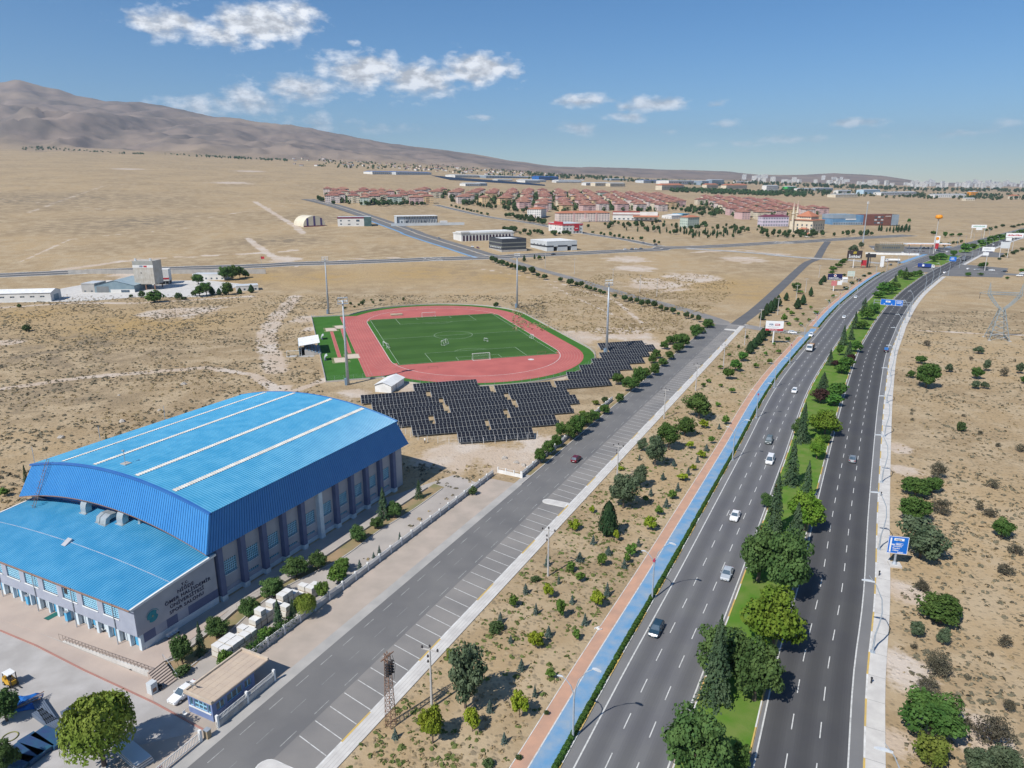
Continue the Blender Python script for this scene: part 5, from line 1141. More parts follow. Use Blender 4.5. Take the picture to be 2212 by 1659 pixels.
MB().add([(-10.6, 23.6, wz(-10.6, 23.6) + .1), (-9.2, 23.6, wz(-9.2, 23.6) + .55), (-9.2, 24.7, wz(-9.2, 24.7) + .55), (-10.6, 24.7, wz(-10.6, 24.7) + .1), (-9.2, 23.6, wz(-9.2, 23.6)), (-9.2, 24.7, wz(-9.2, 24.7))], [(0, 1, 2, 3), (0, 4, 1), (3, 2, 5), (1, 4, 5, 2)]).build('roof_hatch', M_GREYW, hall)
# access ladder on the fascia
ld = MB()
P0, P1 = Vector((-.15, 42.2, HZ + arc(42.2 / HW) + .9)), Vector((-3.9, 43.2, 9.6))
for dy in (-.35, .35):
	ld.tube([P0 + Vector((-.3, dy, 0)), P1 + Vector((-.3, dy, 0))], .045, 5)
for k in range(18):
	p = P0.lerp(P1, k / 17) + Vector((-.3, 0, 0))
	ld.tube([p + Vector((0, -.35, 0)), p + Vector((0, .35, 0))], .025, 4)
	if k % 2 == 0:
		c = [p + Vector((-.5 * math.sin(a), .38 * math.cos(a), .35 * math.sin(a))) for a in [math.pi * q / 6 for q in range(7)]]
		ld.tube(c, .025, 4)
ld.build('ladder', M_RUST, hall)
# mast lamp on the roof
pb = MB().box(2.6, 3.9, 24.0, 25.4, HZ + arc(.51) + .05, HZ + arc(.51) + .2).build('mast_base', M_CONC, hall)
MB().tube([(3.2, 24.8, HZ + arc(.51)), (3.2, 24.8, HZ + arc(.51) + 2.6)], .06, 6).cbox(3.2, 24.9, HZ + arc(.51) + 2.6, .3, .5, .22).build('roof_mast', M_STEEL, hall)
# satellite pads, lightning rods on the far edge
for yy in (HW - .3,):
	for xx in (.3, 14, 30):
		MB().tube([(xx, yy, HZ), (xx, yy, HZ + 3.6)], .05, 5).build('rod', M_STEEL, hall)
def hl(x_, y_, z_=0.):
	"""hall frame to world"""
	return (HX + x_ * math.cos(HA) - y_ * math.sin(HA), HY + x_ * math.sin(HA) + y_ * math.cos(HA), z_)
# ------------------------------------------------------------------ athletics ground
M_TRACK = material('tartan_track', (.48, .135, .115), (.41, .112, .098), .12, .85, space='World', detail=6)
M_TURF = material('artificial_turf', (.050, .112, .026), (.060, .130, .032), .06, .95, space='World', spec=.08)
M_TURF2 = material('turf_band', (.043, .099, .023), (.052, .115, .029), .06, .95, space='World', spec=.08)
M_TURFB = material('turf_bright', (.045, .135, .022), (.055, .155, .030), .15, .95, space='World', spec=.08)
M_SAND = material('pit_sand', (.60, .50, .40), (.52, .43, .34), .5, .95, space='World')
M_TLINE = material('track_line', (.54, .30, .27), (.48, .25, .22), .5, .8, space='World')
pa, pb_, pc, pd = [np.array(p) for p in DATA['pitch']]
PC = (pa + pb_ + pc + pd) / 4
e1 = (pb_ - pa) + (pc - pd)
e1 /= np.linalg.norm(e1)
e2 = np.array([e1[1], -e1[0]])
PW, PL = 67.0, 101.5
PANG = math.atan2(e1[1], e1[0]) - math.pi / 2
def tp(a, b, z=0.):
	"""stadium frame: a across to the right, b away from the camera"""
	p = PC + e2 * a + e1 * b
	return (float(p[0]), float(p[1]), z)
RI, ST = 36.0, 42.0                # inner radius and half straight
def oval(r, n=28, z=0.):
	pts = []
	for k in range(n + 1):
		a = math.pi * k / n
		pts.append(tp(r * math.cos(a), ST + r * math.sin(a), z))
	for k in range(n + 1):
		a = math.pi + math.pi * k / n
		pts.append(tp(r * math.cos(a), -ST + r * math.sin(a), z))
	return pts
LW = 1.22
RO = RI + 8 * LW
ob = oval(RO + 4.6, z=.010)
# left lawn strip with the jumps
field = MB()
field.add(ob, [tuple(range(len(ob)))])
turf = field.build('turf_surround', M_TURFB, kind='structure', label='bright artificial turf around the running track')
lx = -RO - 17.0
lawn_poly = [tp(lx, -69, .016), tp(-RO + 6, -69, .016), tp(-RO + 6, 69, .016), tp(lx, 69, .016)]
MB().add(lawn_poly, [(0, 1, 2, 3)]).build('turf_strip', M_TURFB, turf)
ov = oval(RO, z=.024)
track = MB().add(ov, [tuple(range(len(ov)))]).build('running_track', M_TRACK, kind='structure', label='salmon red oval running track')
MB().add([tp(-RO - 2.44, -66, .028), tp(-RI, -66, .028), tp(-RI, 66, .028), tp(-RO - 2.44, 66, .028)], [(0, 1, 2, 3)]).build('sprint_straight', M_TRACK, track)
def ring(r, w, z, n=28):
	a, b = oval(r - w / 2, n, z), oval(r + w / 2, n, z)
	v = [p for q in zip(a, b) for p in q]
	m = len(a)
	return v, [(2 * i, 2 * i + 1, (2 * i + 3) % (2 * m), (2 * i + 2) % (2 * m)) for i in range(m)]
for k in range(1, 8):
	v, f = ring(RI + k * LW, .09, .034)
	MB().add(v, f).build('lane_line', M_TLINE, track)
for k in (8, 9, 10):
	o = -RI - k * LW
	MB().add([tp(o - .05, -65, .034), tp(o + .05, -65, .034), tp(o + .05, 65, .034), tp(o - .05, 65, .034)], [(0, 1, 2, 3)]).build('lane_line', M_TLINE, track)
v, f = ring(RI, .22, .045)
MB().add(v, f).build('inner_kerb', M_KERBW, track)
# margins and pitch
MB().add([tp(-RI + .2, -ST - 6, .030), tp(RI - .2, -ST - 6, .030), tp(RI - .2, ST + 6, .030), tp(-RI + .2, ST + 6, .030)], [(0, 1, 2, 3)]).build('pitch_margin', M_TURFB, track)
pitch = MB().add([tp(-PW / 2 - .6, -PL / 2 - 1.0, .036), tp(PW / 2 + .6, -PL / 2 - 1.0, .036), tp(PW / 2 + .6, PL / 2 + 1.0, .036), tp(-PW / 2 - .6, PL / 2 + 1.0, .036)], [(0, 1, 2, 3)]).build('football_pitch', M_TURF, kind='structure', label='green football pitch inside the running track')
for k in range(12):
	if k % 2:
		b0 = -PL / 2 + PL * k / 12
		MB().add([tp(-PW / 2, b0, .040), tp(PW / 2, b0, .040), tp(PW / 2, b0 + PL / 12, .040), tp(-PW / 2, b0 + PL / 12, .040)], [(0, 1, 2, 3)]).build('mown_band', M_TURF2, pitch)
lines = MB()
def pl(a0, b0, a1, b1, w=.16):
	d = np.array([a1 - a0, b1 - b0], float)
	d /= np.linalg.norm(d)
	n = np.array([-d[1], d[0]]) * w / 2
	lines.add([tp(a0 + n[0], b0 + n[1], .046), tp(a1 + n[0], b1 + n[1], .046), tp(a1 - n[0], b1 - n[1], .046), tp(a0 - n[0], b0 - n[1], .046)], [(0, 1, 2, 3)])
hw, hh = PW / 2, PL / 2
for s in (-1, 1):
	pl(-hw, s * hh, hw, s * hh)
	pl(s * hw, -hh, s * hw, hh)
	for (w, d) in ((20.16, 16.5), (9.16, 5.5)):
		pl(-w, s * hh, -w, s * (hh - d))
		pl(w, s * hh, w, s * (hh - d))
		pl(-w, s * (hh - d), w, s * (hh - d))
	for k in range(10):
		a0, a1 = [R(37 + 106 * q / 10) for q in (k, k + 1)]
		pl(9.15 * math.cos(a0), s * (hh - 11 - 9.15 * math.sin(a0)), 9.15 * math.cos(a1), s * (hh - 11 - 9.15 * math.sin(a1)))
pl(-hw, 0, hw, 0)
for k in range(32):
	a0, a1 = 2 * math.pi * k / 32, 2 * math.pi * (k + 1) / 32
	pl(9.15 * math.cos(a0), 9.15 * math.sin(a0), 9.15 * math.cos(a1), 9.15 * math.sin(a1))
lines.build('pitch_line', material('turf_line', (.42, .50, .40), (.30, .40, .28), .5, .8, space='World'), pitch, kind='stuff')
# jump runways and pits on the left lawn
for (a, b) in DATA['runways']:
	P_ = np.array([a[:2], b[:2]])
	v, f = strip(P_, -.7, .7, .032)
	r_ = MB().add(v, f).build('jump_runway', M_TRACK, turf)
	for o in (-.75, .7):
		v, f = strip(P_, o, o + .08, .036)
		MB().add(v, f).build('runway_line', M_TLINE, r_)
for p in DATA['pits']:
	c = np.array(p[:2])
	q = [c + e2 * a + e1 * b for a, b in ((-2.6, -4), (2.6, -4), (2.6, 4), (-2.6, 4))]
	MB().add([(x_[0], x_[1], .040) for x_ in q], [(0, 1, 2, 3)]).build('sand_pit', M_SAND, turf)
	q = [c + e2 * a + e1 * b for a, b in ((-3.6, -5.5), (3.6, -5.5), (3.6, 5.5), (-3.6, 5.5))]
	MB().add([(x_[0], x_[1], .026) for x_ in q], [(0, 1, 2, 3)]).build('sanded_turf', material('sanded_turf', (.20, .22, .10), (.07, .15, .03), .35, .95, space='World', lo=.4, hi=.6), turf)
# high-jump mat, steeple and throwing circle
hj = thing('landing_mat', 'yellowish high jump landing mat on the far curve', 'landing mat', tp(-18, 62, .03), PANG)
MB().box(-3.2, 3.2, -2, 2, 0, .55).build('mat_body', material('mat_cover', (.42, .34, .22), (.30, .24, .17), 1, .8), hj)
MB().box(-3.3, 3.3, -2.1, 2.1, .56, .62).build('mat_top', material('mat_top', (.50, .42, .28), (.36, .28, .20), .7, .8), hj)
MB().lathe([(0, .041), (1.3, .041)], 16, 0, *tp(19.5, -58)[:2]).build('throwing_circle', M_KERBW, track)
hd = thing('hurdle_bar', 'low dark barrier on the near curve of the track', 'barrier', tp(-22, -61, .03), PANG)
MB().tube([(-2, 0, .9), (2, 0, .9)], .06, 5).build('rail', M_RUST, hd)
for x_ in (-1.8, 1.8):
	MB().tube([(x_, 0, 0), (x_, 0, .9)], .05, 5).build('leg', M_RUST, hd)
hd2 = thing('hurdle_bar', 'low dark barrier beside the white circle on the near curve', 'barrier', tp(27, -50, .03), PANG)
MB().tube([(-2, 0, .9), (2, 0, .9)], .06, 5).build('rail', M_RUST, hd2)
for x_ in (-1.8, 1.8):
	MB().tube([(x_, 0, 0), (x_, 0, .9)], .05, 5).build('leg', M_RUST, hd2)
M_NET = material('goal_net', (.45, .48, .45), (.36, .40, .36), 2, .9)
def goal(label, loc, rz, w=7.32, h=2.44, d=2.0):
	g = thing('football_goal', label, 'goal', loc, rz, 'football goals on and beside the pitch')
	fr = MB()
	fr.tube([(-w / 2, 0, 0), (-w / 2, 0, h), (w / 2, 0, h), (w / 2, 0, 0)], .09, 6)
	fr.build('goal_frame', M_WHITE, g)
	bk = MB()
	for s in (-1, 1):
		bk.tube([(s * w / 2, 0, h), (s * w / 2, -d * .45, h), (s * w / 2, -d, 0), (s * w / 2, 0, 0)], .05, 5)
	bk.tube([(-w / 2, -d, 0), (w / 2, -d, 0)], .05, 5)
	bk.build('back_frame', M_WHITE, g)
	net = MB()
	for k in range(int(w / .5) + 1):
		x_ = -w / 2 + k * .5
		net.tube([(x_, 0, h), (x_, -d * .45, h * .98), (x_, -d, 0)], .012, 3)
	for k in range(6):
		z = h * (1 - k / 5)
		y_ = -d * .45 - (d * .55) * k / 5
		net.tube([(-w / 2, y_, z), (w / 2, y_, z)], .012, 3)
	net.build('net', M_NET, g, kind='stuff')
	return g
G_ = DATA['goals']
goal('white goal at the far end of the pitch', tp(-2, PL / 2 + .3, .05), PANG + math.pi)
goal('white goal with sagging net at the near end of the pitch', tp(0, -PL / 2 - .3, .05), PANG)
goal('small white training goal by the left touchline', (*G_[2][:2], .05), PANG + 1.75, 5.0, 2.0, 1.5)
goal('white goal lying askew inside the centre of the pitch', (*G_[3][:2], .05), PANG + .9, 4.6, 1.9, 1.6)
goal('tiny white goal to the right of the pitch centre', (*G_[4][:2], .05), PANG + 2.2, 1.8, 1.4, .9)
goal('small pale goal by the right touchline', (*G_[5][:2], .05), PANG - 1.4, 2.4, 1.6, 1.0)
for n, p in enumerate(DATA['dugouts']):
	d = thing('dugout', 'curved clear team shelter, %s of two' % ('farther', 'nearer')[n], 'shelter', (*p[:2], .03), PANG, 'team shelters beside the track')
	v = []
	for k in range(7):
		a = math.pi / 2 * k / 6
		for y_ in (-2, 2):
			v.append((-1.3 * math.cos(a) + .2, y_, 2.1 * math.sin(a)))
	MB().add(v, [(2 * k, 2 * k + 1, 2 * k + 3, 2 * k + 2) for k in range(6)]).build('shell', material('clear_shell', (.46, .48, .47), (.38, .40, .39), .8, .3), d)
	MB().box(-.9, -.4, -1.8, 1.8, .1, .5).build('seat', M_STEEL, d)
	for y_ in (-2, 0, 2):
		MB().tube([(-1.3 * math.cos(math.pi / 2 * k / 6) + .2, y_, 2.1 * math.sin(math.pi / 2 * k / 6)) for k in range(7)], .04, 5).build('rib', M_STEEL, d)
# perimeter wall and mesh fence
lb = MB()
fpts = []
for k in range(24):
	a = math.pi * k / 28
	fpts.append(tp((RO + 4.9) * math.cos(a), ST + (RO + 4.9) * math.sin(a))[:2])
fpts += [tp(lx - .2, 69.3)[:2], tp(lx - .2, -69.3)[:2], tp(-RO + 4, -69.3)[:2]]
for k in range(5, 29):
	a = math.pi + math.pi * k / 28
	fpts.append(tp((RO + 4.9) * math.cos(a), -ST + (RO + 4.9) * math.sin(a))[:2])
fpts.append(fpts[0])
fence = thing('mesh_fence', 'mesh fence on a low wall round the athletics ground', 'fence', (*fpts[0], 0))
F0 = np.array(fpts[0])
wl_ = MB()
for a, b in zip(fpts[:-1], fpts[1:]):
	a, b = np.array(a) - F0, np.array(b) - F0
	d = (b - a) / np.linalg.norm(b - a)
	n = np.array([-d[1], d[0]]) * .12
	wl_.prism([tuple(a - n), tuple(b - n), tuple(b + n), tuple(a + n)], 0, .55)
wl_.build('low_wall', M_CONC, fence)
Lc = np.array(fpts) - F0
LL = np.r_[0, np.cumsum(np.linalg.norm(np.diff(Lc, axis=0), axis=1))]
pme = MB().tube([(0, 0, .5), (0, 0, 2.3)], .035, 4).mesh('fence_post', M_STEEL)
wires = MB()
prev = None
for s in np.arange(0, LL[-1], 3.4):
	p = (float(np.interp(s, LL, Lc[:, 0])), float(np.interp(s, LL, Lc[:, 1])))
	inst('fence_post', pme, fence, (*p, 0))
	if prev:
		for z in (.8, 1.3, 1.8, 2.25):
			wires.tube([(*prev, z), (*p, z)], .008, 3)
	prev = p
wires.build('fence_wire', M_STEEL, fence, kind='stuff')
# flood-light masts
for n, p in enumerate(DATA['masts']):
	lab = ('far left', 'near left', 'far right', 'near right')[n]
	m = thing('floodlight_mast', 'tall grey floodlight mast at the %s corner of the track' % lab, 'light mast', (*p[:2], 0), PANG + (0, 0, 0, 0)[n], 'floodlight masts round the track')
	MB().tube([(0, 0, 0), (0, 0, 30.5)], [.62, .26], 10).build('mast_pole', M_STEEL, m, smooth=True)
	MB().box(-1.1, -.3, -.7, .7, 0, 2.4).build('switch_box', material('mast_box', (.20, .29, .38), None, 1, .5), m)
	pf = MB().box(-1.8, 1.8, -.5, .5, 29.2, 29.35).box(-1.8, 1.8, -.06, .06, 31.3, 31.45).box(-1.75, -1.65, -.05, .05, 29.3, 31.4).box(1.65, 1.75, -.05, .05, 29.3, 31.4)
	for q in range(5):
		pf.tube([(-1.8 + .9 * q, .5, 29.3), (-1.8 + .9 * q, .5, 30.2)], .03, 4)
	pf.build('platform', M_STEEL, m)
	ld = MB()
	for z in np.arange(.8, 29, .45):
		ld.tube([(.0 - .2, -.75, z), (.2, -.75, z)], .02, 3)
	for x_ in (-.2, .2):
		ld.tube([(x_, -.75, .5), (x_, -.5, 29.2)], .025, 4)
	ld.build('mast_ladder', M_STEEL, m, kind='stuff')
	for i in range(4):
		for j in range(2):
			fl = MB().cbox(-1.3 + .87 * i, (.25 if n in (1,) else -.25), 30.2 + j * 1.1, .62, .3, .5)
			fl.build('floodlight', M_WHITE, m)
# grandstand
gx, gy = DATA['B']['stand'][0], DATA['B']['stand'][1]
st = thing('grandstand', 'small grandstand with white canopy beside the turf strip', 'grandstand', (gx + 4.5, gy + 7.5, 0), PANG)
for k in range(5):
	MB().box(3.2 - k * 1.3, 4.5 - k * 1.3, -8, 8, .05, .5 + k * .45).build('tier', M_CONC, st)
for k in range(5):
	MB().box(3.4 - k * 1.3, 3.9 - k * 1.3, -7.6, 7.6, .55 + k * .45, .95 + k * .45).build('seat_row', material('stand_seat', (.12, .26, .42), (.30, .42, .52), 1, .5), st)
MB().add([(-4.2, -8.4, 4.2), (4.4, -8.4, 5.2), (4.4, 8.4, 5.2), (-4.2, 8.4, 4.2), (-4.2, -8.4, 4.35), (4.4, -8.4, 5.35), (4.4, 8.4, 5.35), (-4.2, 8.4, 4.35)], [(4, 5, 6, 7), (3, 2, 1, 0), (0, 1, 5, 4), (1, 2, 6, 5), (2, 3, 7, 6), (3, 0, 4, 7)]).build('canopy', M_WHITE, st)
for k in range(9):
	y_ = -8 + 2 * k
	MB().add([(-4.2, y_ - .1, 4.36), (4.4, y_ - .1, 5.36), (4.4, y_ + .1, 5.36), (-4.2, y_ + .1, 4.36), (-4.2, y_, 4.45), (4.4, y_, 5.45)], [(0, 1, 5, 4), (4, 5, 2, 3)]).build('canopy_rib', M_WHITE, st)
for y_ in (-8, -4, 0, 4, 8):
	MB().tube([(-3.4, y_, 0), (-3.4, y_, 4.3)], .12, 6).build('post', M_STEEL, st)
	MB().tube([(-3.4, y_, 4.3), (4.2, y_, 5.1)], .07, 5).build('rafter', M_STEEL, st)
MB().box(-4.3, -4.15, -8.3, 8.3, 0, 4.2).build('rear_wall', material('stand_wall', (.30, .42, .50), (.24, .35, .44), .6, .5), st)
rl = MB()
for z in (.5, 1.0):
	rl.tube([(4.6, -8, z), (4.6, 8, z)], .035, 4)
for y_ in np.arange(-8, 8.1, 1.6):
	rl.tube([(4.6, y_, 0), (4.6, y_, 1.0)], .035, 4)
rl.build('railing', material('rail_blue', (.18, .40, .56), None, 1, .5), st)
patch('stand_apron', [(gx - 2, gy - 4), (gx + 9, gy - 3.5), (gx + 9.4, gy + .2), (gx - 1.6, gy - .4)], .01, M_GUTTER, kind='structure', label='pale concrete apron in front of the grandstand')
sg = goal('spare white goal leaning beside the grandstand', (gx + .5, gy - .8, .05), .15, 6.0, 2.0, 1.5)
# white shed
b = DATA['B']['shed']
ang = math.atan2(b[6], b[5])
shed = thing('white_shed', 'small white shed with pitched roof beside the solar field', 'shed', (b[0], b[1], 0), ang)
SW_, SD_, SH_ = 11.6, 6.0, 2.6
MB().add([(0, 0, 0), (SW_, 0, 0), (SW_, SD_, 0), (0, SD_, 0), (0, 0, SH_), (SW_, 0, SH_), (SW_, SD_, SH_), (0, SD_, SH_), (0, SD_ / 2, SH_ + 1.0), (SW_, SD_ / 2, SH_ + 1.0)], [(0, 1, 5, 4), (2, 3, 7, 6), (3, 0, 4, 8, 7), (1, 2, 6, 9, 5)]).build('wall', M_WHITE, shed)
MB().add([(-.4, -.4, SH_ - .1), (SW_ + .4, -.4, SH_ - .1), (SW_ + .4, SD_ / 2, SH_ + 1.08), (-.4, SD_ / 2, SH_ + 1.08), (SW_ + .4, SD_ + .4, SH_ - .1), (-.4, SD_ + .4, SH_ - .1)], [(0, 1, 2, 3), (3, 2, 4, 5)]).build('roof', M_WHITE, shed)
MB().box(4, 5.1, -.03, .02, 0, 2.1).build('door', M_STEEL, shed)
# ------------------------------------------------------------------ solar tables
M_PV = material('pv_glass', (.010, .011, .015), (.018, .019, .024), 1.2, .22, spec=.5)
M_PVF = material('pv_frame', (.42, .43, .42), None, 2, .5, .2)
TILT = R(24)
PWD, PHT, PITCH_X = 1.10, 2.20, 1.13
pv = MB()
pv.box(0, PWD, 0, PHT, -.04, 0, 1)
pv.quad((.035, .035, .004), (PWD - .035, .035, .004), (PWD - .035, PHT / 2 - .012, .004), (.035, PHT / 2 - .012, .004), 0)
pv.quad((.035, PHT / 2 + .012, .004), (PWD - .035, PHT / 2 + .012, .004), (PWD - .035, PHT - .035, .004), (.035, PHT - .035, .004), 0)
pv_me = pv.mesh('solar_panel', [M_PV, M_PVF])
rown = 0
for r_i, (xa, ya, xb, yb, gaps) in enumerate(DATA['solar']):
	d = Vector((xb - xa, yb - ya, 0))
	Lr = d.length
	ang = math.atan2(d.y, d.x)
	cuts = [0] + list(gaps) + [Lr]
	for t_i in range(len(cuts) - 1):
		s0 = cuts[t_i] + (.6 if t_i else 0)
		s1 = cuts[t_i + 1] - (.6 if t_i < len(cuts) - 2 else 0)
		n = int((s1 - s0) / PITCH_X)
		if n < 2:
			continue
		# base point under the lower edge
		dep = 2 * PHT * math.cos(TILT)
		ux, uy = math.cos(ang), math.sin(ang)
		bx, by = xa + ux * s0 + uy * dep, ya + uy * s0 - ux * dep
		nm = ('front' if r_i == 6 else None)
		lab = 'black solar table, %s row from the track, %s from its left' % (ordinal(r_i), ordinal(t_i))
		if r_i >= 7:
			lab = 'black solar table beside the track curve, %s row from the near side' % ordinal(r_i - 7)
		t = thing('solar_table', lab, 'solar table', (bx, by, 0), ang, 'solar tables between the hall and the track')
		for i in range(n):
			for j in range(2):
				o = inst('solar_panel', pv_me, t, (i * PITCH_X, j * (PHT + .02) * math.cos(TILT), .62 + j * (PHT + .02) * math.sin(TILT)))
				o.rotation_euler = (TILT, 0, 0)
		fr = MB()
		for i in range(0, n + 1, 4):
			x_ = i * PITCH_X
			fr.tube([(x_, .5, 0), (x_, .5, .62 + .5 * math.tan(TILT))], .06, 4)
			fr.tube([(x_, 3.4, 0), (x_, 3.4, .56 + 3.4 * math.tan(TILT))], .06, 4)
			fr.tube([(x_, .1, .55), (x_, 4.0, .55 + 3.9 * math.tan(TILT))], .05, 4)
		fr.build('support_frame', M_STEEL, t, kind='stuff')
# wire fence on bent posts along the solar field
sf = thing('wire_fence', 'wire fence on bent concrete posts in front of the solar field', 'fence', (-34, 190, 0))
pts = [(-43, 222), (-40, 212), (-33, 197), (-27, 188), (-17, 184.5), (-6, 185), (6, 188.5), (9, 191.5)]
P_ = smooth_line([(p[0] + 34, p[1] - 190) for p in pts], 3.2)
bp_me = MB().tube([(0, 0, 0), (0, 0, 1.7), (0, -.35, 2.1)], .06, 4).mesh('fence_post', M_WHITE)
wr = MB()
for i, p in enumerate(P_):
	inst('fence_post', bp_me, sf, (p[0], p[1], 0))
	if i:
		for z in (.4, .9, 1.4):
			wr.tube([(*P_[i - 1], z), (*p, z)], .008, 3)
wr.build('fence_wire', M_STEEL, sf, kind='stuff')
# ------------------------------------------------------------------ vegetation
def leaf_mat(name, c1, c2, rnd=.12):
	return material(name, c1, c2, 2.6, .75, detail=3, rnd=rnd, trans=.22, spec=.15, lo=.38, hi=.62)
LEAF = dict(
	pine=leaf_mat('pine_needles', (.060, .120, .036), (.105, .175, .052)),
	cedar=leaf_mat('cedar_needles', (.055, .100, .050), (.095, .145, .075)),
	maple=leaf_mat('maple_leaves', (.105, .205, .022), (.180, .270, .035)),
	globe=leaf_mat('globe_leaves', (.050, .120, .022), (.095, .185, .032), .22),
	globe_yellow=leaf_mat('golden_leaves', (.150, .220, .020), (.240, .290, .030)),
	plum=leaf_mat('plum_leaves', (.045, .022, .022), (.070, .035, .030)),
	oleaster=leaf_mat('oleaster_leaves', (.075, .110, .058), (.125, .160, .090)),
	locust=leaf_mat('locust_leaves', (.052, .110, .024), (.100, .170, .040)),
	street_tree=leaf_mat('street_leaves', (.040, .080, .028), (.075, .115, .042), .2),
	cypress=leaf_mat('cypress_needles', (.025, .060, .024), (.050, .090, .034)),
	blue_spruce=leaf_mat('spruce_needles', (.075, .115, .095), (.120, .160, .140)),
	sapling_green=leaf_mat('sapling_leaves', (.085, .170, .030), (.140, .220, .045)),
	sapling_yellow=leaf_mat('yellow_leaves', (.190, .270, .022), (.290, .340, .035)),
	shrub_green=leaf_mat('shrub_leaves', (.055, .095, .032), (.095, .135, .050)),
	shrub_yellow=leaf_mat('yellow_shrub', (.120, .175, .030), (.190, .225, .045)),
	thorn=leaf_mat('thorn_twigs', (.095, .090, .062), (.140, .125, .085)),
	bush=leaf_mat('bush_leaves', (.070, .135, .030), (.110, .170, .045)),
	willow=leaf_mat('willow_leaves', (.140, .205, .030), (.230, .280, .050)),
	hedge=leaf_mat('hedge_leaves', (.040, .100, .020), (.075, .145, .032)),
)
M_BARK = material('bark', (.14, .105, .08), (.09, .07, .055), 3, .95)
M_BARKW = material('limewashed_bark', (.55, .52, .47), (.40, .37, .33), 3, .95)
def quads(c, nrm, size, rng, aspect=1.0):
	"""leaf-sized quads at centres c facing nrm"""
	n = len(c)
	nrm = nrm / (np.linalg.norm(nrm, axis=1)[:, None] + 1e-9)
	r = rng.normal(size=(n, 3))
	t = np.cross(nrm, r)
	t /= np.linalg.norm(t, axis=1)[:, None] + 1e-9
	b = np.cross(nrm, t)
	s = (size * rng.uniform(.6, 1.35, n))[:, None]
	t, b = t * s, b * s * aspect
	v = np.stack([c - t - b * .7, c + t * .6 - b, c + t + b * .7, c - t * .6 + b], 1).reshape(-1, 3)
	return v
def lumps_crown(rng, n, cz, rx, rz_, lumps, lr, size, flat=1.0, jitter=.12, under=True, upn=.35):
	L = []
	bul = rng.normal(size=(6, 3))
	bul /= np.linalg.norm(bul, axis=1)[:, None]
	amp = rng.uniform(-.42, .30, 6)
	def shape(d):
		return np.clip(1 + (np.maximum(0, d @ bul.T) ** 3 * amp).sum(-1), .55, 1.25)
	while len(L) < lumps:
		d = rng.normal(size=3)
		d /= np.linalg.norm(d)
		if d[2] < (-.75 if under else -.15):
			continue
		rr = rng.uniform(.4, 1.0) ** .6 * float(shape(d))
		L.append([d[0] * (rx - lr * .6) * rr, d[1] * (rx - lr * .6) * rr, cz + d[2] * (rz_ - lr * .5) * rr])
	L = np.array(L)
	w = rng.uniform(.5, 1.45, lumps)
	idx = rng.choice(lumps, n, p=w / w.sum())
	d = rng.normal(size=(n, 3))
	d /= np.linalg.norm(d, axis=1)[:, None]
	rad = lr * w[idx] * rng.uniform(.35, 1.0, n) ** .5
	c = L[idx] + d * rad[:, None] * np.array([1, 1, flat])
	c[:, 2] = np.maximum(c[:, 2], .01)
	m = n // 4
	dd = rng.normal(size=(m, 3))
	dd /= np.linalg.norm(dd, axis=1)[:, None]
	c[:m] = dd * ((rng.uniform(.2, .8, m) ** .6) * shape(dd) * .86)[:, None] * np.array([rx, rx, rz_]) + np.array([0, 0, cz])
	c[:, 2] = np.maximum(c[:, 2], .01)
	nn = d + rng.normal(size=(n, 3)) * .45 + np.array([0, 0, upn])
	return quads(c, nn, size, rng), L
def cone_crown(rng, n, z0, tiers, size, droop=.25, r0=.5, power=1.0, arms=7):
	"""layered conifer: arms of sprays tier by tier"""
	C, Nn = [], []
	per = max(3, n // (tiers * arms))
	for t in range(tiers):
		f = t / (tiers - 1)
		z = z0 + (1 - z0) * f
		rad = r0 * (1 - f) ** power + .012
		na = max(4, int(arms * (1 - f * .4)))
		a0 = rng.uniform(0, 6.28)
		for a in range(na):
			an = a0 + 6.283 * a / na + rng.normal() * .15
			rl = rad * rng.uniform(.72, 1.12)
			s = rng.uniform(.12, 1, per) ** .8
			side = rng.normal(size=per) * rl * .16 * (1.1 - s * .5)
			x = np.cos(an) * s * rl - np.sin(an) * side
			y = np.sin(an) * s * rl + np.cos(an) * side
			zz = z - droop * rl * (s ** 1.6) + rng.normal(size=per) * .012
			C.append(np.c_[x, y, zz])
			Nn.append(np.c_[np.cos(an) * .35 + rng.normal(size=per) * .3, np.sin(an) * .35 + rng.normal(size=per) * .3, np.ones(per)])
	C, Nn = np.vstack(C), np.vstack(Nn)
	C[:, 2] = np.maximum(C[:, 2], .01)
	return quads(C, Nn, size, rng, .8)
def column_crown(rng, n, z0, size, rx=.5):
	"""dense upright conifer"""
	z = rng.uniform(0, 1, n) ** .85
	prof = rx * np.minimum(1, (z + .06) * 3.2) * (1 - z) ** .62 * 1.12
	lob = 1 + .16 * np.sin(rng.uniform(0, 6.28, n) * 1.0 + z * 25)
	a = rng.uniform(0, 6.283, n)
	lob = 1 + .18 * np.sin(a * 5 + z * 9) + .10 * np.sin(a * 11 - z * 17)
	r = prof * rng.uniform(.62, 1.04, n) * lob
	c = np.c_[np.cos(a) * r, np.sin(a) * r, z0 + z * (1 - z0)]
	nn = np.c_[np.cos(a), np.sin(a), np.full(n, .45)] + rng.normal(size=(n, 3)) * .4
	return quads(c, nn, size, rng, 1.3)
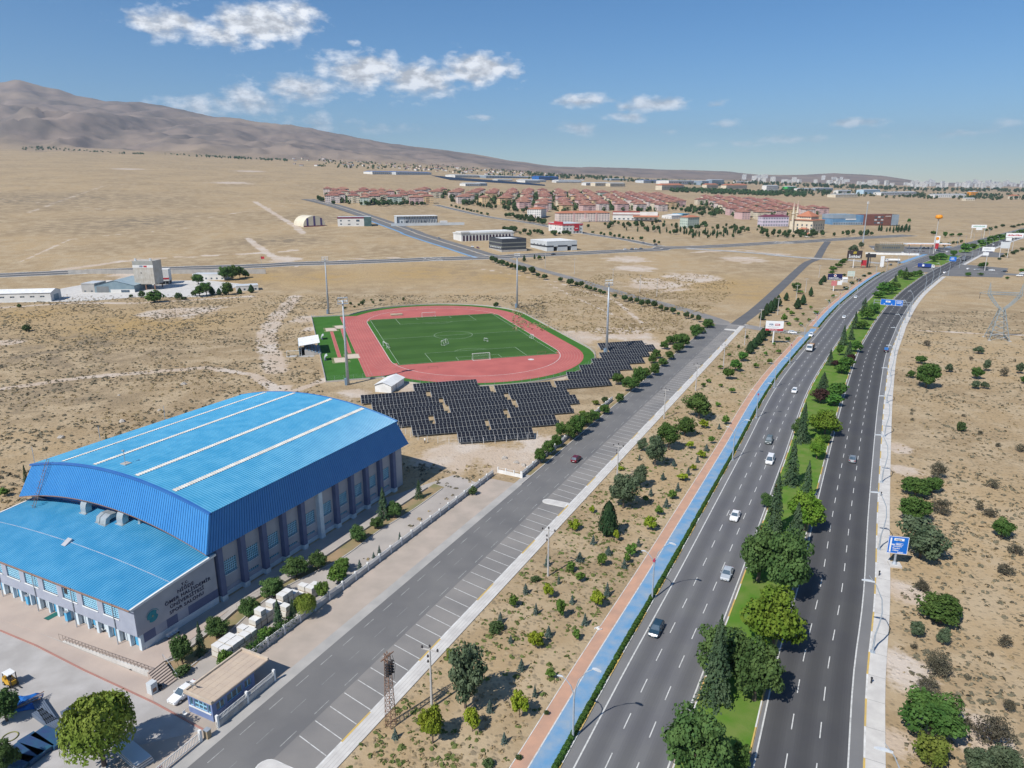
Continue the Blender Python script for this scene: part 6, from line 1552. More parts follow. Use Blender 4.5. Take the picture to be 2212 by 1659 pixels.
def willow_crown(rng, n, size):
	v, L = lumps_crown(rng, n // 2, .66, .5, .33, 34, .13, size, .85)
	m = n // 2
	a = rng.uniform(0, 6.283, m)
	r = .5 * rng.uniform(.3, 1, m) ** .5
	top = .62 + .3 * np.sqrt(np.maximum(0, 1 - (r / .52) ** 2))
	k = np.round(a * 14) / 14
	z = top - rng.uniform(0, 1, m) * (.18 + .3 * r)
	c = np.c_[np.cos(k) * r * 1.02, np.sin(k) * r * 1.02, np.maximum(z, .12)]
	nn = np.c_[np.cos(a), np.sin(a), np.full(m, .25)] + rng.normal(size=(m, 3)) * .35
	return np.vstack([v, quads(c, nn, size * .8, rng, 2.0)])
def trunk_mesh(name, rng, h, r, limbs, mat, lumps=None):
	mb = MB()
	mb.tube([(0, 0, -.01), (.01, .0, h * .5), (0, .01, h)], [r * 1.25, r, r * .7], 6)
	if lumps is not None and limbs:
		for q in lumps[:limbs]:
			m = (0, 0, h * rng.uniform(.6, 1.0))
			mid = (q[0] * .45, q[1] * .45, m[2] + (q[2] - m[2]) * .6)
			mb.tube([m, mid, tuple(q)], [r * .55, r * .35, r * .12], 4)
	return mb.mesh(name, mat)
PROTO = {}
def proto(kind, lod, var):
	key = (kind, lod, var)
	if key in PROTO:
		return PROTO[key]
	rng = np.random.default_rng(abs(hash_str(kind)) % 10000 + var * 31 + lod * 7)
	mul = (1.0, .28, .07)[lod]
	sz = (1.0, 1.75, 3.2)[lod]
	mat = LEAF[kind]
	L = None
	th, tr, bark = .3, .03, M_BARK
	if kind == 'pine':
		v, L = lumps_crown(rng, int(6500 * mul), .54, .5, .45, 42, .150, .0205 * sz, .75)
		tr = .035
	elif kind == 'maple':
		v, L = lumps_crown(rng, int(5200 * mul), .56, .5, .43, 40, .135, .0225 * sz, .75)
	elif kind in ('globe', 'globe_yellow', 'plum'):
		v, L = lumps_crown(rng, int(4200 * mul), .58, .5, .40, 46, .13, .026 * sz)
	elif kind in ('oleaster', 'locust'):
		v, L = lumps_crown(rng, int(4600 * mul), .54, .5, .45, 32, .15, .0235 * sz, .75)
	elif kind == 'street_tree':
		v, L = lumps_crown(rng, int(3000 * mul), .60, .5, .38, 32, .16, .034 * sz)
		th, bark = .36, M_BARKW
	elif kind == 'cypress':
		v = column_crown(rng, int(4200 * mul), .04, .024 * sz)
		th = .2
	elif kind == 'cedar':
		v = cone_crown(rng, int(5200 * mul), .10, 22 if lod == 0 else 13, 0.024 * sz, .34, .52, .80)
		th, tr = .9, .022
	elif kind == 'blue_spruce':
		v = cone_crown(rng, int(2600 * mul), .08, 13, .034 * sz, .18, .5, .95, 8)
		th, tr = .7, .02
	elif kind in ('sapling_green', 'sapling_yellow'):
		v, L = lumps_crown(rng, int(1500 * mul), .58, .5, .40, 20, .15, .040 * sz, .9)
		th, tr = .4, .02
	elif kind in ('shrub_green', 'shrub_yellow', 'bush'):
		v, L = lumps_crown(rng, int(2600 * mul), .46, .5, .48, 30, .15, .030 * sz, .9)
		th, tr = .2, .03
	elif kind == 'thorn':
		v, L = lumps_crown(rng, int(2400 * mul), .46, .5, .46, 40, .15, .016 * sz, .8)
		th, tr = .2, .03
	elif kind == 'willow':
		v = willow_crown(rng, int(9000 * mul), .0165 * sz)
		th, tr = .55, .03
	f = np.arange(len(v)).reshape(-1, 4)
	cm = np_mesh('crown', v, f, mat)
	tm = trunk_mesh('trunk', rng, th, tr, 0 if L is None or lod == 2 else (14 if kind == 'thorn' else 7), bark, L)
	PROTO[key] = (tm, cm)
	return PROTO[key]
def hash_str(s):
	h = 7
	for ch in s:
		h = (h * 31 + ord(ch)) & 0xffffff
	return h
NAMES = dict(pine=('pine_tree', 'dark bushy pine'), cedar=('cedar_tree', 'layered pointed cedar'), maple=('maple_tree', 'broad yellow-green maple'), globe=('round_tree', 'round-headed green tree'),
			 globe_yellow=('round_tree', 'golden green ball-headed tree'), plum=('plum_tree', 'dark purple-leaved plum tree'), oleaster=('oleaster_tree', 'grey-green oleaster'), locust=('locust_tree', 'bushy green locust tree'),
			 street_tree=('young_tree', 'young dark green tree'), cypress=('cypress_tree', 'dense upright cypress'), blue_spruce=('spruce_sapling', 'small blue-grey spruce'), sapling_green=('leafy_sapling', 'small bright green sapling'),
			 sapling_yellow=('leafy_sapling', 'small yellow-green sapling'), shrub_green=('shrub', 'low green shrub'), shrub_yellow=('shrub', 'yellowish leafy shrub'), thorn=('thorn_bush', 'dry twiggy thorn bush'), bush=('round_bush', 'dense rounded green bush'), willow=('willow_tree', 'yellow-green weeping willow'))
PLACE = {'median': 'on the median, %s such from near end', 'verge': 'on the planted verge, %s such from near end', 'kerb row': 'in the row along the diagonal road',
		 'roadside thicket': 'in the street thicket, %s such from near end', 'beside hall': 'beside the hall, %s such from near end', 'yard': 'at the hall yard, %s such from near end',
		 'right field': 'on the right-hand field, %s such from near end', 'plant yard': 'by the plant, %s such from near end', 'track bank': 'on the bank behind the track',
		 'grove': 'in the grove before the estate', 'school front': 'in the row before the schools', 'estate edge': 'along the estate edge', 'estate lane': 'along the estate lane', 'mosque garden': 'in the mosque garden',
		 'glass block garden': 'before the blue glass block', 'estate middle': 'in the park amid the estate', 'red house garden': 'round the red and white house', 'junction bank': 'by the far junction, %s such from near end',
		 'diag lots': 'on the lot by the grey warehouse, %s such', 'estate road': 'along the estate road'}
counts = {}
random.seed(3)
ALLT = []
for key, L_ in DATA['trees'].items():
	kind, place = key.split('|')
	ALLT += [(kind, place, q[0], q[1], q[2], q[3]) for q in L_]
def inside(x_, y_, poly):
	c = False
	j_ = len(poly) - 1
	for i_ in range(len(poly)):
		if (poly[i_][1] > y_) != (poly[j_][1] > y_) and x_ < (poly[j_][0] - poly[i_][0]) * (y_ - poly[i_][1]) / (poly[j_][1] - poly[i_][1]) + poly[i_][0]:
			c = not c
		j_ = i_
	return c
def in_poly(poly, n, seed):
	rnd_ = random.Random(seed)
	xs, ys = [p[0] for p in poly], [p[1] for p in poly]
	out, k = [], 0
	while len(out) < n and k < n * 80:
		k += 1
		x_, y_ = rnd_.uniform(min(xs), max(xs)), rnd_.uniform(min(ys), max(ys))
		if inside(x_, y_, poly):
			out.append((x_, y_, rnd_))
	return out
for (kind, place, poly, n, hr, wr, seed) in DATA['scatter']:
	for (x_, y_, rnd_) in in_poly(poly, n, seed):
		hh = rnd_.uniform(*hr)
		ALLT.append((kind, place, x_, y_, hh, hh * rnd_.uniform(*wr)))
for (kind, place, x_, y_, h_, w_) in sorted(ALLT, key=lambda q: q[3]):
	z_ = zt(x_, y_)
	nm, desc = NAMES[kind]
	i = counts.get((kind, place), 0)
	counts[(kind, place)] = i + 1
	pt = PLACE[place]
	if kind == 'street_tree' and place not in ('kerb row', 'estate road'):
		nm, desc = ('grove_tree' if place in ('grove', 'mosque garden') else 'garden_tree'), 'leafy dark green tree'
	grp = '%s %s' % (desc, pt.split(',')[0])
	lab = desc + ' ' + (pt % ordinal(i) if '%s' in pt else pt)
	dist = math.hypot(x_, y_)
	h_ = max(h_, .5)
	w_ = max(w_, .4)
	px = h_ / dist
	lod = 0 if px > .022 or (kind in ('pine', 'maple', 'willow', 'locust', 'oleaster') and px > .016) else (1 if px > .008 else 2)
	var = (i * 7 + hash_str(place)) % (3 if lod == 0 else 2)
	if kind == 'willow':
		var = 0
	tm, cm = proto(kind, lod, var)
	T_ = thing(nm, lab, 'tree' if nm.endswith('tree') or 'sapling' in nm else 'shrub', (x_, y_, z_), random.uniform(0, 6.28), grp, (w_, w_, h_))
	inst('trunk', tm, T_)
	inst('crown', cm, T_)
# clipped hedge between the cycle path and the carriageway: one bush after another
hrng = np.random.default_rng(5)
hv = []
for q in range(3):
	d = hrng.normal(size=(520, 3))
	d /= np.linalg.norm(d, axis=1)[:, None]
	d[:, 2] = np.abs(d[:, 2])
	c = d * (hrng.uniform(.7, 1.05, 520)[:, None]) * np.array([.5, .5, 1.0])
	hv.append(np_mesh('hedge_bush', quads(c, d + hrng.normal(size=(520, 3)) * .5, .065, hrng), np.arange(520 * 4).reshape(-1, 4), LEAF['hedge']))
hv_far = np_mesh('hedge_bush', quads(c[:60], d[:60], .2, hrng), np.arange(240).reshape(-1, 4), LEAF['hedge'])
L1 = np.r_[0, np.cumsum(np.linalg.norm(np.diff(R1, axis=0), axis=1))]
def along(P, L, N, s, o):
	p = np.array([np.interp(s, L, P[:, 0]), np.interp(s, L, P[:, 1])])
	n = np.array([np.interp(s, L, N[:, 0]), np.interp(s, L, N[:, 1])])
	t = np.array([-n[1], n[0]])
	q = p + n * o
	return float(q[0]), float(q[1]), math.atan2(t[1], t[0])
for n, (a, b) in enumerate(spans):
	s0, s1 = L1[a] + (.5 if n == 0 else 0), L1[min(b, len(L1) - 1)]
	cuts = np.arange(s0, s1, 37.0)
	for ci, sa in enumerate(cuts):
		sb = min(sa + 36.2, s1)
		x0, y0, a0 = along(R1, L1, n1, sa, -2.02)
		hz = thing('hedge', 'low clipped hedge by the cycle path, %s length of the %s stretch' % (ordinal(ci), ('nearer', 'farther')[n]), 'hedge', (x0, y0, zt(x0, y0) + lift((x0, y0), 0.04)), 0, 'hedge along the cycle path')
		s = sa
		while s < sb:
			x_, y_, a_r = along(R1, L1, n1, s, -2.02)
			st_ = random.uniform(.75, 1.25)
			far = y_ > 330
			inst('hedge_bush', hv_far if far else hv[random.randrange(3)], hz, (x_ - x0, y_ - y0, zt(x_, y_) - zt(x0, y0)), a_r, (st_ * (2.0 if far else 1.3), .95 * random.uniform(.85, 1.1), .72 * random.uniform(.8, 1.15)))
			s += st_ * (1.5 if far else .85)
			if random.random() < .05:
				s += .5
# scrub tufts on the open ground near the camera
rng = np.random.default_rng(11)
def tufts(name, poly_fn, n, size, mat, seed, label, x0, x1, y0, y1, hh=.35):
	rng = np.random.default_rng(seed)
	x_ = rng.uniform(x0, x1, n)
	y_ = y0 + (y1 - y0) * rng.uniform(0, 1, n) ** 1.5
	k = poly_fn(x_, y_)
	x_, y_ = x_[k], y_[k]
	cl = fbm(x_ / 16, y_ / 16, 3, seed)
	k = cl + rng.uniform(-.22, .22, len(x_)) > .5
	x_, y_ = x_[k], y_[k]
	m = len(x_)
	s = size * rng.uniform(.45, 1.5, m)
	B_ = 5
	c = np.repeat(np.c_[x_, y_, np.zeros(m)], B_, 0)
	ss = np.repeat(s, B_)
	d = rng.normal(size=(m * B_, 3))
	d[:, 2] = np.abs(d[:, 2]) * .8 + .15
	d /= np.linalg.norm(d, axis=1)[:, None]
	c = c + d * ss[:, None] * np.array([.55, .55, hh])
	v = quads(c, d + rng.normal(size=d.shape) * .4 + np.array([0, 0, .5]), 1.0, rng)
	ctr = np.repeat(c, 4, 0)
	v = ctr + (v - ctr) * np.repeat(ss, 4)[:, None] * .30
	v[:, 2] = np.maximum(v[:, 2] + HT(v[:, 0], v[:, 1]), .005)
	inst(name, np_mesh(name, v, np.arange(len(v)).reshape(-1, 4), mat), kind='stuff', label=label, cat='ground cover')
def off_lines(x_, y_):
	"""signed offsets from the two carriageways and the street"""
	a = np.interp(y_, R1[:, 1], R1[:, 0])
	b = np.interp(y_, R2[:, 1], R2[:, 0])
	so = (x_ - SO[0]) * SN[0] + (y_ - SO[1]) * SN[1]
	return (x_ - a) * .88, (x_ - b) * .88, so
M_TUFT = leaf_mat('scrub_tuft', (.150, .140, .095), (.215, .185, .125), .05)
M_STRAW = leaf_mat('straw_tuft', (.30, .225, .12), (.38, .30, .175), .05)
M_WEED = leaf_mat('green_weed', (.105, .150, .040), (.160, .180, .060), .05)
tufts('scrub', lambda a, b: off_lines(a, b)[1] > 16.5, 34000, .62, M_TUFT, 31, 'grey scrub tufts over the field to the right', 40, 330, 66, 400)
tufts('dry_grass', lambda a, b: off_lines(a, b)[1] > 15, 16000, .5, M_STRAW, 32, 'straw grass over the field to the right', 40, 330, 66, 300)
tufts('dry_grass', lambda a, b: (off_lines(a, b)[0] < -7.6) & (off_lines(a, b)[2] > 15.6), 26000, .42, M_STRAW, 33, 'straw grass on the planted verge', -25, 160, 66, 345)
tufts('weeds', lambda a, b: (off_lines(a, b)[0] < -7.6) & (off_lines(a, b)[2] > 15.6), 22000, .6, M_WEED, 34, 'green weeds on the planted verge', -25, 160, 66, 345, .25)
def left_open(a, b):
	hx = (a - HX) * math.cos(HA) + (b - HY) * math.sin(HA)
	hy = -(a - HX) * math.sin(HA) + (b - HY) * math.cos(HA)
	inhall = (hx > -40) & (hx < 58) & (hy > -14) & (hy < 52)
	ta = (a - PC[0]) * e2[0] + (b - PC[1]) * e2[1]
	tb_ = (a - PC[0]) * e1[0] + (b - PC[1]) * e1[1]
	intr = (ta > lx - 2) & (ta < RO + 6) & (np.abs(tb_) < 95)
	so = off_lines(a, b)[2]
	return ~inhall & ~intr & (so < -13) & ~((so > -75) & (b > 170) & (b < 250) & (a > -52))
tufts('scrub', left_open, 44000, .75, M_TUFT, 35, 'grey scrub tufts over the field behind the hall', -330, 20, 110, 460)
tufts('dry_grass', left_open, 26000, .7, M_STRAW, 36, 'straw grass over the field behind the hall', -330, 20, 110, 460)
tufts('scrub', lambda a, b: (off_lines(a, b)[2] > -120) & (off_lines(a, b)[2] < -11) & (b > 335), 14000, .9, M_STRAW, 37, 'straw grass between the track and the diagonal road', 0, 160, 330, 560)
# ------------------------------------------------------------------ buildings
M_TILE = material('red_roof_tile', (.33, .160, .120), (.27, .130, .100), .5, .85, rnd=.12)
M_TILE2 = material('orange_roof_tile', (.46, .185, .105), (.39, .155, .09), .4, .85)
M_CREAM = material('cream_render', (.66, .59, .46), (.58, .51, .39), .15, .9)
M_PINK = material('pink_render', (.60, .42, .40), (.54, .37, .35), .15, .9)
M_ROSE = material('rose_white_render', (.64, .55, .51), (.57, .48, .44), .15, .9)
M_YELL = material('yellow_render', (.64, .48, .28), (.57, .42, .25), .15, .9)
M_MINT = material('mint_render', (.46, .53, .46), (.40, .47, .40), .15, .9)
M_OFFW = material('off_white_render', (.70, .69, .66), (.61, .60, .57), .12, .85)
M_SILV = material('pale_grey_sheet', (.58, .61, .62), (.50, .53, .55), .12, .5)
M_CHAR = material('charcoal_sheet', (.050, .056, .068), (.062, .068, .080), .2, .5)
M_MAROON = material('maroon_sheet', (.20, .045, .075), (.16, .04, .065), .3, .6)
M_REDS = material('red_sheet', (.46, .030, .045), (.38, .03, .04), .3, .5)
M_BLUEG = material('blue_curtain_glass', (.085, .20, .36), (.14, .29, .46), .08, .15, spec=.7)
M_GREYG = material('grey_curtain_glass', (.22, .28, .34), (.30, .36, .42), .08, .18, spec=.7)
M_BRICK = material('brick_cladding', (.20, .085, .065), (.16, .07, .055), .3, .8)
M_OLIVE = material('olive_render', (.20, .185, .14), (.17, .155, .12), .2, .9)
def grid_rects(W, H, floors, n, ww, wh, sill=.9, base=0.):
	out = []
	fh = (H - base) / floors
	for k in range(floors):
		for i in range(n):
			c = W * (i + .5) / n
			out.append((c - ww / 2, c + ww / 2, base + k * fh + sill, min(base + k * fh + sill + wh, H - .15)))
	return out
def block_meshes(W, Dp, H, front, left, right, depth=.18):
	wall, gl_ = MB(), MB()
	wall_holes(wall, (0, 0, 0), (1, 0, 0), (0, 0, 1), W, H, front, depth, (0, 1, 0))
	wall_holes(wall, (0, Dp, 0), (0, -1, 0), (0, 0, 1), Dp, H, left, depth, (1, 0, 0))
	wall_holes(wall, (W, 0, 0), (0, 1, 0), (0, 0, 1), Dp, H, right, depth, (-1, 0, 0))
	wall.quad((W, Dp, 0), (0, Dp, 0), (0, Dp, H), (W, Dp, H))
	for (a, b, c, d) in front:
		gl_.quad((a, depth, c), (b, depth, c), (b, depth, d), (a, depth, d))
	for (a, b, c, d) in left:
		gl_.quad((depth, Dp - a, c), (depth, Dp - b, c), (depth, Dp - b, d), (depth, Dp - a, d))
	for (a, b, c, d) in right:
		gl_.quad((W - depth, a, c), (W - depth, b, c), (W - depth, b, d), (W - depth, a, d))
	return wall, gl_
def hip(mb, W, Dp, H, rise, ov=.7, x0=0, y0=0, mi=0):
	m = min(W, Dp) / 2 * .92
	if W >= Dp:
		r0, r1 = (x0 + m, y0 + Dp / 2, H + rise), (x0 + W - m, y0 + Dp / 2, H + rise)
	else:
		r0, r1 = (x0 + W / 2, y0 + m, H + rise), (x0 + W / 2, y0 + Dp - m, H + rise)
	e = [(x0 - ov, y0 - ov, H), (x0 + W + ov, y0 - ov, H), (x0 + W + ov, y0 + Dp + ov, H), (x0 - ov, y0 + Dp + ov, H)]
	lo = [(p[0], p[1], H - .22) for p in e]
	if W >= Dp:
		f = [(0, 1, 9, 8), (1, 2, 9), (2, 3, 8, 9), (3, 0, 8)]
	else:
		f = [(0, 1, 8), (1, 2, 9, 8), (2, 3, 9), (3, 0, 8, 9)]
	mb.add(e + lo + [r0, r1], f + [(0, 4, 5, 1), (1, 5, 6, 2), (2, 6, 7, 3), (3, 7, 4, 0), (7, 6, 5, 4)], mi)
	return mb
def frame_of(b):
	W, Dp = math.hypot(b[5], b[6]), math.hypot(b[3], b[4])
	return W, Dp, b[7], (b[0], b[1], b[2] - .3), math.atan2(b[6], b[5])
def house(name, label, b, wallm, roofm, floors=4, nf=8, ns=3, rooft='hip', rise=2.6, cat='building', ww=1.3, wh=1.4, glass=None, chimney=True, W=None, Dp=None, H=None):
	w_, d_, h_, loc, rz = frame_of(b)
	W, Dp, H = W or w_, Dp or d_, H or h_
	o = thing(name, label, cat, loc, rz)
	wall, gl_ = block_meshes(W, Dp, H, grid_rects(W, H, floors, nf, ww, wh), grid_rects(Dp, H, floors, ns, ww, wh), grid_rects(Dp, H, floors, ns, ww, wh))
	wall.build('wall', wallm, o)
	gl_.build('glazing', glass or M_GLASS, o, kind='stuff')
	if rooft == 'hip':
		r = hip(MB(), W, Dp, H, rise).build('roof', roofm, o)
		if chimney:
			MB().cbox(W * .3, Dp * .45, H + rise * .9, .8, .8, 1.6).build('chimney', M_CREAM, r)
	elif rooft == 'flat':
		r = MB().box(-.15, W + .15, -.15, Dp + .15, H, H + .5).build('parapet', wallm, o)
		MB().box(.2, W - .2, .2, Dp - .2, H + .501, H + .53).build('roof', roofm, o)
	elif rooft == 'gable':
		MB().add([(-.4, -.4, H), (W + .4, -.4, H), (W + .4, Dp / 2, H + rise), (-.4, Dp / 2, H + rise), (W + .4, Dp + .4, H), (-.4, Dp + .4, H)], [(0, 1, 2, 3), (3, 2, 4, 5)]).build('roof', roofm, o)
		MB().add([(0, 0, H), (0, Dp, H), (0, Dp / 2, H + rise * .95)], [(0, 2, 1)]).add([(W, 0, H), (W, Dp, H), (W, Dp / 2, H + rise * .95)], [(0, 1, 2)]).build('gable_wall', wallm, o)
	return o, W, Dp, H
B = DATA['B']
# schools with long tiled roofs
for key, lab in (('school_a', 'long white school with orange roof behind the tree row'), ('school_b', 'long pink and white school with orange roof before the estate')):
	b = B[key]
	if key == 'school_a':
		# two wings: gable end towards the camera and a long side
		o, W, Dp, H = house('school', lab, b, M_OFFW, M_TILE2, 4, 6, 10, W=21, Dp=44)
	else:
		o, W, Dp, H = house('school', lab, b, M_ROSE, M_TILE2, 4, 18, 4)
	for k in range(3):
		if key == 'school_b':
			MB().box(W * (.28 + .22 * k), W * (.31 + .22 * k), -.5, .1, 0, H + .6).build('stair_bay', M_PINK, o)
	MB().box(W * .42, W * .58, -2.5, 0, 0, 4.4).build('porch', M_ROSE, o)
# gym with big red roofs
b = B['gym']
o, W, Dp, H = house('school_gym', 'low hall with wide dark red gabled roofs beside the schools', b, M_OFFW, M_TILE, 1, 10, 4, 'none', ww=3, wh=2)
MB().add([(-1, -1, H - 3), (W * .6, -1, H - 3), (W * .6, Dp * .5, H + 1.5), (-1, Dp * .5, H + 1.5), (W * .6, Dp, H - 3), (-1, Dp, H - 3)], [(0, 1, 2, 3), (3, 2, 4, 5), (1, 4, 2)]).build('roof', material('deep_red_roof', (.30, .075, .055), (.25, .06, .045), .3, .8), o)
MB().add([(W * .45, -6, H - 6), (W + 2, -6, H - 6), (W + 2, 6, H - 2.2), (W * .45, 6, H - 2.2), (W + 2, 18, H - 6), (W * .45, 18, H - 6)], [(0, 1, 2, 3), (3, 2, 4, 5), (1, 4, 2)]).build('roof', M_TILE2, o)
# red and white house
b = B['red_white']
o, W, Dp, H = house('red_white_house', 'white block with a red band round its flat roof', b, M_OFFW, M_SILV, 3, 6, 3, 'flat', ww=1.8, wh=2.2)
MB().box(-.3, W + .3, -.3, Dp + .3, H - 2.2, H - .1).build('red_band', M_REDS, o)
MB().box(-.4, W * .02 + .1, -.35, Dp * .6, H - .1, H + 2.3).build('red_screen', M_REDS, o)
MB().box(-.31, W + .31, -.32, Dp + .31, H - 1.5, H - 1.35).build('white_stripe', M_OFFW, o)
sg = MB().box(W * .58, W * .8, -.9, -.3, 3.5, H - 1.2).build('sign_board', M_REDS, o)
for k in range(4):
	MB().box(W * .61 + .9 * k, W * .61 + .9 * k + .6, -.93, -.9, 6.0, 7.0).build('lettering', M_WHITE, sg)
# grey warehouse and dark block
b = B['grey_warehouse']
b = [*b[:3], -13 * .44, 13 * .90, 30.2, 14.9, 9.45]
W, Dp, H, loc, rz = frame_of(B['grey_warehouse'])
Dp = 34.0
o = thing('warehouse', 'pale grey warehouse with dark band and two open gates', 'building', loc, rz)
wall = MB()
wall_holes(wall, (0, 0, 0), (1, 0, 0), (0, 0, 1), W, H, [(W * .22, W * .36, 0, 4.6), (W * .68, W * .82, 0, 4.6)], 4.0, (0, 1, 0))
wall.quad((0, Dp, 0), (0, 0, 0), (0, 0, H), (0, Dp, H)).quad((W, 0, 0), (W, Dp, 0), (W, Dp, H), (W, 0, H)).quad((W, Dp, 0), (0, Dp, 0), (0, Dp, H), (W, Dp, H))
wall.build('wall', M_SILV, o)
MB().box(W * .2, W * .84, 4.0, 4.1, 0, 5).build('gate_interior', M_DARK, o)
for x0, x1 in ((-.06, W * .22), (W * .36, W * .68), (W * .82, W + .06)):
	MB().box(x0, x1, -.07, .0, 4.2, 5.7).build('dark_band', M_CHAR, o)
MB().box(-.07, 0, 0, Dp, 4.2, 5.7).build('dark_band', M_CHAR, o)
MB().box(-.1, W + .1, -.1, Dp + .1, H, H + .35).build('roof', M_WHITE, o)
for k in range(4):
	MB().box(-.12, -.02, 4 + 7 * k, 6 + 7 * k, 5.9, 6.6).build('vent', M_CHAR, o)
W, Dp, H, loc, rz = frame_of(B['dark_block'])
Dp = min(Dp, 30)
o = thing('charcoal_block', 'dark charcoal block banded with pale window strips', 'building', loc, rz)
MB().box(0, W, 0, Dp, 2.2, H).build('wall', M_CHAR, o)
MB().box(-.4, W + .4, -.4, Dp + .4, 0, 2.25).build('plinth', M_GUTTER, o)
for z in (4.6, 8.2):
	MB().box(-.05, W + .05, -.05, Dp + .05, z, z + .9).build('pale_band', material('band_olive', (.24, .25, .22), None, .5, .6), o)
for k in range(7):
	MB().box(-.08, 0, Dp * (.1 + .12 * k), Dp * (.17 + .12 * k), 3.6, 4.5).build('window', M_SILV, o)
MB().box(.6, W - .6, .6, Dp - .6, H - .4, H - .3).build('roof', M_MAROON, o)
MB().box(W * .12, W * .72, Dp * .2, Dp * .75, H - .29, H + .25).build('roof_light', M_WHITE, o)
for q in ((0, W, 0, .3), (0, W, Dp - .3, Dp), (0, .3, .3, Dp - .3), (W - .3, W, .3, Dp - .3)):
	MB().box(*q, H, H + .5).build('parapet', M_CHAR, o)
# arcade house
W, Dp, H, loc, rz = frame_of(B['arcade'])
o = thing('arcade_building', 'long white building with tall arched dark windows', 'building', loc, rz)
MB().box(0, W, 0, Dp, 0, H - 1.2).build('wall', M_OFFW, o)
n = 15
for k in range(n):
	x0 = W * (.03 + .94 * k / n)
	x1 = x0 + W * .94 / n * .58
	c, r_ = (x0 + x1) / 2, (x1 - x0) / 2
	pts = [(x0, -.04, .5), (x1, -.04, .5)] + [(c + r_ * math.cos(a), -.04, H * .58 + r_ * math.sin(a)) for a in [math.pi * q / 8 for q in range(9)]]
	MB().add(pts, [tuple(range(len(pts)))]).build('arched_window', material('plum_glass', (.06, .03, .06), None, .5, .2), o)
	MB().box(x1 + .1, x1 + W * .94 / n * .3, -.35, 0, 0, H - 1.4).build('pilaster', M_OFFW, o)
MB().box(-.5, W + .5, -.5, Dp + .5, H - 1.2, H).build('cornice', M_OFFW, o)
MB().box(W * .15, W - .5, .5, Dp, H + .001, H + 1.0).build('roof', M_WHITE, o)
MB().box(-1, W * .14, -1, Dp * .6, H + .002, H + 1.6).build('corner_tower', M_OFFW, o)
# truss-fronted house
W, Dp, H, loc, rz = frame_of(B['truss_house'])
o = thing('truss_building', 'white building behind a dark zigzag steel screen', 'building', loc, rz)
MB().box(0, W, 1.2, Dp, 0, H).build('wall', M_SILV, o)
MB().box(-.4, W + .4, -.4, Dp, H, H + .7).build('roof', M_WHITE, o)
for k in range(12):
	x0 = W * (.18 + .8 * k / 12)
	for dx in (-1, 1):
		MB().tube([(x0, 0, .2), (x0 + dx * W * .03 + W * .03, 0, H)], .2, 4).build('brace', M_CHAR, o)
for x_ in (0, W):
	MB().box(x_ - .3, x_ + .3, -.3, 1.2, 0, H + .2).build('post', M_CHAR, o)
MB().box(0, W, -.3, .3, H - .3, H + .1).build('beam', M_CHAR, o)
for k in (.1, .22, .6, .68):
	MB().box(W * k, W * k + 1.5, 1.12, 1.21, .3, 5.5).build('window', M_GLASS, o)
yw = thing('yard_wall', 'long pale grey wall in front of the zigzag building', 'wall', (loc[0], loc[1] - 5, loc[2]), rz)
MB().box(-8, W + 34, -6, -5.7, 0, 3.2).build('wall_panel', M_SILV, yw)
MB().box(-8, W + 34, -6.05, -5.65, 3.2, 3.35).build('coping', M_WHITE, yw)
MB().box(W + 5, W + 14, 2, 8, 0, 5).build('gate_house', M_OFFW, yw)
# maroon-topped house
W, Dp, H, loc, rz = frame_of(B['maroon_house'])
o = thing('maroon_building', 'white two-storey building with maroon roof band and glass corner', 'building', loc, rz)
wall, gl_ = block_meshes(W * .78, Dp, H, [(3, 5, 2, 3.6), (3, 5, 6, 7.6), (12, 15, 2, 3.2), (12, 15, 6.2, 7.4), (22, 25, 2, 3.2), (22, 26, 5.6, 8)], [(4, 6, 6, 7.5), (9, 11, 6, 7.5)], [])
wall.build('wall', M_OFFW, o)
gl_.build('glazing', M_GLASS, o, kind='stuff')
MB().box(-.2, W * .78, -.2, Dp, H - 1.6, H + .3).build('maroon_band', M_MAROON, o)
MB().box(W * .78, W, -.1, Dp, 0, H + .3).build('glass_corner', material('dark_green_glass', (.05, .10, .10), (.08, .14, .14), .2, .15, spec=.7), o)
MB().box(.3, W - .3, .3, Dp - .3, H + .31, H + .36).build('roof', M_SILV, o)
# domed tent
tb_ = B['tent']
o = thing('dome_tent', 'pale arched tent hall with purple stripes', 'building', (tb_[0] + 12, tb_[1] + 8, tb_[2] - .3), R(38))
v = []
NA = 16
for k in range(NA + 1):
	a = math.pi * k / NA
	for y_ in (0, 30):
		v.append((14 * math.cos(a), y_, 13 * math.sin(a) ** .85))
MB().add(v, [(2 * k, 2 * k + 1, 2 * k + 3, 2 * k + 2) for k in range(NA)]).build('shell', material('tent_fabric', (.66, .60, .47), (.60, .54, .42), .1, .7), o, smooth=True)
MB().add([(14 * math.cos(math.pi * k / NA), .02, 13 * math.sin(math.pi * k / NA) ** .85) for k in range(NA + 1)], [tuple(range(NA + 1))]).build('end_wall', MATS['tent_fabric'], o)
for x_ in (-8.6, 0, 8.6):
	hh = 13 * (1 - (abs(x_) / 14) ** 2) ** .42
	MB().box(x_ - 1.1, x_ + 1.1, -.12, 0, 1.6, hh - .4).build('purple_stripe', material('tent_purple', (.10, .075, .20), None, .3, .7), o)
MB().box(-13.5, 13.5, -.2, -.02, 0, 1.6).build('base_band', M_MAROON, o)
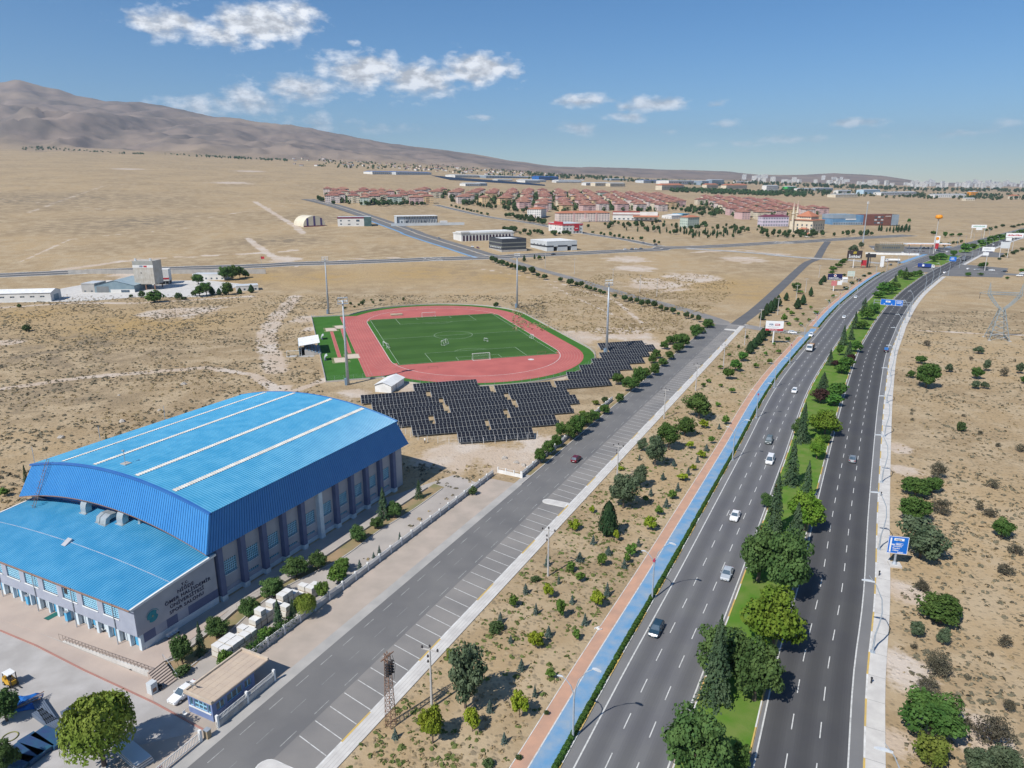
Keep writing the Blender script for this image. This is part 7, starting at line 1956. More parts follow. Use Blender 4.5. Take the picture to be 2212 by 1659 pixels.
# concrete plant
W, Dp, H, loc, rz = frame_of(B['silo'])
o = thing('concrete_silo', 'tall weathered silo tower of the concrete plant', 'silo', loc, rz)
M_SILO = material('silo_sheet', (.50, .47, .42), (.40, .36, .30), .35, .8)
NP_ = 9
for k in range(NP_):
	MB().box(W * k / NP_ + .03, W * (k + 1) / NP_ - .03, -.06, .3, 4.6, H - 4.4).build('cladding_panel', M_SILO, o)
MB().box(0, W, .1, Dp, 4.4, H).build('silo_body', M_SILO, o)
MB().box(-.05, W + .05, -.1, .1, H - 4.4, H - 2.6).build('sign_band', M_OFFW, o)
MB().box(-.02, W + .02, -.08, .1, H - 2.6, H).build('top_sheet', material('grey_olive_sheet', (.33, .33, .30), (.28, .28, .26), .5, .8), o)
me = text_mesh('sign_text', 'PER', 1.5, material('sign_navy', (.02, .08, .22), None, 2, .6), .03, 'CENTER')
tx = inst('sign_text', me, o, (W * .42, -.13, H - 4.0))
tx.rotation_euler = (math.pi / 2, 0, 0)
MB().box(W * .54, W * .70, -.14, -.1, H - 4.1, H - 3.0).build('sign_logo', M_REDS, o)
for (x_, y_) in ((.8, .8), (W - .8, .8), (.8, Dp - .8), (W - .8, Dp - .8), (W / 2, .8)):
	MB().box(x_ - .3, x_ + .3, y_ - .3, y_ + .3, 0, 4.5).build('leg', M_RUST, o)
for x_ in (W * .12, W * .86):
	MB().box(x_ - .5, x_ + .5, 1, 2, H, H + 1.6).build('roof_vent', M_SILV, o)
MB().box(W * .36, W * .40, -.1, -.05, H * .58, H * .63).build('hatch', M_DARK, o)
W, Dp, H, loc, rz = frame_of(B['plant_shed'])
o = thing('plant_shed', 'blue-grey gabled shed beside the silo tower', 'shed', loc, rz)
M_BLGR = material('blue_grey_sheet', (.17, .24, .28), (.22, .29, .32), .3, .6)
rr = 3.2
MB().add([(0, 0, 0), (W, 0, 0), (W, 0, H - rr), (W / 2, 0, H), (0, 0, H - rr)], [(0, 1, 2, 3, 4)]).quad((0, Dp, 0), (0, 0, 0), (0, 0, H - rr), (0, Dp, H - rr)).quad((W, 0, 0), (W, Dp, 0), (W, Dp, H - rr), (W, 0, H - rr)).build('wall', M_BLGR, o)
MB().add([(-.4, -.4, H - rr - .1), (W / 2, -.4, H + .1), (W / 2, Dp, H + .1), (-.4, Dp, H - rr - .1), (W + .4, -.4, H - rr - .1), (W + .4, Dp, H - rr - .1)], [(0, 1, 2, 3), (1, 4, 5, 2)]).build('roof', material('roof_blue_grey', (.30, .39, .43), (.35, .43, .46), .3, .5), o)
MB().box(1.2, 9.2, -.08, 0, 0, 4.6).build('gate', material('gate_grey', (.20, .21, .21), None, .4, .7), o)
MB().box(10.2, W + .1, -.06, 0, 0, 2.6).build('white_dado', M_OFFW, o)
MB().box(17, 22.5, -.1, -.02, .4, 2.2).build('window', M_GLASS, o)
W, Dp, H, loc, rz = frame_of(B['plant_bunker'])
o = thing('aggregate_bunker', 'white aggregate bunker with red stripe beside the silo', 'bunker', loc, rz)
MB().box(0, W, 0, Dp, 3.0, H).build('bin_body', M_OFFW, o)
MB().box(-.08, W + .08, -.1, 0, 4.2, 5.3).build('red_stripe', M_REDS, o)
for x_ in np.linspace(.4, W - .4, 5):
	MB().box(x_ - .15, x_ + .15, .3, .7, 0, 3.0).build('leg', M_STEEL, o)
MB().box(.2, W - .2, .8, Dp, .6, 2.9).build('hopper', M_DARK, o)
W, Dp, H, loc, rz = frame_of(B['left_warehouse'])
lw = thing('white_warehouse', 'long white low warehouse with a row of small windows', 'building', loc, rz)
Dp = 46
nn_ = MB()
rects = [(3.5 + 5.6 * k, 6.0 + 5.6 * k, 3.0, 3.9) for k in range(8)]
wall_holes(nn_, (0, Dp, 0), (0, -1, 0), (0, 0, 1), Dp, H - 1.6, [(Dp - b_, Dp - a_, c, d) for a_, b_, c, d in rects], .2, (1, 0, 0))
nn_.add([(0, 0, 0), (W, 0, 0), (W, 0, H - 1.6), (W / 2, 0, H), (0, 0, H - 1.6)], [(0, 1, 2, 3, 4)])
nn_.quad((W, 0, 0), (W, Dp, 0), (W, Dp, H - 1.6), (W, 0, H - 1.6))
nn_.build('wall', M_OFFW, lw)
for (a_, b_, c, d) in rects:
	w = MB().quad((.2, a_, c), (.2, b_, c), (.2, b_, d), (.2, a_, d)).build('window', M_GLASS, lw)
	MB().box(.1, .16, (a_ + b_) / 2 - .06, (a_ + b_) / 2 + .06, c, d).build('mullion', M_WHITE, w)
MB().add([(-.4, -.4, H - 1.7), (W / 2, -.4, H + .1), (W / 2, Dp, H + .1), (-.4, Dp, H - 1.7), (W + .4, -.4, H - 1.7), (W + .4, Dp, H - 1.7)], [(0, 1, 2, 3), (1, 4, 5, 2)]).build('roof', M_WHITE, lw)
MB().box(W * .3, W * .75, -.1, 0, 0, 4).build('gate', M_BLGR, lw)
house('plant_office', 'small white office with red trim and flat roof', B['plant_office'], M_OFFW, M_SILV, 1, 4, 2, 'flat', H=3.6, W=14, Dp=9, wh=1.2)
house('plant_store', 'low store with red eaves left of the grey shed', B['plant_store'], M_GUTTER, M_SILV, 1, 2, 2, 'flat', H=6, wh=.9)
house('long_white_shed', 'long low white shed behind the silo', B['plant_white'], M_OFFW, M_SILV, 1, 6, 2, 'flat', H=4.2, wh=1.2)
pw = thing('plant_wall', 'long grey panel wall along the road behind the plant', 'wall', (-300, 548, zt(-300, 548)), R(1.5))
for k in range(30):
	MB().box(5 * k - 40, 5 * k - 35.2, -.1, .1, -.3, 3.2).build('wall_panel', M_GUTTER, pw)
	MB().box(5 * k - 35.2, 5 * k - 35, -.2, .2, -.3, 3.4).build('post', M_CONC, pw)
patch('plant_yard', [(-300, 452), (-196, 452), (-190, 505), (-225, 522), (-300, 510)], .05, M_PAVE, kind='structure', label='pale concrete yard of the plant')
patch('plant_drive', [(-330, 428), (-262, 436), (-240, 452), (-300, 470), (-283, 520), (-296, 520), (-318, 455)], .04, M_PAVE, kind='structure', label='pale drive between warehouse and plant')
# mosque
b = B['mosque']
W, Dp, H, loc, rz = frame_of(b)
W = Dp = 32.0
H = 17.5
mq = thing('mosque', 'cream mosque with hipped red roof and two minarets', 'mosque', (392.7, 949.6, 7.2), R(40))
front = [(W * (.12 + .2 * k), W * (.12 + .2 * k) + 2.0, z, z + 2.6) for k in range(5) for z in (1.6, 5.6, 9.6)]
wall, gl_ = block_meshes(W, Dp, H, front, front, front, .4)
wall.build('wall', M_CREAM, mq)
gl_.build('glazing', M_GLASS, mq, kind='stuff')
hip(MB(), W, Dp, H, 1.6, 1.4).build('skirt_roof', M_TILE2, mq)
MB().box(6, W - 6, 6, Dp - 6, H + .4, H + 4.6).build('drum', M_CREAM, mq)
dr = hip(MB(), W - 12, Dp - 12, H + 4.6, 7.0, 1.2, 6, 6).build('upper_roof', M_TILE2, mq)
for k in range(6):
	MB().box(7.5 + 2.6 * k, 8.7 + 2.6 * k, 5.9, 6.0, H + 2.2, H + 3.8).build('drum_window', M_GLASS, mq)
	MB().box(5.9, 6.0, 7.5 + 2.6 * k, 8.7 + 2.6 * k, H + 2.2, H + 3.8).build('drum_window', M_GLASS, mq)
for (x_, y_) in ((-4, Dp - 6), (W - 6, Dp + 5)):
	mn = MB().lathe([(1.9, 0), (1.9, 9), (1.5, 11), (1.45, 24), (2.3, 25), (2.3, 26.2), (1.3, 26.4), (1.3, 34), (1.55, 34.2)], 10, 0, x_, y_).build('minaret', M_CREAM, mq)
	MB().lathe([(1.6, 34.2), (.9, 38), (.05, 42.5)], 10, 0, x_, y_).build('minaret_cap', material('cap_tan', (.48, .34, .27), None, .5, .7), mn)
MB().box(-9, -1, 4, 14, 6.2, 6.5).build('porch_slab', M_CREAM, mq)
hip(MB(), 8, 10, 6.5, 1.8, .6, -9, 4).build('porch_roof', M_TILE2, mq)
for (x_, y_) in ((-8.6, 4.4), (-8.6, 13.6), (-1.4, 4.4), (-1.4, 13.6)):
	MB().box(x_ - .35, x_ + .35, y_ - .35, y_ + .35, 0, 6.2).build('porch_column', M_CREAM, mq)
fk = thing('fountain_kiosk', 'small round kiosk with tiled hip roof before the mosque', 'kiosk', (370, 905, zt(370, 905) - .1), .3)
MB().lathe([(4, 0), (4, 3)], 8).build('kiosk_wall', M_OFFW, fk)
MB().lathe([(5.4, 3), (.3, 5.2), (.3, 6), (0, 6)], 8).build('kiosk_roof', M_TILE2, fk)
b = B['pink_school']
o, W, Dp, H = house('lilac_school', 'lilac white school with purple red roof left of the mosque', b, material('lilac_white', (.60, .54, .62), (.54, .48, .57), .15, .9), M_MAROON, 3, 10, 3, 'hip', 2.4, ww=2.2, wh=2.0)
# blue glass and brown block
b = B['glass_block']
W, Dp, H, loc, rz = frame_of(b)
o = thing('glass_building', 'low building clad in blue and grey glass', 'building', loc, rz)
MB().box(0, W, 0, Dp, 0, H - 6.2).build('lower_glass', M_BLUEG, o)
MB().box(-.4, W * .72, -.4, Dp, H - 6.2, H).build('upper_glass', M_GREYG, o)
MB().box(W * .72, W, 0, Dp, H - 6.2, H - 1).build('upper_blue', M_BLUEG, o)
MB().box(-.1, W, -.12, 0, 0, 4.2).build('base_band', M_GREYG, o)
MB().box(W * .4, W * .74, -.6, -.1, H - 8.2, H - 6.6).build('sign_board', M_WHITE, o)
for k in range(12):
	MB().box(W * (.04 + .08 * k), W * (.04 + .08 * k) + 1.6, -.16, -.1, 1, 3.2).build('window', M_GLASS, o)
	MB().box(W * k / 12, W * k / 12 + .12, -.06, 0, 4.2, H - 6.2).build('mullion', M_GREYG, o)
b = B['brown_block']
W, Dp, H, loc, rz = frame_of(b)
W = 58
o = thing('brown_building', 'brown brick clinic with white window bands and glass end', 'building', (loc[0] + 4, loc[1] + 2, loc[2]), R(12))
MB().box(0, W, 0, Dp, 0, H).build('wall', M_BRICK, o)
for k in range(3):
	for q in range(4):
		MB().box(W * (.26 + .1 * q), W * (.26 + .1 * q) + 4.2, -.25, 0, 3.2 + 4.4 * k, 5.2 + 4.4 * k).build('window', (M_GLASS, M_SILV)[(k + q) % 2], o)
MB().box(W * .55, W * .76, -1.2, 0, 0, H + 1).build('stair_tower', M_BRICK, o)
MB().box(W * .78, W + .2, -.3, Dp + .2, .2, H).build('glass_end', M_GREYG, o)
for k in range(9):
	MB().box(W * .57 + 1.1 * k, W * .57 + 1.1 * k + .8, -1.23, -1.2, H - 3.0, H - 2.0).build('lettering', M_WHITE, o)
# roadside cafe
W, Dp, H, loc, rz = frame_of(B['cafe'])
o = thing('roadside_cafe', 'olive block with white roof pergola by the filling station', 'building', loc, R(-6))
W, Dp = 24, 13
wall, gl_ = block_meshes(W, Dp, H, [(3 + 2.2 * k, 4.4 + 2.2 * k, 3.4, 5.2) for k in range(8)], [(3, 5, 3.4, 5.2), (7, 9, 3.4, 5.2)], [])
wall.build('wall', M_OLIVE, o)
gl_.build('glazing', M_GLASS, o, kind='stuff')
MB().box(0, W, 0, Dp, H, H + .3).build('roof', M_OLIVE, o)
for k in range(11):
	MB().tube([(1 + 2.2 * k, .4, H + .3), (1 + 2.2 * k, .4, H + 2.6), (1 + 2.2 * k, 4, H + 2.6)], .12, 4).build('pergola_bar', M_WHITE, o)
cw = thing('white_wall', 'low white wall before the roadside cafe', 'wall', (350, 712, zt(350, 712)), R(-14))
MB().box(0, 48, -.2, .2, -.2, 1.8).build('wall_panel', M_WHITE, cw)
MB().box(0, 48, -.3, .3, 1.8, 1.95).build('coping', M_WHITE, cw)
fs_ = thing('station_canopy', 'white and orange filling station canopy', 'canopy', (420, 770, zt(420, 770)), R(-5))
MB().box(0, 44, -5, 5, 5.0, 6.2).build('canopy_slab', M_WHITE, fs_)
MB().box(-.1, 44.1, -5.1, -5, 5.0, 5.4).build('orange_band', material('orange_band', (.70, .25, .06), None, .5, .5), fs_)
for x_ in (4, 16, 28, 40):
	MB().box(x_ - .3, x_ + .3, -.4, .4, 0, 5).build('column', M_WHITE, fs_)
	MB().box(x_ - .8, x_ + .8, -.5, .5, 0, 1.6).build('pump', M_WHITE, fs_)
patch('station_forecourt', [(372, 735), (470, 690), (500, 730), (480, 790), (395, 800)], .06, M_ASPH_SIDE, kind='structure', label='asphalt forecourt of the filling station')
house('mint_house', 'pale green house with red tiled wings by the grove', B['green_house'], M_MINT, M_TILE2, 4, 5, 4, 'hip', 2.4, W=24, Dp=14)
o, W, Dp, H = house('blue_roof_hall', 'low hall with white and blue roof amid the estate', B['blue_roof_hall'], M_OFFW, M_WHITE, 1, 10, 4, 'gable', 1.8, W=44, Dp=20, wh=1.6)
MB().box(W * .6, W + .3, -.5, Dp + .4, H + .9, H + 2.0).build('blue_roof', material('roof_teal', (.10, .33, .48), None, .3, .5), o)
# estate of apartment blocks ------------------------------------------------
EST = []
for (W, Dp) in ((20, 14), (24, 15)):
	fr = grid_rects(W, 12.6, 4, 6 if W == 20 else 8, 1.4, 1.5)
	sd = grid_rects(Dp, 12.6, 4, 3, 1.3, 1.5)
	wall, gl_ = block_meshes(W, Dp, 12.6, fr, sd, sd)
	for k in range(4):
		wall.box(W * .40, W * .60, -1.2, .02, .6 + 3.15 * k, 1.5 + 3.15 * k)
	rf = hip(MB(), W, Dp, 12.6, 3.2, 1.0)
	hip(rf, W * .34, Dp * .5, 14.6, 1.8, .5, W * .33, Dp * .25)
	rf.box(W * .33, W * .67, Dp * .25, Dp * .75, 12.6, 14.6)
	EST.append((W, Dp, wall, gl_.mesh('glazing', M_GLASS), rf.mesh('roof', M_TILE), MB().cbox(W * .25, Dp * .4, 15.2, 1, .9, 2.2).mesh('chimney', M_CREAM)))
EW = [(m, [e[2].mesh('wall', mm) for e in EST]) for m, mm in (('pink', M_PINK), ('cream', M_CREAM), ('rose white', M_ROSE), ('yellow', M_YELL), ('mint', M_MINT))]
rnd = random.Random(12)
keep_out = [(B[k][0] + (B[k][5] + B[k][3]) / 2, B[k][1] + (B[k][6] + B[k][4]) / 2, 40) for k in ('school_a', 'school_b', 'gym', 'green_house', 'pink_school', 'mosque', 'blue_roof_hall')]
hcount = 0
for pi, poly in enumerate(DATA['estate']):
	xs, ys = [p[0] for p in poly], [p[1] for p in poly]
	ang = (R(12), R(20), R(14))[pi]
	ca_, sa_ = math.cos(ang), math.sin(ang)
	cx, cy = sum(xs) / len(xs), sum(ys) / len(ys)
	sx_, sy_ = (35, 39, 38)[pi], (38, 47, 45)[pi]
	for i in range(-20, 21):
		for j in range(-20, 21):
			a, b_ = i * sx_ + rnd.uniform(-4, 4) + (j % 2) * sx_ / 2, j * sy_ + rnd.uniform(-4, 4)
			x_, y_ = cx + a * ca_ - b_ * sa_, cy + a * sa_ + b_ * ca_
			if not inside(x_, y_, poly) or any(math.hypot(x_ - k[0], y_ - k[1]) < k[2] for k in keep_out) or rnd.random() < .06:
				continue
			cn = rnd.choices(range(5), ((1, 6, 4, 1, 1), (6, 5, 5, 3, 1.2), (6, 4, 4, 2, 0))[pi])[0]
			if pi == 1 and x_ < 0:
				cn = rnd.choice((1, 2, 1, 3))
			sz = rnd.randrange(2)
			nm = ('left cluster', 'main part', 'right cluster')[pi]
			T_ = thing('apartment_block', '%s four-storey block with red hipped roof in the %s of the estate' % (EW[cn][0], nm), 'building', (x_, y_, zt(x_, y_) - .4), ang + rnd.choice((0, 0, math.pi / 2)), '%s blocks in the %s of the estate' % (EW[cn][0], nm))
			inst('wall', EW[cn][1][sz], T_, (-EST[sz][0] / 2, -EST[sz][1] / 2, 0))
			inst('glazing', EST[sz][3], T_, (-EST[sz][0] / 2, -EST[sz][1] / 2, 0), kind='stuff')
			rfo = inst('roof', EST[sz][4], T_, (-EST[sz][0] / 2, -EST[sz][1] / 2, 0))
			inst('chimney', EST[sz][5], rfo)
			hcount += 1
# far works, sheds and the distant town -----------------------------------------
FC = dict(white=M_OFFW, white_blue=M_OFFW, grey_blue=M_SILV, grey=M_GREYG, glass=M_GREYG, blue=material('works_blue', (.03, .14, .42), None, .1, .5), cream=M_CREAM, redroof=M_CREAM, green=material('works_green', (.06, .42, .10), None, .1, .5), lightblue=material('works_pale_blue', (.45, .60, .70), None, .1, .5), orange=material('works_orange', (.70, .30, .03), None, .1, .5))
FN = dict(white='white', white_blue='white and blue', grey_blue='grey and blue', grey='grey', glass='glass-fronted', blue='blue', cream='cream', redroof='red-roofed cream', green='bright green', lightblue='pale blue', orange='orange')
fcnt = {}
for q in DATA['far']:
	col = q[8]
	W, Dp, H, loc, rz = frame_of(q)
	if W < 4:
		continue
	i = fcnt.get(col, 0)
	fcnt[col] = i + 1
	o = thing('far_works', 'distant %s works building, %s such from the left' % (FN[col], ordinal(i)), 'building', loc, rz, 'works buildings on the far plain')
	n = max(4, min(22, int(W / 9)))
	wall, gl_ = block_meshes(W, Dp, H, grid_rects(W, H, 1, n, W / n * .45, H * .28, H * .35), [], [], .4)
	wall.build('wall', FC[col], o)
	gl_.build('glazing', M_GLASS, o, kind='stuff')
	if col == 'redroof':
		hip(MB(), W, Dp, H, H * .35, 1.2).build('roof', M_TILE2, o)
	else:
		MB().add([(-.5, -.5, H), (W + .5, -.5, H), (W + .5, Dp / 2, H + 2), (-.5, Dp / 2, H + 2), (W + .5, Dp, H), (-.5, Dp, H)], [(0, 1, 2, 3), (3, 2, 4, 5), (0, 3, 5), (1, 4, 2)]).build('roof', FC['blue'] if 'blue' in col and col != 'lightblue' else M_SILV, o)
rnd = random.Random(7)
tw = []
for (w_, d_, h_) in ((22, 16, 26), (28, 16, 36), (18, 18, 46), (40, 18, 22)):
	fl = int(h_ / 3.2)
	wall, gl_ = block_meshes(w_, d_, h_, grid_rects(w_, h_, fl, int(w_ / 5), 2.4, 1.6), grid_rects(d_, h_, fl, 3, 2.0, 1.6), grid_rects(d_, h_, fl, 3, 2., 1.6), .3)
	wall.box(0, w_, 0, d_, h_, h_ + .8)
	tw.append((wall.mesh('wall', M_OFFW), gl_.mesh('glazing', M_GLASS)))
for k in range(150):
	t_ = rnd.uniform(.31, .78)
	Y = rnd.uniform(4700, 6400) if k % 3 else rnd.uniform(6900, 8300)
	if Y > 6600 and t_ < .56:
		t_ = rnd.uniform(.56, .78)
	i = rnd.choices(range(4), (5, 4, 2, 4))[0]
	X = t_ * Y
	T_ = thing('town_block', 'pale distant town block, one of the towers on the skyline', 'building', (X, Y, zt(X, Y) - 1), rnd.uniform(-.3, .5), 'pale blocks of the distant town')
	inst('wall', tw[i][0], T_)
	inst('glazing', tw[i][1], T_, kind='stuff')
vh = []
for (w_, d_, h_) in ((11, 9, 5), (14, 10, 6.5), (9, 9, 8)):
	wl2 = MB().box(0, w_, 0, d_, 0, h_)
	rf2 = hip(MB(), w_, d_, h_, 1.8, .5)
	vh.append((wl2, rf2))
vm = [[v_[0].mesh('wall', m) for v_ in vh] for m in (M_OFFW, M_CREAM, M_GUTTER)]
vr = [v_[1].mesh('roof', M_TILE) for v_ in vh] + [MB().box(-.2, 11.2, -.2, 9.2, 5, 5.3).mesh('roof', M_SILV)]
for k in range(190):
	t_ = rnd.gauss(-.10, .085)
	Y = rnd.uniform(2900, 4300)
	if t_ < -.3 or t_ > .12:
		continue
	X = t_ * Y
	i = rnd.randrange(3)
	T_ = thing('village_house', 'tiny house of the village at the mountain foot', 'building', (X, Y, zt(X, Y) - .5), rnd.uniform(0, 3), 'houses of the village at the mountain foot')
	inst('wall', vm[rnd.randrange(3)][i], T_)
	inst('roof', vr[i if rnd.random() < .7 or i else 3], T_)
# far woodland masses
def wood(name, label, poly, n, h, seed, mat='street_tree'):
	rng = np.random.default_rng(seed)
	P_ = np.array([(x_, y_) for (x_, y_, _) in in_poly(poly, n, seed)])
	m = len(P_)
	B_ = 34
	hh = rng.uniform(h[0], h[1], m)
	d = rng.normal(size=(m * B_, 3))
	d /= np.linalg.norm(d, axis=1)[:, None]
	H_ = np.repeat(hh, B_)
	c = np.repeat(np.c_[P_, HT(P_[:, 0], P_[:, 1]) + hh * .5], B_, 0) + d * H_[:, None] * np.array([.42, .42, .5])
	v = quads(c, d + rng.normal(size=d.shape) * .4, 1.0, rng)
	ctr = np.repeat(c, 4, 0)
	v = ctr + (v - ctr) * np.repeat(H_, 4)[:, None] * .17
	inst(name, np_mesh(name, v, np.arange(len(v)).reshape(-1, 4), LEAF[mat]), kind='stuff', label=label, cat='woodland')
def pol(t0, t1, y0, y1):
	return [(t0 * y0, y0), (t1 * y0, y0), (t1 * y1, y1), (t0 * y1, y1)]
wood('woodland', 'dark woodland beyond the estate on the right', pol(.215, .40, 2350, 2700), 420, (7, 12), 1)
wood('woodland', 'scattered woods before the distant town', pol(.36, .80, 2500, 3300), 420, (6, 12), 2)
wood('woodland', 'far tree belts at the edge of the town', pol(.30, .85, 3800, 4700), 520, (9, 15), 3)
wood('woodland', 'tree belts between the far works', pol(.02, .30, 3300, 3900), 260, (8, 12), 4)
wood('woodland', 'village gardens at the mountain foot', pol(-.26, .08, 2900, 4300), 420, (5, 9), 5)
wood('woodland', 'thin dark tree lines below the mountain', pol(-.66, -.30, 3400, 3650), 200, (6, 10), 6)
wood('woodland', 'trees among the apartment blocks', DATA['estate'][1], 520, (6, 10), 7)
wood('woodland', 'trees among the blocks of the right cluster', DATA['estate'][2], 240, (6, 10), 8)
wood('woodland', 'trees among the blocks of the left cluster', DATA['estate'][0], 110, (6, 9), 9)
sf2 = thing('far_solar_field', 'dark solar field on the far plain', 'solar field', (-60, 2450, zt(-60, 2450)), .1)
for k in range(14):
	y0 = 2330 + 24 * k
	MB().add([(-210 - 5 * k + 60, y0 - 2450, zt(-210, y0) - zt(-60, 2450) + .5), (95 - 5 * k + 60, y0 - 2450, zt(95, y0) - zt(-60, 2450) + .5), (95 - 5 * k + 60, y0 - 2434, zt(95, y0) - zt(-60, 2450) + 4.5), (-210 - 5 * k + 60, y0 - 2434, zt(-210, y0) - zt(-60, 2450) + 4.5)], [(0, 1, 2, 3)]).build('panel_row', M_PV, sf2)
# ------------------------------------------------------------------ street furniture
L2 = np.r_[0, np.cumsum(np.linalg.norm(np.diff(R2, axis=0), axis=1))]
M_LAMP = material('lamp_grey', (.42, .47, .52), (.36, .41, .46), 2, .45, .2)
M_HEAD = material('lamp_head', (.60, .63, .65), None, 2, .4)
lampL = (MB().tube([(0, 0, 0), (0, 0, 6.2)], [.16, .12], 8).box(-.35, .35, -.35, .35, 0, .12).mesh('lamp_post', M_LAMP),
		 MB().tube([(0, 0, 6.0), (.15, 0, 7.6), (.6, 0, 9.2), (1.5, 0, 10.6), (2.6, 0, 11.5)], [.09, .085, .08, .07, .05], 6).mesh('lamp_arm', M_LAMP),
		 MB().tube([(0, 0, 6.0), (-.1, 0, 7.0), (-.45, 0, 7.9), (-1.1, 0, 8.6), (-1.7, 0, 8.9)], [.08, .075, .07, .06, .04], 6).mesh('lamp_arm', M_LAMP),
		 MB().add([(x_, y_, z_) for x_, w_, z_ in ((-.1, .10, .05), (.35, .2, .1), (.8, .19, .02), (1.1, .06, -.05)) for y_ in (-w_, w_)] + [(x_, y_, z_ - .13) for x_, w_, z_ in ((-.1, .1, .05), (.35, .2, .1), (.8, .19, .02), (1.1, .06, -.05)) for y_ in (-w_, w_)], [(0, 1, 3, 2), (2, 3, 5, 4), (4, 5, 7, 6), (8, 10, 11, 9), (10, 12, 13, 11), (12, 14, 15, 13), (0, 2, 10, 8), (2, 4, 12, 10), (4, 6, 14, 12), (1, 9, 11, 3), (3, 11, 13, 5), (5, 13, 15, 7)]).mesh('lamp_head', M_HEAD),
		 MB().tube([(0, -.3, 7.6), (0, .3, 7.6)], .25, 8).mesh('emblem_disc', material('disc_red', (.45, .06, .10), None, 2, .5)))
def nearest_angle(P, p):
	i = int(np.argmin(np.hypot(P[:, 0] - p[0], P[:, 1] - p[1])))
	t = P[min(i + 1, len(P) - 1)] - P[max(i - 1, 0)]
	return math.atan2(t[1], t[0])
LL_ = [p for p in DATA['lampsL']]
for q in range(12):
	i = hidx(R1, 590 + 32 * q)
	LL_.append([*(R1[i] + n1[i] * -2.4), 0])
for k, p in enumerate(LL_):
	a = nearest_angle(R1, p) - math.pi / 2
	T_ = thing('street_lamp', 'two-armed grey street lamp beside the cycle path, %s from near end' % ordinal(k), 'street lamp', (p[0], p[1], zt(p[0], p[1]) + .04), a, 'lamps along the cycle path')
	inst('lamp_post', lampL[0], T_)
	inst('lamp_arm', lampL[1], T_)
	inst('lamp_arm', lampL[2], T_)
	inst('lamp_head', lampL[3], T_, (2.4, 0, 11.45))
	inst('lamp_head', lampL[3], T_, (-1.6, 0, 8.9), math.pi, (.7, .7, .7))
	if k % 2 == 1:
		inst('emblem_disc', lampL[4], T_)
lampR = (MB().tube([(0, 0, 0), (0, 0, 3.0)], [.15, .13], 8).box(-.35, .35, -.35, .35, 0, .12).mesh('lamp_post', M_LAMP),
		 MB().tube([(0, 0, 3.0), (.30, 0, 5.0), (.45, 0, 7.0), (.15, 0, 9.2), (-.9, 0, 11.3), (-2.0, 0, 12.6)], [.12, .11, .10, .085, .07, .03], 6).mesh('lamp_arm', M_LAMP))
LR_ = [p for p in DATA['lampsR']]
for q in range(10):
	i = hidx(R2, 640 + 33 * q)
	LR_.append([*(R2[i] + n2[i] * 12.9), 0])
for k, p in enumerate(LR_):
	a = nearest_angle(R2, p) - math.pi / 2
	T_ = thing('street_lamp', 'curved single-arm street lamp on the pale footway, %s from near end' % ordinal(k), 'street lamp', (p[0], p[1], zt(p[0], p[1]) + .14), a, 'lamps along the pale footway')
	inst('lamp_post', lampR[0], T_)
	inst('lamp_arm', lampR[1], T_)
	inst('lamp_head', lampL[3], T_, (-1.25, 0, 11.75), math.pi, (1.5, 1.2, 1))
i0_ = hidx(R2, 74)
p = R2[i0_] + n2[i0_] * 13.0
T_ = thing('street_lamp', 'curved street lamp at the lower edge, its foot out of view', 'street lamp', (p[0] - 1.2, 60.6, .14), nearest_angle(R2, p) - math.pi / 2, 'lamps along the pale footway')
inst('lamp_post', lampR[0], T_)
inst('lamp_arm', lampR[1], T_)
inst('lamp_head', lampL[3], T_, (-1.25, 0, 11.75), math.pi, (1.5, 1.2, 1))
for k, s in enumerate((16, 46, 79, 118)):
	x_, y_, a = along(R2, L2, n2, s, 12.7)
	T_ = thing('footway_bollard', 'small dark bollard on the pale footway, %s from near end' % ordinal(k), 'bollard', (x_, y_, .14), a, 'bollards on the pale footway')
	MB().lathe([(.10, 0), (.10, .75), (.16, .78), (.16, .95), (0, 1.0)], 8).build('bollard_body', M_DARK, T_)
# overhead-line poles beside the bays
M_POLE = material('concrete_pole', (.50, .48, .45), (.42, .40, .38), 1, .85)
M_INSU = material('insulator_brown', (.05, .045, .045), None, 2, .3)
pole_me = MB().tube([(0, 0, 0), (0, 0, 9.6)], [.20, .11], 8).mesh('pole_shaft', M_POLE)
arm_me = MB().box(-1.25, 1.25, -.07, .07, 9.1, 9.24).mesh('crossarm', M_POLE)
ins_me = MB().lathe([(0, 0), (.16, .03), (.09, .1), (.17, .16), (.09, .24), (.12, .34), (0, .38)], 8).mesh('insulator', M_INSU)
for k, p in enumerate(DATA['poles']):
	T_ = thing('power_pole', 'concrete power pole with crossarm along the street, %s from near end' % ordinal(k), 'power pole', (p[0], p[1], zt(p[0], p[1])), math.atan2(SD[1], SD[0]) - math.pi / 2 + .1, 'power poles along the street')
	inst('pole_shaft', pole_me, T_)
	inst('crossarm', arm_me, T_)
	for x_ in (-1.15, 0, 1.15):
		inst('insulator', ins_me, T_, (x_, 0, 9.25 if x_ else 9.62))
	for z_ in (7.2, 8.0):
		inst('insulator', ins_me, T_, (-.32, 0, z_))
for k, p in enumerate(DATA['lotpoles']):
	T_ = thing('power_pole', 'thin pale pole on the waste ground, %s from near end' % ordinal(k), 'power pole', (p[0], p[1], zt(p[0], p[1])), .4, 'poles on the waste ground')
	inst('pole_shaft', pole_me, T_, scale=(1, 1, 1.25))
	inst('crossarm', arm_me, T_, (0, 0, 2.3))
	for x_ in (-1.1, 1.1):
		inst('insulator', ins_me, T_, (x_, 0, 11.6))
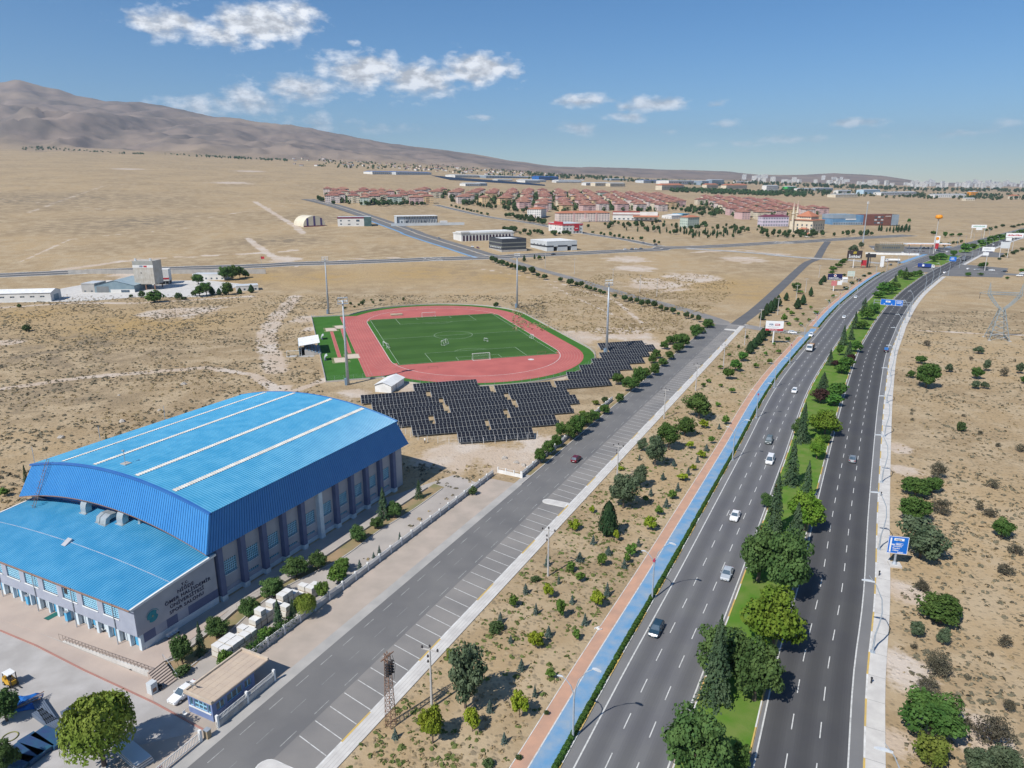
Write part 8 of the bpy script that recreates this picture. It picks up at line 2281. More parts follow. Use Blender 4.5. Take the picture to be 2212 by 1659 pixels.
def lattice(mb, base, top, hb, ht, n, r=.05, ofs=(0, 0, 0)):
	"""square lattice mast between two levels"""
	for lv in range(n):
		f0, f1 = lv / n, (lv + 1) / n
		z0_, z1_ = base + (top - base) * f0, base + (top - base) * f1
		a0, a1 = hb + (ht - hb) * f0, hb + (ht - hb) * f1
		C0 = [(-a0, -a0), (a0, -a0), (a0, a0), (-a0, a0)]
		C1 = [(-a1, -a1), (a1, -a1), (a1, a1), (-a1, a1)]
		for k in range(4):
			j_ = (k + 1) % 4
			mb.tube([(C0[k][0] + ofs[0], C0[k][1] + ofs[1], z0_), (C1[k][0] + ofs[0], C1[k][1] + ofs[1], z1_)], r * 1.3, 4)
			mb.tube([(C0[k][0] + ofs[0], C0[k][1] + ofs[1], z0_), (C1[j_][0] + ofs[0], C1[j_][1] + ofs[1], z1_)], r * .7, 3)
			mb.tube([(C0[j_][0] + ofs[0], C0[j_][1] + ofs[1], z0_), (C1[k][0] + ofs[0], C1[k][1] + ofs[1], z1_)], r * .7, 3)
	return mb
p = DATA['lattice']
T_ = thing('lattice_pole', 'rusty lattice pole with switchgear beside the footway', 'power pole', (p[0], p[1], 0), 1.0)
lattice(MB(), 0, 11.2, .52, .26, 14, .045).build('lattice_mast', M_RUST, T_)
MB().box(-1.2, 1.2, -.06, .06, 10.6, 10.72).box(-.06, .06, -.9, .9, 9.8, 9.92).build('crossarm', M_RUST, T_)
for j_ in range(3):
	for i in range(5):
		o = inst('insulator', ins_me, T_, (-.8 + .5 * j_, -.45, 8.4 + i * .42), 0, (1.1, 1.1, 1.2))
		o.rotation_euler = (R(70), 0, 0)
MB().tube([(-.9, -.45, 7.2), (-1.2, -.5, 9), (-.9, -.4, 10.6)], .03, 4).build('cable_loop', M_DARK, T_)
MB().tube([(.6, -.4, 7.0), (.9, -.5, 9), (.6, -.3, 10.6)], .03, 4).build('cable_loop', M_DARK, T_)
# transmission pylon
pc_ = np.mean(np.array([q[:2] for q in DATA['pylon'][0]]), axis=0)
T_ = thing('transmission_pylon', 'grey lattice transmission pylon with forked head', 'pylon', (pc_[0], pc_[1], 0), R(-18))
M_PYL = material('pylon_zinc', (.30, .35, .37), (.25, .30, .32), 1, .6, .2)
leg = lattice(MB(), 0, 14.5, 4.1, .9, 6, .13)
leg.build('pylon_body', M_PYL, T_)
for s in (-1, 1):
	hd = MB()
	n = 6
	for k in range(n):
		f0, f1 = k / n, (k + 1) / n
		for dy in (-.55, .55):
			a, b_ = (s * (.3 + 5.2 * f0 ** .8), dy, 14.5 + 6.3 * f0), (s * (.3 + 5.2 * f1 ** .8), dy, 14.5 + 6.3 * f1)
			c, d = (s * (1.1 + 5.6 * f0 ** .8), dy, 14.3 + 6.3 * f0), (s * (1.1 + 5.6 * f1 ** .8), dy, 14.3 + 6.3 * f1)
			hd.tube([a, b_], .12, 3).tube([c, d], .12, 3).tube([a, d], .08, 3).tube([c, b_], .08, 3)
	hd.build('fork', M_PYL, T_)
	pk = MB()
	for dx, dy in ((-.6, -.5), (.6, -.5), (.6, .5), (-.6, .5)):
		pk.tube([(s * 6.2 + dx, dy, 20.8), (s * 6.4, 0, 26.2)], .10, 3)
	pk.tube([(s * 6.4, 0, 21), (s * 10.2, 0, 21.2)], .10, 3).tube([(s * 6.4, 0, 22.4), (s * 10.2, 0, 21.2)], .08, 3)
	pk.build('peak', M_PYL, T_)
	for x_ in (9.8,):
		MB().tube([(s * x_, 0, 21.1), (s * x_, 0, 18.6)], .09, 4).build('insulator_string', M_INSU, T_)
bm = MB()
for k in range(10):
	x0, x1 = -6.4 + 1.28 * k, -6.4 + 1.28 * (k + 1)
	for dy in (-.5, .5):
		bm.tube([(x0, dy, 20.8), (x1, dy, 20.8)], .1, 3).tube([(x0, dy, 21.9), (x1, dy, 21.9)], .1, 3).tube([(x0, dy, 20.8), (x1, dy, 21.9)], .07, 3)
bm.build('bridge_beam', M_PYL, T_)
for (x_, y_) in ((-4.1, -4.1), (4.1, -4.1), (4.1, 4.1), (-4.1, 4.1)):
	MB().box(x_ - .6, x_ + .6, y_ - .6, y_ + .6, 0, .4).build('footing', M_CONC, T_)
p = DATA['celltower']
T_ = thing('cell_tower', 'tall slim telecom mast behind the roadside cafe', 'mast', (p[0], p[1], zt(p[0], p[1])))
MB().tube([(0, 0, 0), (0, 0, 46)], [.75, .4], 8).build('mast_pole', M_STEEL, T_)
for a in (0, 2.1, 4.2):
	MB().cbox(.9 * math.cos(a), .9 * math.sin(a), 45, .4, .4, 2.4).build('antenna', M_WHITE, T_)
# ------------------------------------------------------------------ signs
M_SIGN = material('sign_blue', (.010, .13, .50), (.012, .14, .52), .5, .4)
M_SIGNW = material('sign_white', (.78, .79, .79), (.74, .75, .75), .5, .4)
def bars(parent, x0, z0, rows, w, h, y_, mat, gap=1.7, seed=1):
	"""lines of writing too small to read: rows of short raised strokes"""
	rn = random.Random(seed)
	for k in range(rows):
		mb = MB()
		x_ = x0
		z_ = z0 - k * h * gap
		end = x0 + w * rn.uniform(.7, 1.0)
		while x_ < end:
			l_ = h * rn.uniform(.3, .7)
			mb.box(x_, x_ + l_, y_ - .012, y_, z_, z_ + h * rn.choice((.72, 1.0, 1.0)))
			x_ += l_ + h * .22
		mb.build('lettering', mat, parent)
def label_text(parent, body, size, x_, y_, z_, mat, bold=.01, align='LEFT', rotz=0):
	o = inst('lettering', text_mesh('lettering', body, size, mat, bold * size, align, extrude=.008), parent, (x_, y_, z_))
	o.rotation_euler = (math.pi / 2, 0, rotz)
	return o
S = DATA['signs']
p = S['near']
T_ = thing('direction_sign', 'blue direction sign on a thick post beside the footway', 'road sign', (p[0] + .3, p[1] + .4, 0), R(-13))
MB().box(-1.0, 1.1, -1.1, .8, 0, .35).build('footing', M_PAVE, T_)
MB().tube([(0, 0, .35), (0, 0, 3.2)], .2, 10).lathe([(.5, .35), (.22, .9)], 10).build('sign_post', M_STEEL, T_)
bd = MB().box(-1.75, 1.75, -.30, -.22, 2.6, 6.1).build('sign_board', M_SIGN, T_)
fr = MB()
for q in ((-1.75, 1.75, 2.6, 2.68), (-1.75, 1.75, 6.02, 6.1), (-1.75, -1.67, 2.6, 6.1), (1.67, 1.75, 2.6, 6.1)):
	fr.box(q[0], q[1], -.33, -.30, q[2], q[3])
fr.build('sign_border', M_SIGNW, bd)
MB().box(-1.40, -1.12, -.33, -.30, 2.85, 5.75).box(-1.12, -.55, -.33, -.30, 4.35, 4.52).build('arrow', M_SIGNW, bd)
MB().box(-.75, .95, -.33, -.30, 5.25, 5.72).build('name_plate', M_SIGNW, bd)
label_text(bd, 'Niğde', .42, -.55, -.345, 5.34, M_DARK)
for k, t_ in enumerate(('Nevşehir', 'Kayseri', 'Adana')):
	label_text(bd, t_, .42, -.85, -.34, 3.98 - .42 * k, M_SIGNW)
MB().box(-.40, .85, -.335, -.30, 4.33, 4.37).box(-.40, .85, -.335, -.30, 4.72, 4.76).box(-.40, -.36, -.335, -.30, 4.33, 4.76).box(.81, .85, -.335, -.30, 4.33, 4.76).build('route_box', M_SIGNW, bd)
bars(bd, -.28, 4.44, 1, 1.0, .2, -.31, M_SIGNW, seed=3)
bars(bd, .1, 2.78, 1, 1.3, .22, -.31, M_SIGNW, seed=4)
# gantry over the away carriageway
gi = int(np.argmin(np.hypot(R2[:, 0] - 205, R2[:, 1] - 388)))
gp = R2[gi]
ga = nearest_angle(R2, gp) - math.pi / 2
T_ = thing('sign_gantry', 'overhead gantry with wide blue direction boards across the carriageway', 'sign gantry', (gp[0], gp[1], 0), ga)
for x_ in (-4.2, 13.6):
	MB().tube([(x_, 0, 0), (x_, 0, 8.2)], [.24, .16], 8).build('gantry_post', M_STEEL, T_)
MB().box(-4.2, 13.6, -.08, .08, 7.9, 8.1).box(-4.2, 13.6, -.08, .08, 6.4, 6.6).build('gantry_beam', M_STEEL, T_)
for x0, x1 in ((-1.0, 6.3), (6.45, 9.9)):
	bd = MB().box(x0, x1, -.28, -.2, 5.7, 8.9).build('sign_board', M_SIGN, T_)
	fr = MB()
	for q in ((x0, x1, 5.7, 5.8), (x0, x1, 8.8, 8.9), (x0, x0 + .1, 5.7, 8.9), (x1 - .1, x1, 5.7, 8.9)):
		fr.box(q[0], q[1], -.32, -.28, q[2], q[3])
	fr.build('sign_border', M_SIGNW, bd)
	if x0 < 0:
		MB().box(1.5, 3.8, -.32, -.28, 7.2, 8.1).build('name_plate', M_SIGNW, bd)
		label_text(bd, 'Niğde', .6, 1.85, -.34, 7.42, M_DARK)
		for xx in (.6, 4.2):
			MB().add([(xx, -.32, 6.5), (xx + .7, -.32, 6.5), (xx + .35, -.32, 5.95)], [(0, 1, 2)]).build('arrow', M_SIGNW, bd)
	else:
		bars(bd, 6.9, 8.1, 3, 2.5, .36, -.29, M_SIGNW, seed=7)
		MB().add([(8.8, -.32, 6.4), (9.4, -.32, 6.4), (9.1, -.32, 5.95)], [(0, 1, 2)]).build('arrow', M_SIGNW, bd)
p = S['gantry2']
T_ = thing('side_sign', 'blue sign on a bracket arm at the far junction', 'road sign', (p[0], p[1], zt(p[0], p[1])), R(-30))
MB().tube([(0, 0, 0), (0, 0, 8), (-7, 0, 8)], .18, 6).build('sign_post', M_STEEL, T_)
bd = MB().box(-8, -3, -.3, -.2, 5.6, 9.4).build('sign_board', M_SIGN, T_)
bars(bd, -7.2, 8.2, 3, 3, .45, -.31, M_SIGNW, seed=9)
T_ = thing('exit_sign', 'blue sign at the lower edge beside the footway', 'road sign', (S['exit'][0] - .6, 66.2, 0), R(-8))
MB().tube([(0, 0, 0), (0, 0, 4.4)], .1, 6).build('sign_post', M_STEEL, T_)
bd = MB().box(-1.5, 1.5, -.2, -.12, 2.3, 4.6).build('sign_board', M_SIGN, T_)
MB().box(-.5, .7, -.22, -.2, 4.1, 4.45).build('name_plate', M_SIGNW, bd)
bars(bd, -1.1, 3.6, 2, 2, .25, -.21, M_SIGNW, seed=5)
def billboard(label, p, rz, w, z0, z1, mat, post='single', name='billboard', pm=None):
	T_ = thing(name, label, 'billboard', (p[0], p[1], zt(p[0], p[1])), rz)
	if post == 'single':
		MB().tube([(0, .2, 0), (0, .2, z0 + .5)], [.34, .28], 8).build('support_post', pm or M_WHITE, T_)
	else:
		for s in (-1, 1):
			MB().tube([(s * w * .42, .2, 0), (s * w * .42, .2, z0 + .5)], .2, 6).build('support_post', pm or M_WHITE, T_)
	return T_, MB().box(-w / 2, w / 2, -.15, .15, z0, z1).build('sign_board', mat, T_)
M_NAVY = material('navy_board', (.018, .020, .09), None, 1, .5)
M_BROWNB = material('brown_board', (.055, .040, .042), None, 1, .5)
T_, bd = billboard('white billboard with red lower band beside the dusty road', S['perge'], R(-12), 7.6, 6.2, 10.6, M_SIGNW)
MB().add([(-3.78, -.17, 6.22), (3.78, -.17, 6.22), (3.78, -.17, 7.5), (2.6, -.17, 7.1), (-3.78, -.17, 7.1)], [(0, 1, 2, 3, 4)]).build('red_band', M_REDS, bd)
label_text(bd, 'PER', 1.15, -2.3, -.17, 8.6, material('sign_navy', (.02, .08, .22), None, 2, .6), .02)
MB().box(.15, 2.3, -.18, -.15, 8.5, 9.4).build('logo_block', M_REDS, bd)
bars(bd, .35, 8.7, 1, 1.9, .5, -.185, M_SIGNW, seed=11)
bars(bd, -2.6, 7.75, 1, 5.2, .32, -.16, M_GREYW, seed=12)
bars(bd, -2.2, 6.45, 1, 4.4, .32, -.18, M_SIGNW, seed=13)
T_, bd = billboard('large brown billboard with gold square and white lettering', S['istik'], R(-6), 12.0, 8.0, 14.6, M_BROWNB)
MB().add([(-1.4, -.17, 11.9), (1.2, -.17, 11.9), (1.6, -.17, 13.8), (-1.0, -.17, 13.8)], [(0, 1, 2, 3)]).build('gold_logo', material('gold_logo', (.42, .33, .05), None, 1, .5), bd)
label_text(bd, 'İstikbal', 3.2, 0, -.17, 8.7, M_SIGNW, .02, 'CENTER')
T_, bd = billboard('navy billboard with round badge above red and white boards', S['navy'], R(-6), 9.4, 7.6, 11.6, M_NAVY)
MB().tube([(0, -.2, 10.4), (0, -.16, 10.4)], .9, 14).build('badge', M_SIGNW, bd)
MB().tube([(0, -.23, 10.4), (0, -.19, 10.4)], .5, 12).build('badge_core', M_REDS, bd)
bars(bd, -4, 8.7, 2, 8.2, .5, -.16, M_SIGNW, 1.5, 14)
MB().box(-1.9, 1.6, -.1, .1, 3.6, 7.0).build('lower_board', material('coral_board', (.58, .20, .20), None, 1, .5), T_)
MB().box(2.0, 5.0, -.1, .1, 4.2, 6.8).build('lower_board', M_SIGNW, T_)
T_, bd = billboard('black pylon sign with a wide dark head', S['black'], R(-6), 8.2, 8.6, 11.6, M_DARK, pm=M_DARK)
MB().box(-2.6, -1.2, -.4, .4, 0, 12.4).build('pylon_body', M_DARK, T_)
T_, bd = billboard('tall white slab sign at the filling station entrance', S['whiteP'], R(-6), 3.0, .5, 9.5, M_SIGNW)
T_, bd = billboard('pale green framed panel rack on the verge', S['greenrack'], R(-6), 5.2, 1.6, 5.6, material('pale_green_panel', (.52, .60, .54), None, 1, .5), 'double')
for x_ in (-2.6, 0, 2.6):
	MB().box(x_ - .06, x_ + .06, -.2, -.15, 1.6, 5.6).build('frame_bar', M_WHITE, bd)
MB().box(-2.6, 2.6, -.2, -.15, 3.5, 3.65).build('frame_bar', M_WHITE, bd)
T_, bd = billboard('pair of red upright panels near the filling station', S['red'], R(-6), 4.2, 1.8, 6.4, M_REDS, 'double', pm=M_REDS)
T_, bd = billboard('white billboard with two boards by the side road', S['b1'], R(-14), 9, 16, 19.5, M_SIGNW, pm=M_POLE)
bars(bd, -3, 17.4, 1, 6, .9, -.16, M_GREYW, seed=21)
MB().box(-3.4, .8, -.1, .1, 12.6, 15.2).build('lower_board', M_SIGNW, T_)
MB().box(-1.4, 3.4, -.12, .08, 15.3, 15.9).build('lower_band', M_NAVY, T_)
T_, bd = billboard('white board frame on two legs beyond the junction', S['b2'], R(-14), 8, 9, 15, M_SILV, 'double')
T_, bd = billboard('long white billboard with red and grey lettering far right', S['b3'], R(-14), 16, 14.5, 19, M_SIGNW, pm=M_POLE)
bars(bd, -6.5, 15.9, 1, 13, 1.7, -.16, M_REDS, seed=22)
MB().box(-7.4, -2.2, -.1, .1, 11, 14.2).build('lower_board', M_SIGNW, T_)
T_, bd = billboard('white billboard with green lettering behind the junction', S['b4'], R(-14), 17, 13, 17, M_SIGNW, 'double')
bars(bd, -6.5, 14.4, 1, 13, 1.3, -.16, material('letter_green', (.06, .30, .16), None, 1, .5), seed=23)
MB().box(-3, 4, -.1, .1, 10.6, 12.9).build('lower_board', M_SIGNW, T_)
p = S['dome']
T_ = thing('station_pole_sign', 'tall pole topped by a glowing orange disc', 'sign', (p[0], p[1], zt(p[0], p[1])))
MB().tube([(0, 0, 0), (0, 0, 34)], [.5, .35], 8).build('sign_post', M_POLE, T_)
MB().lathe([(.6, 34), (3.2, 35.2), (3.4, 36.6), (2.4, 38.2), (0, 38.6)], 12).build('orange_head', material('orange_head', (.80, .30, .02), None, 1, .4), T_)
T_, bd = billboard('white and orange price board at the filling station', S['price'], R(-14), 5, 9, 16, M_SIGNW)
MB().tube([(0, -.3, 13.4), (0, -.16, 13.4)], 1.6, 14).build('orange_ring', MATS['orange_head'], bd)
MB().box(-2.2, 2.2, -.1, .2, 3, 8.5).build('lower_board', M_REDS, T_)
p = S['shedw']
T_ = thing('white_cabin', 'small white gabled cabin on the verge', 'cabin', (p[0], p[1], zt(p[0], p[1])), R(15))
MB().add([(0, 0, 0), (4, 0, 0), (4, 3, 0), (0, 3, 0), (0, 0, 2.6), (4, 0, 2.6), (4, 3, 2.6), (0, 3, 2.6), (0, 1.5, 3.5), (4, 1.5, 3.5)], [(0, 1, 5, 4), (3, 0, 4, 8, 7), (1, 2, 6, 9, 5), (2, 3, 7, 6)]).build('wall', M_OFFW, T_)
MB().quad((-.2, -.2, 2.55), (4.2, -.2, 2.55), (4.2, 1.5, 3.6), (-.2, 1.5, 3.6)).quad((-.2, 1.5, 3.6), (4.2, 1.5, 3.6), (4.2, 3.2, 2.55), (-.2, 3.2, 2.55)).build('roof', M_WHITE, T_)
# small flag by the plant
T_ = thing('flag', 'red flag on a pole beside the long road', 'flag', (-196, 560, zt(-196, 560)))
MB().tube([(0, 0, 0), (0, 0, 12)], .08, 5).build('flag_pole', M_STEEL, T_)
MB().add([(0, .0, 10), (1.4, .2, 9.9), (2.8, -.1, 10.1), (2.8, -.1, 11.9), (1.4, .2, 11.8), (0, 0, 12)], [(0, 1, 4, 5), (1, 2, 3, 4)]).build('flag_cloth', M_REDS, T_)
# ------------------------------------------------------------------ vehicles
PAINT = dict(white=(.80, .80, .79), silver=(.42, .46, .50), grey=(.20, .22, .24), black=(.03, .03, .035), teal=(.022, .055, .085), red=(.13, .012, .022), green=(.12, .15, .15), blue=(.02, .12, .38))
M_TYRE = material('tyre_rubber', (.02, .02, .02), None, 3, .9)
M_RIM = material('wheel_rim', (.45, .46, .47), None, 3, .35, .4)
M_LIGHT = material('lamp_lens', (.75, .77, .78), None, 3, .15)
M_TAIL = material('tail_lens', (.35, .01, .02), None, 3, .25)
CARS = {}
SHAPE = {  # length, half width, roof height, belt profile (x from nose 0..1, z), cabin base x0,x1, roof x0,x1
	'sedan': (4.5, .88, 1.44, [(0, .55), (.04, .72), (.28, .90), (.36, .93), (.78, .95), (.97, .93), (1, .70)], (.27, .86), (.42, .70)),
	'hatch': (4.05, .86, 1.46, [(0, .55), (.04, .74), (.27, .91), (.36, .94), (.9, .96), (.985, .90), (1, .62)], (.26, .985), (.42, .88)),
	'suv': (4.4, .91, 1.72, [(0, .66), (.03, .92), (.26, 1.05), (.34, 1.07), (.95, 1.09), (.99, 1.0), (1, .7)], (.25, .99), (.36, .93)),
	'van': (4.7, .94, 1.88, [(0, .62), (.03, .86), (.20, 1.06), (.30, 1.10), (.96, 1.12), (.995, 1.05), (1, .7)], (.14, .995), (.30, .965))}
def car_meshes(kind, col):
	key = kind + col
	if key in CARS:
		return CARS[key]
	Ln, w, hr, prof, cb, cr_ = SHAPE[kind]
	body = MB()
	pm = material('car_' + col, PAINT[col], tuple(c * .93 for c in PAINT[col]), 1.0, .25, spec=.6)
	xs = sorted({0, .02, .06, .14, .2, .3, .5, .7, .8, .88, .95, .98, 1.0} | {q[0] for q in prof})
	v = []
	for f_ in xs:
		zb = float(np.interp(f_, [q[0] for q in prof], [q[1] for q in prof]))
		wk = w * (1 - .16 * max(0, (.10 - f_) / .10) ** 2 - .12 * max(0, (f_ - .92) / .08) ** 2)
		x_ = Ln / 2 - f_ * Ln
		zl = .24 + (.06 if f_ < .02 or f_ > .98 else 0)
		ring_ = [(-wk * .9, zl), (-wk, .42), (-wk * .99, zb * .78), (-wk * .90, zb), (wk * .90, zb), (wk * .99, zb * .78), (wk, .42), (wk * .9, zl)]
		v += [(x_, y_, z_) for y_, z_ in ring_]
	f = []
	for i in range(len(xs) - 1):
		for k in range(8):
			f.append((i * 8 + k, i * 8 + (k + 1) % 8, (i + 1) * 8 + (k + 1) % 8, (i + 1) * 8 + k))
	f += [tuple(range(7, -1, -1)), tuple(range((len(xs) - 1) * 8, len(xs) * 8))]
	body.add(v, f)
	zb0, zb1 = [float(np.interp(q, [p_[0] for p_ in prof], [p_[1] for p_ in prof])) - .02 for q in cb]
	X = lambda q: Ln / 2 - q * Ln
	wb, wr = w * .88, w * .70
	A = [(X(cb[0]), -wb, zb0), (X(cb[0]), wb, zb0), (X(cb[1]), wb, zb1), (X(cb[1]), -wb, zb1)]
	T = [(X(cr_[0]), -wr, hr - .03), (X(cr_[0]), wr, hr - .03), (X(cr_[1]), wr, hr - .03), (X(cr_[1]), -wr, hr - .03)]
	gls = MB().add(A + T, [(0, 1, 5, 4), (1, 2, 6, 5), (2, 3, 7, 6), (3, 0, 4, 7)])
	rf = MB().add([(x_ * 1.0, y_ * 1.03, hr - .05) for x_, y_, z_ in T] + [(x_ * .9 + X((cr_[0] + cr_[1]) / 2) * .1, y_ * .86, hr) for x_, y_, z_ in T], [(4, 5, 6, 7), (0, 1, 5, 4), (1, 2, 6, 5), (2, 3, 7, 6), (3, 0, 4, 7)])
	for i in range(4):
		rf.tube([A[i], T[i]], .055, 4)
	for s, a, b_ in ((-1, 0, 3), (1, 1, 2)):
		m0 = Vector(A[a]).lerp(Vector(A[b_]), .5)
		m1 = Vector(T[a]).lerp(Vector(T[b_]), .42)
		rf.tube([m0, m1], .05, 4)
	if kind == 'van':
		for s in (-1, 1):
			rf.add([(X(.55), s * (wb + .01), zb1), (X(cb[1]), s * (wb + .01), zb1), (X(cr_[1]), s * (wr + .012), hr - .05), (X(.55), s * (wr + .012), hr - .05)], [(0, 1, 2, 3)])
	lt = MB()
	z_h = prof[1][1] - .10
	for s in (-1, 1):
		lt.cbox(Ln / 2 - .10, s * w * .66, z_h, .16, .36, .15)
	tl = MB()
	for s in (-1, 1):
		tl.cbox(-Ln / 2 + .06, s * w * .70, prof[-2][1] - .12, .12, .34, .17)
	pl_ = MB().cbox(Ln / 2 + .0, 0, .42, .05, .52, .12).cbox(-Ln / 2, 0, .52, .05, .52, .12)
	gr_ = MB().cbox(Ln / 2 - .015, 0, z_h - .16, .06, w * .9, .12)
	mi = MB()
	for s in (-1, 1):
		mi.cbox(X(cb[0]) - .25, s * (w + .08), zb0 + .10, .14, .2, .13)
	wh = MB().tube([(0, -.10, 0), (0, .10, 0)], .315, 14)
	ri = MB().tube([(0, -.105, 0), (0, .105, 0)], .20, 10)
	CARS[key] = dict(body=body.mesh('body', pm), window=gls.mesh('window', M_GLASS), roof=rf.mesh('roof', pm), headlight=lt.mesh('headlight', M_LIGHT), tail_light=tl.mesh('tail_light', M_TAIL), number_plate=pl_.mesh('number_plate', M_WHITE), grille=gr_.mesh('grille', M_DARK), mirror=mi.mesh('mirror', pm), tyre=wh.mesh('tyre', M_TYRE), rim=ri.mesh('rim', M_RIM), L=Ln, w=w)
	return CARS[key]
def put_car(kind, col, label, loc, rz):
	m = car_meshes(kind, col)
	T_ = thing('car' if kind != 'van' else 'van', label, 'car' if kind != 'van' else 'van', loc, rz)
	for k in ('body', 'window', 'roof', 'headlight', 'tail_light', 'number_plate', 'grille', 'mirror'):
		inst(k, m[k], T_)
	for fx in (.31, -.29):
		for s in (-1, 1):
			w_ = inst('wheel', m['tyre'], T_, (m['L'] * fx, s * m['w'] * .90, .315))
			inst('rim', m['rim'], w_)
	return T_
LANES = [('coming down the carriageway', R1, -1), ('going up the carriageway', R2, 1), ('on the dusty road', CG, 1), ('on the road right of the junction', RR, -1), ('on the long cross road', CR, 1), ('on the avenue', AV, -1), ('on the estate road', ER, -1), ('on the street by the hall', side, 1)]
ccount = {}
for k, q in enumerate(DATA['cars']):
	x_, y_, z_, ty = q
	kind, col = ty.split('_')
	best = min(range(8), key=lambda i: float(np.min(np.hypot(LANES[i][1][:, 0] - x_, LANES[i][1][:, 1] - y_))) - (6 if i < 2 else 0))
	road, P_, sg_ = LANES[best]
	a = nearest_angle(P_, (x_, y_)) + (math.pi if sg_ < 0 else 0)
	if k == 12:
		road, a = 'parked beside the gate booth', math.atan2(-SD[1], -SD[0])
		x_, y_ = x_ - .4, y_ + 1.2
	if k in (36, 37, 38, 39, 40, 41, 42):
		road, a = 'at the filling station', 1.2
	if k in (26, 27, 28, 29, 34, 35):
		road = 'parked beside the long cross road' if k < 30 else 'parked by the charcoal block'
	i = ccount.get((kind, col, road), 0)
	ccount[(kind, col, road)] = i + 1
	cn = {'teal': 'dark teal', 'red': 'dark red', 'green': 'grey green', 'silver': 'silver blue'}.get(col, col)
	nn_ = {'hatch': 'hatchback', 'suv': 'off-road car', 'van': 'van', 'sedan': 'sedan'}[kind]
	put_car(kind, col, '%s %s %s, %s such from near end' % (cn, nn_, road, ordinal(i)), (x_, y_, zt(x_, y_) + lift((x_, y_), .035)), a)
def wheel_set(T_, pts, r_=.5, w_=.32):
	me = MB().tube([(0, -w_ / 2, 0), (0, w_ / 2, 0)], r_, 14).mesh('wheel', M_TYRE)
	rm = MB().tube([(0, -w_ / 2 - .01, 0), (0, w_ / 2 + .01, 0)], r_ * .55, 10).mesh('rim', M_RIM)
	for (x_, y_) in pts:
		inst('rim', rm, inst('wheel', me, T_, (x_, y_, r_)))
def truck(label, loc, rz, cabm, L_, boxm, kind):
	T_ = thing('truck', label, 'truck', loc, rz)
	c0 = L_ / 2
	MB().add([(c0, -1.15, .6), (c0, 1.15, .6), (c0 - 2.2, 1.15, .6), (c0 - 2.2, -1.15, .6), (c0 - .02, -1.15, 1.7), (c0 - .02, 1.15, 1.7), (c0 - .35, -1.05, 3.0), (c0 - .35, 1.05, 3.0), (c0 - 2.2, 1.05, 3.05), (c0 - 2.2, -1.05, 3.05)],
			 [(0, 1, 5, 4), (4, 5, 7, 6), (6, 7, 8, 9), (0, 4, 6, 9, 3), (1, 2, 8, 7, 5), (3, 9, 8, 2)]).build('cab', cabm, T_)
	MB().quad((c0 - .02, -1.0, 1.78), (c0 - .02, 1.0, 1.78), (c0 - .28, .95, 2.75), (c0 - .28, -.95, 2.75)).build('windscreen', M_GLASS, T_).location = (.03, 0, .01)
	for s in (-1, 1):
		MB().quad((c0 - .5, s * 1.135, 1.8), (c0 - 1.6, s * 1.135, 1.8), (c0 - 1.6, s * 1.085, 2.7), (c0 - .6, s * 1.085, 2.7)).build('side_window', M_GLASS, T_)
		MB().cbox(c0 + .02, s * .85, .95, .08, .4, .25).build('headlight', M_LIGHT, T_)
	MB().box(c0 - .1, c0 + .08, -1.15, 1.15, .45, .8).build('bumper', M_DARK, T_)
	MB().box(-c0, c0 - 2.3, -.5, .5, .55, .95).build('chassis', M_DARK, T_)
	wheel_set(T_, [(c0 - 1.2, -1), (c0 - 1.2, 1), (-c0 + 1.2, -1), (-c0 + 1.2, 1), (-c0 + 2.5, -1), (-c0 + 2.5, 1)])
	if kind == 'tipper':
		t = MB()
		for q in ((-c0, c0 - 2.5, -1.2, -1.1, 1.0, 2.6), (-c0, c0 - 2.5, 1.1, 1.2, 1.0, 2.6), (-c0, -c0 + .1, -1.1, 1.1, 1.0, 2.6), (c0 - 2.6, c0 - 2.5, -1.1, 1.1, 1.0, 2.9)):
			t.box(*q)
		t.box(-c0, c0 - 2.5, -1.1, 1.1, 1.0, 1.1)
		t.build('tipper_body', boxm, T_)
		MB().add([(-c0 + .1, -1.1, 2.3), (c0 - 2.6, -1.1, 2.3), (c0 - 2.6, 1.1, 2.3), (-c0 + .1, 1.1, 2.3), (-c0 + 1.2, 0, 2.85), (c0 - 3.6, 0, 2.9)], [(0, 1, 5, 4), (1, 2, 5), (2, 3, 4, 5), (3, 0, 4)]).build('sand_load', material('sand_load', (.50, .34, .22), (.44, .30, .19), 1, .95), T_)
	elif kind == 'tanker':
		MB().tube([(-c0, 0, 1.95), (c0 - 2.6, 0, 1.95)], 1.15, 14).build('tank', boxm, T_)
	else:
		MB().box(-c0, c0 - 2.4, -1.25, 1.25, 1.0, 3.7).build('cargo_box', boxm, T_)
	return T_
tk = DATA['trucks']
M_TW = material('truck_white', (.74, .74, .72), None, 1, .4)
truck('white tipper truck loaded with sand near the crossing', (*tk[0][:2], .03), nearest_angle(R1, tk[0]) + math.pi, M_TW, 7.6, material('tipper_brown', (.22, .12, .07), (.17, .10, .06), 1, .7), 'tipper')
t_ = truck('blue box lorry with white cab crossing the median', (tk[1][0], tk[1][1], zt(*tk[1][:2]) + .12), R(-28), M_TW, 12.5, material('lorry_blue', (.02, .05, .24), None, 1, .5), 'box')
MB().tube([(-2.2, -1.30, 2.3), (-2.2, -1.255, 2.3)], .9, 14).build('round_badge', M_WHITE, t_)
truck('white tanker lorry by the filling station', (tk[2][0], tk[2][1], zt(*tk[2][:2]) + .15), R(170), M_TW, 12.0, M_TW, 'tanker')
truck('dark lorry going up the carriageway beyond the junction', (tk[3][0], tk[3][1], zt(*tk[3][:2]) + .12), nearest_angle(R2, tk[3]), material('lorry_navy', (.03, .05, .10), None, 1, .5), 9.0, material('lorry_grey', (.16, .17, .20), None, 1, .6), 'box')
p = tk[4]
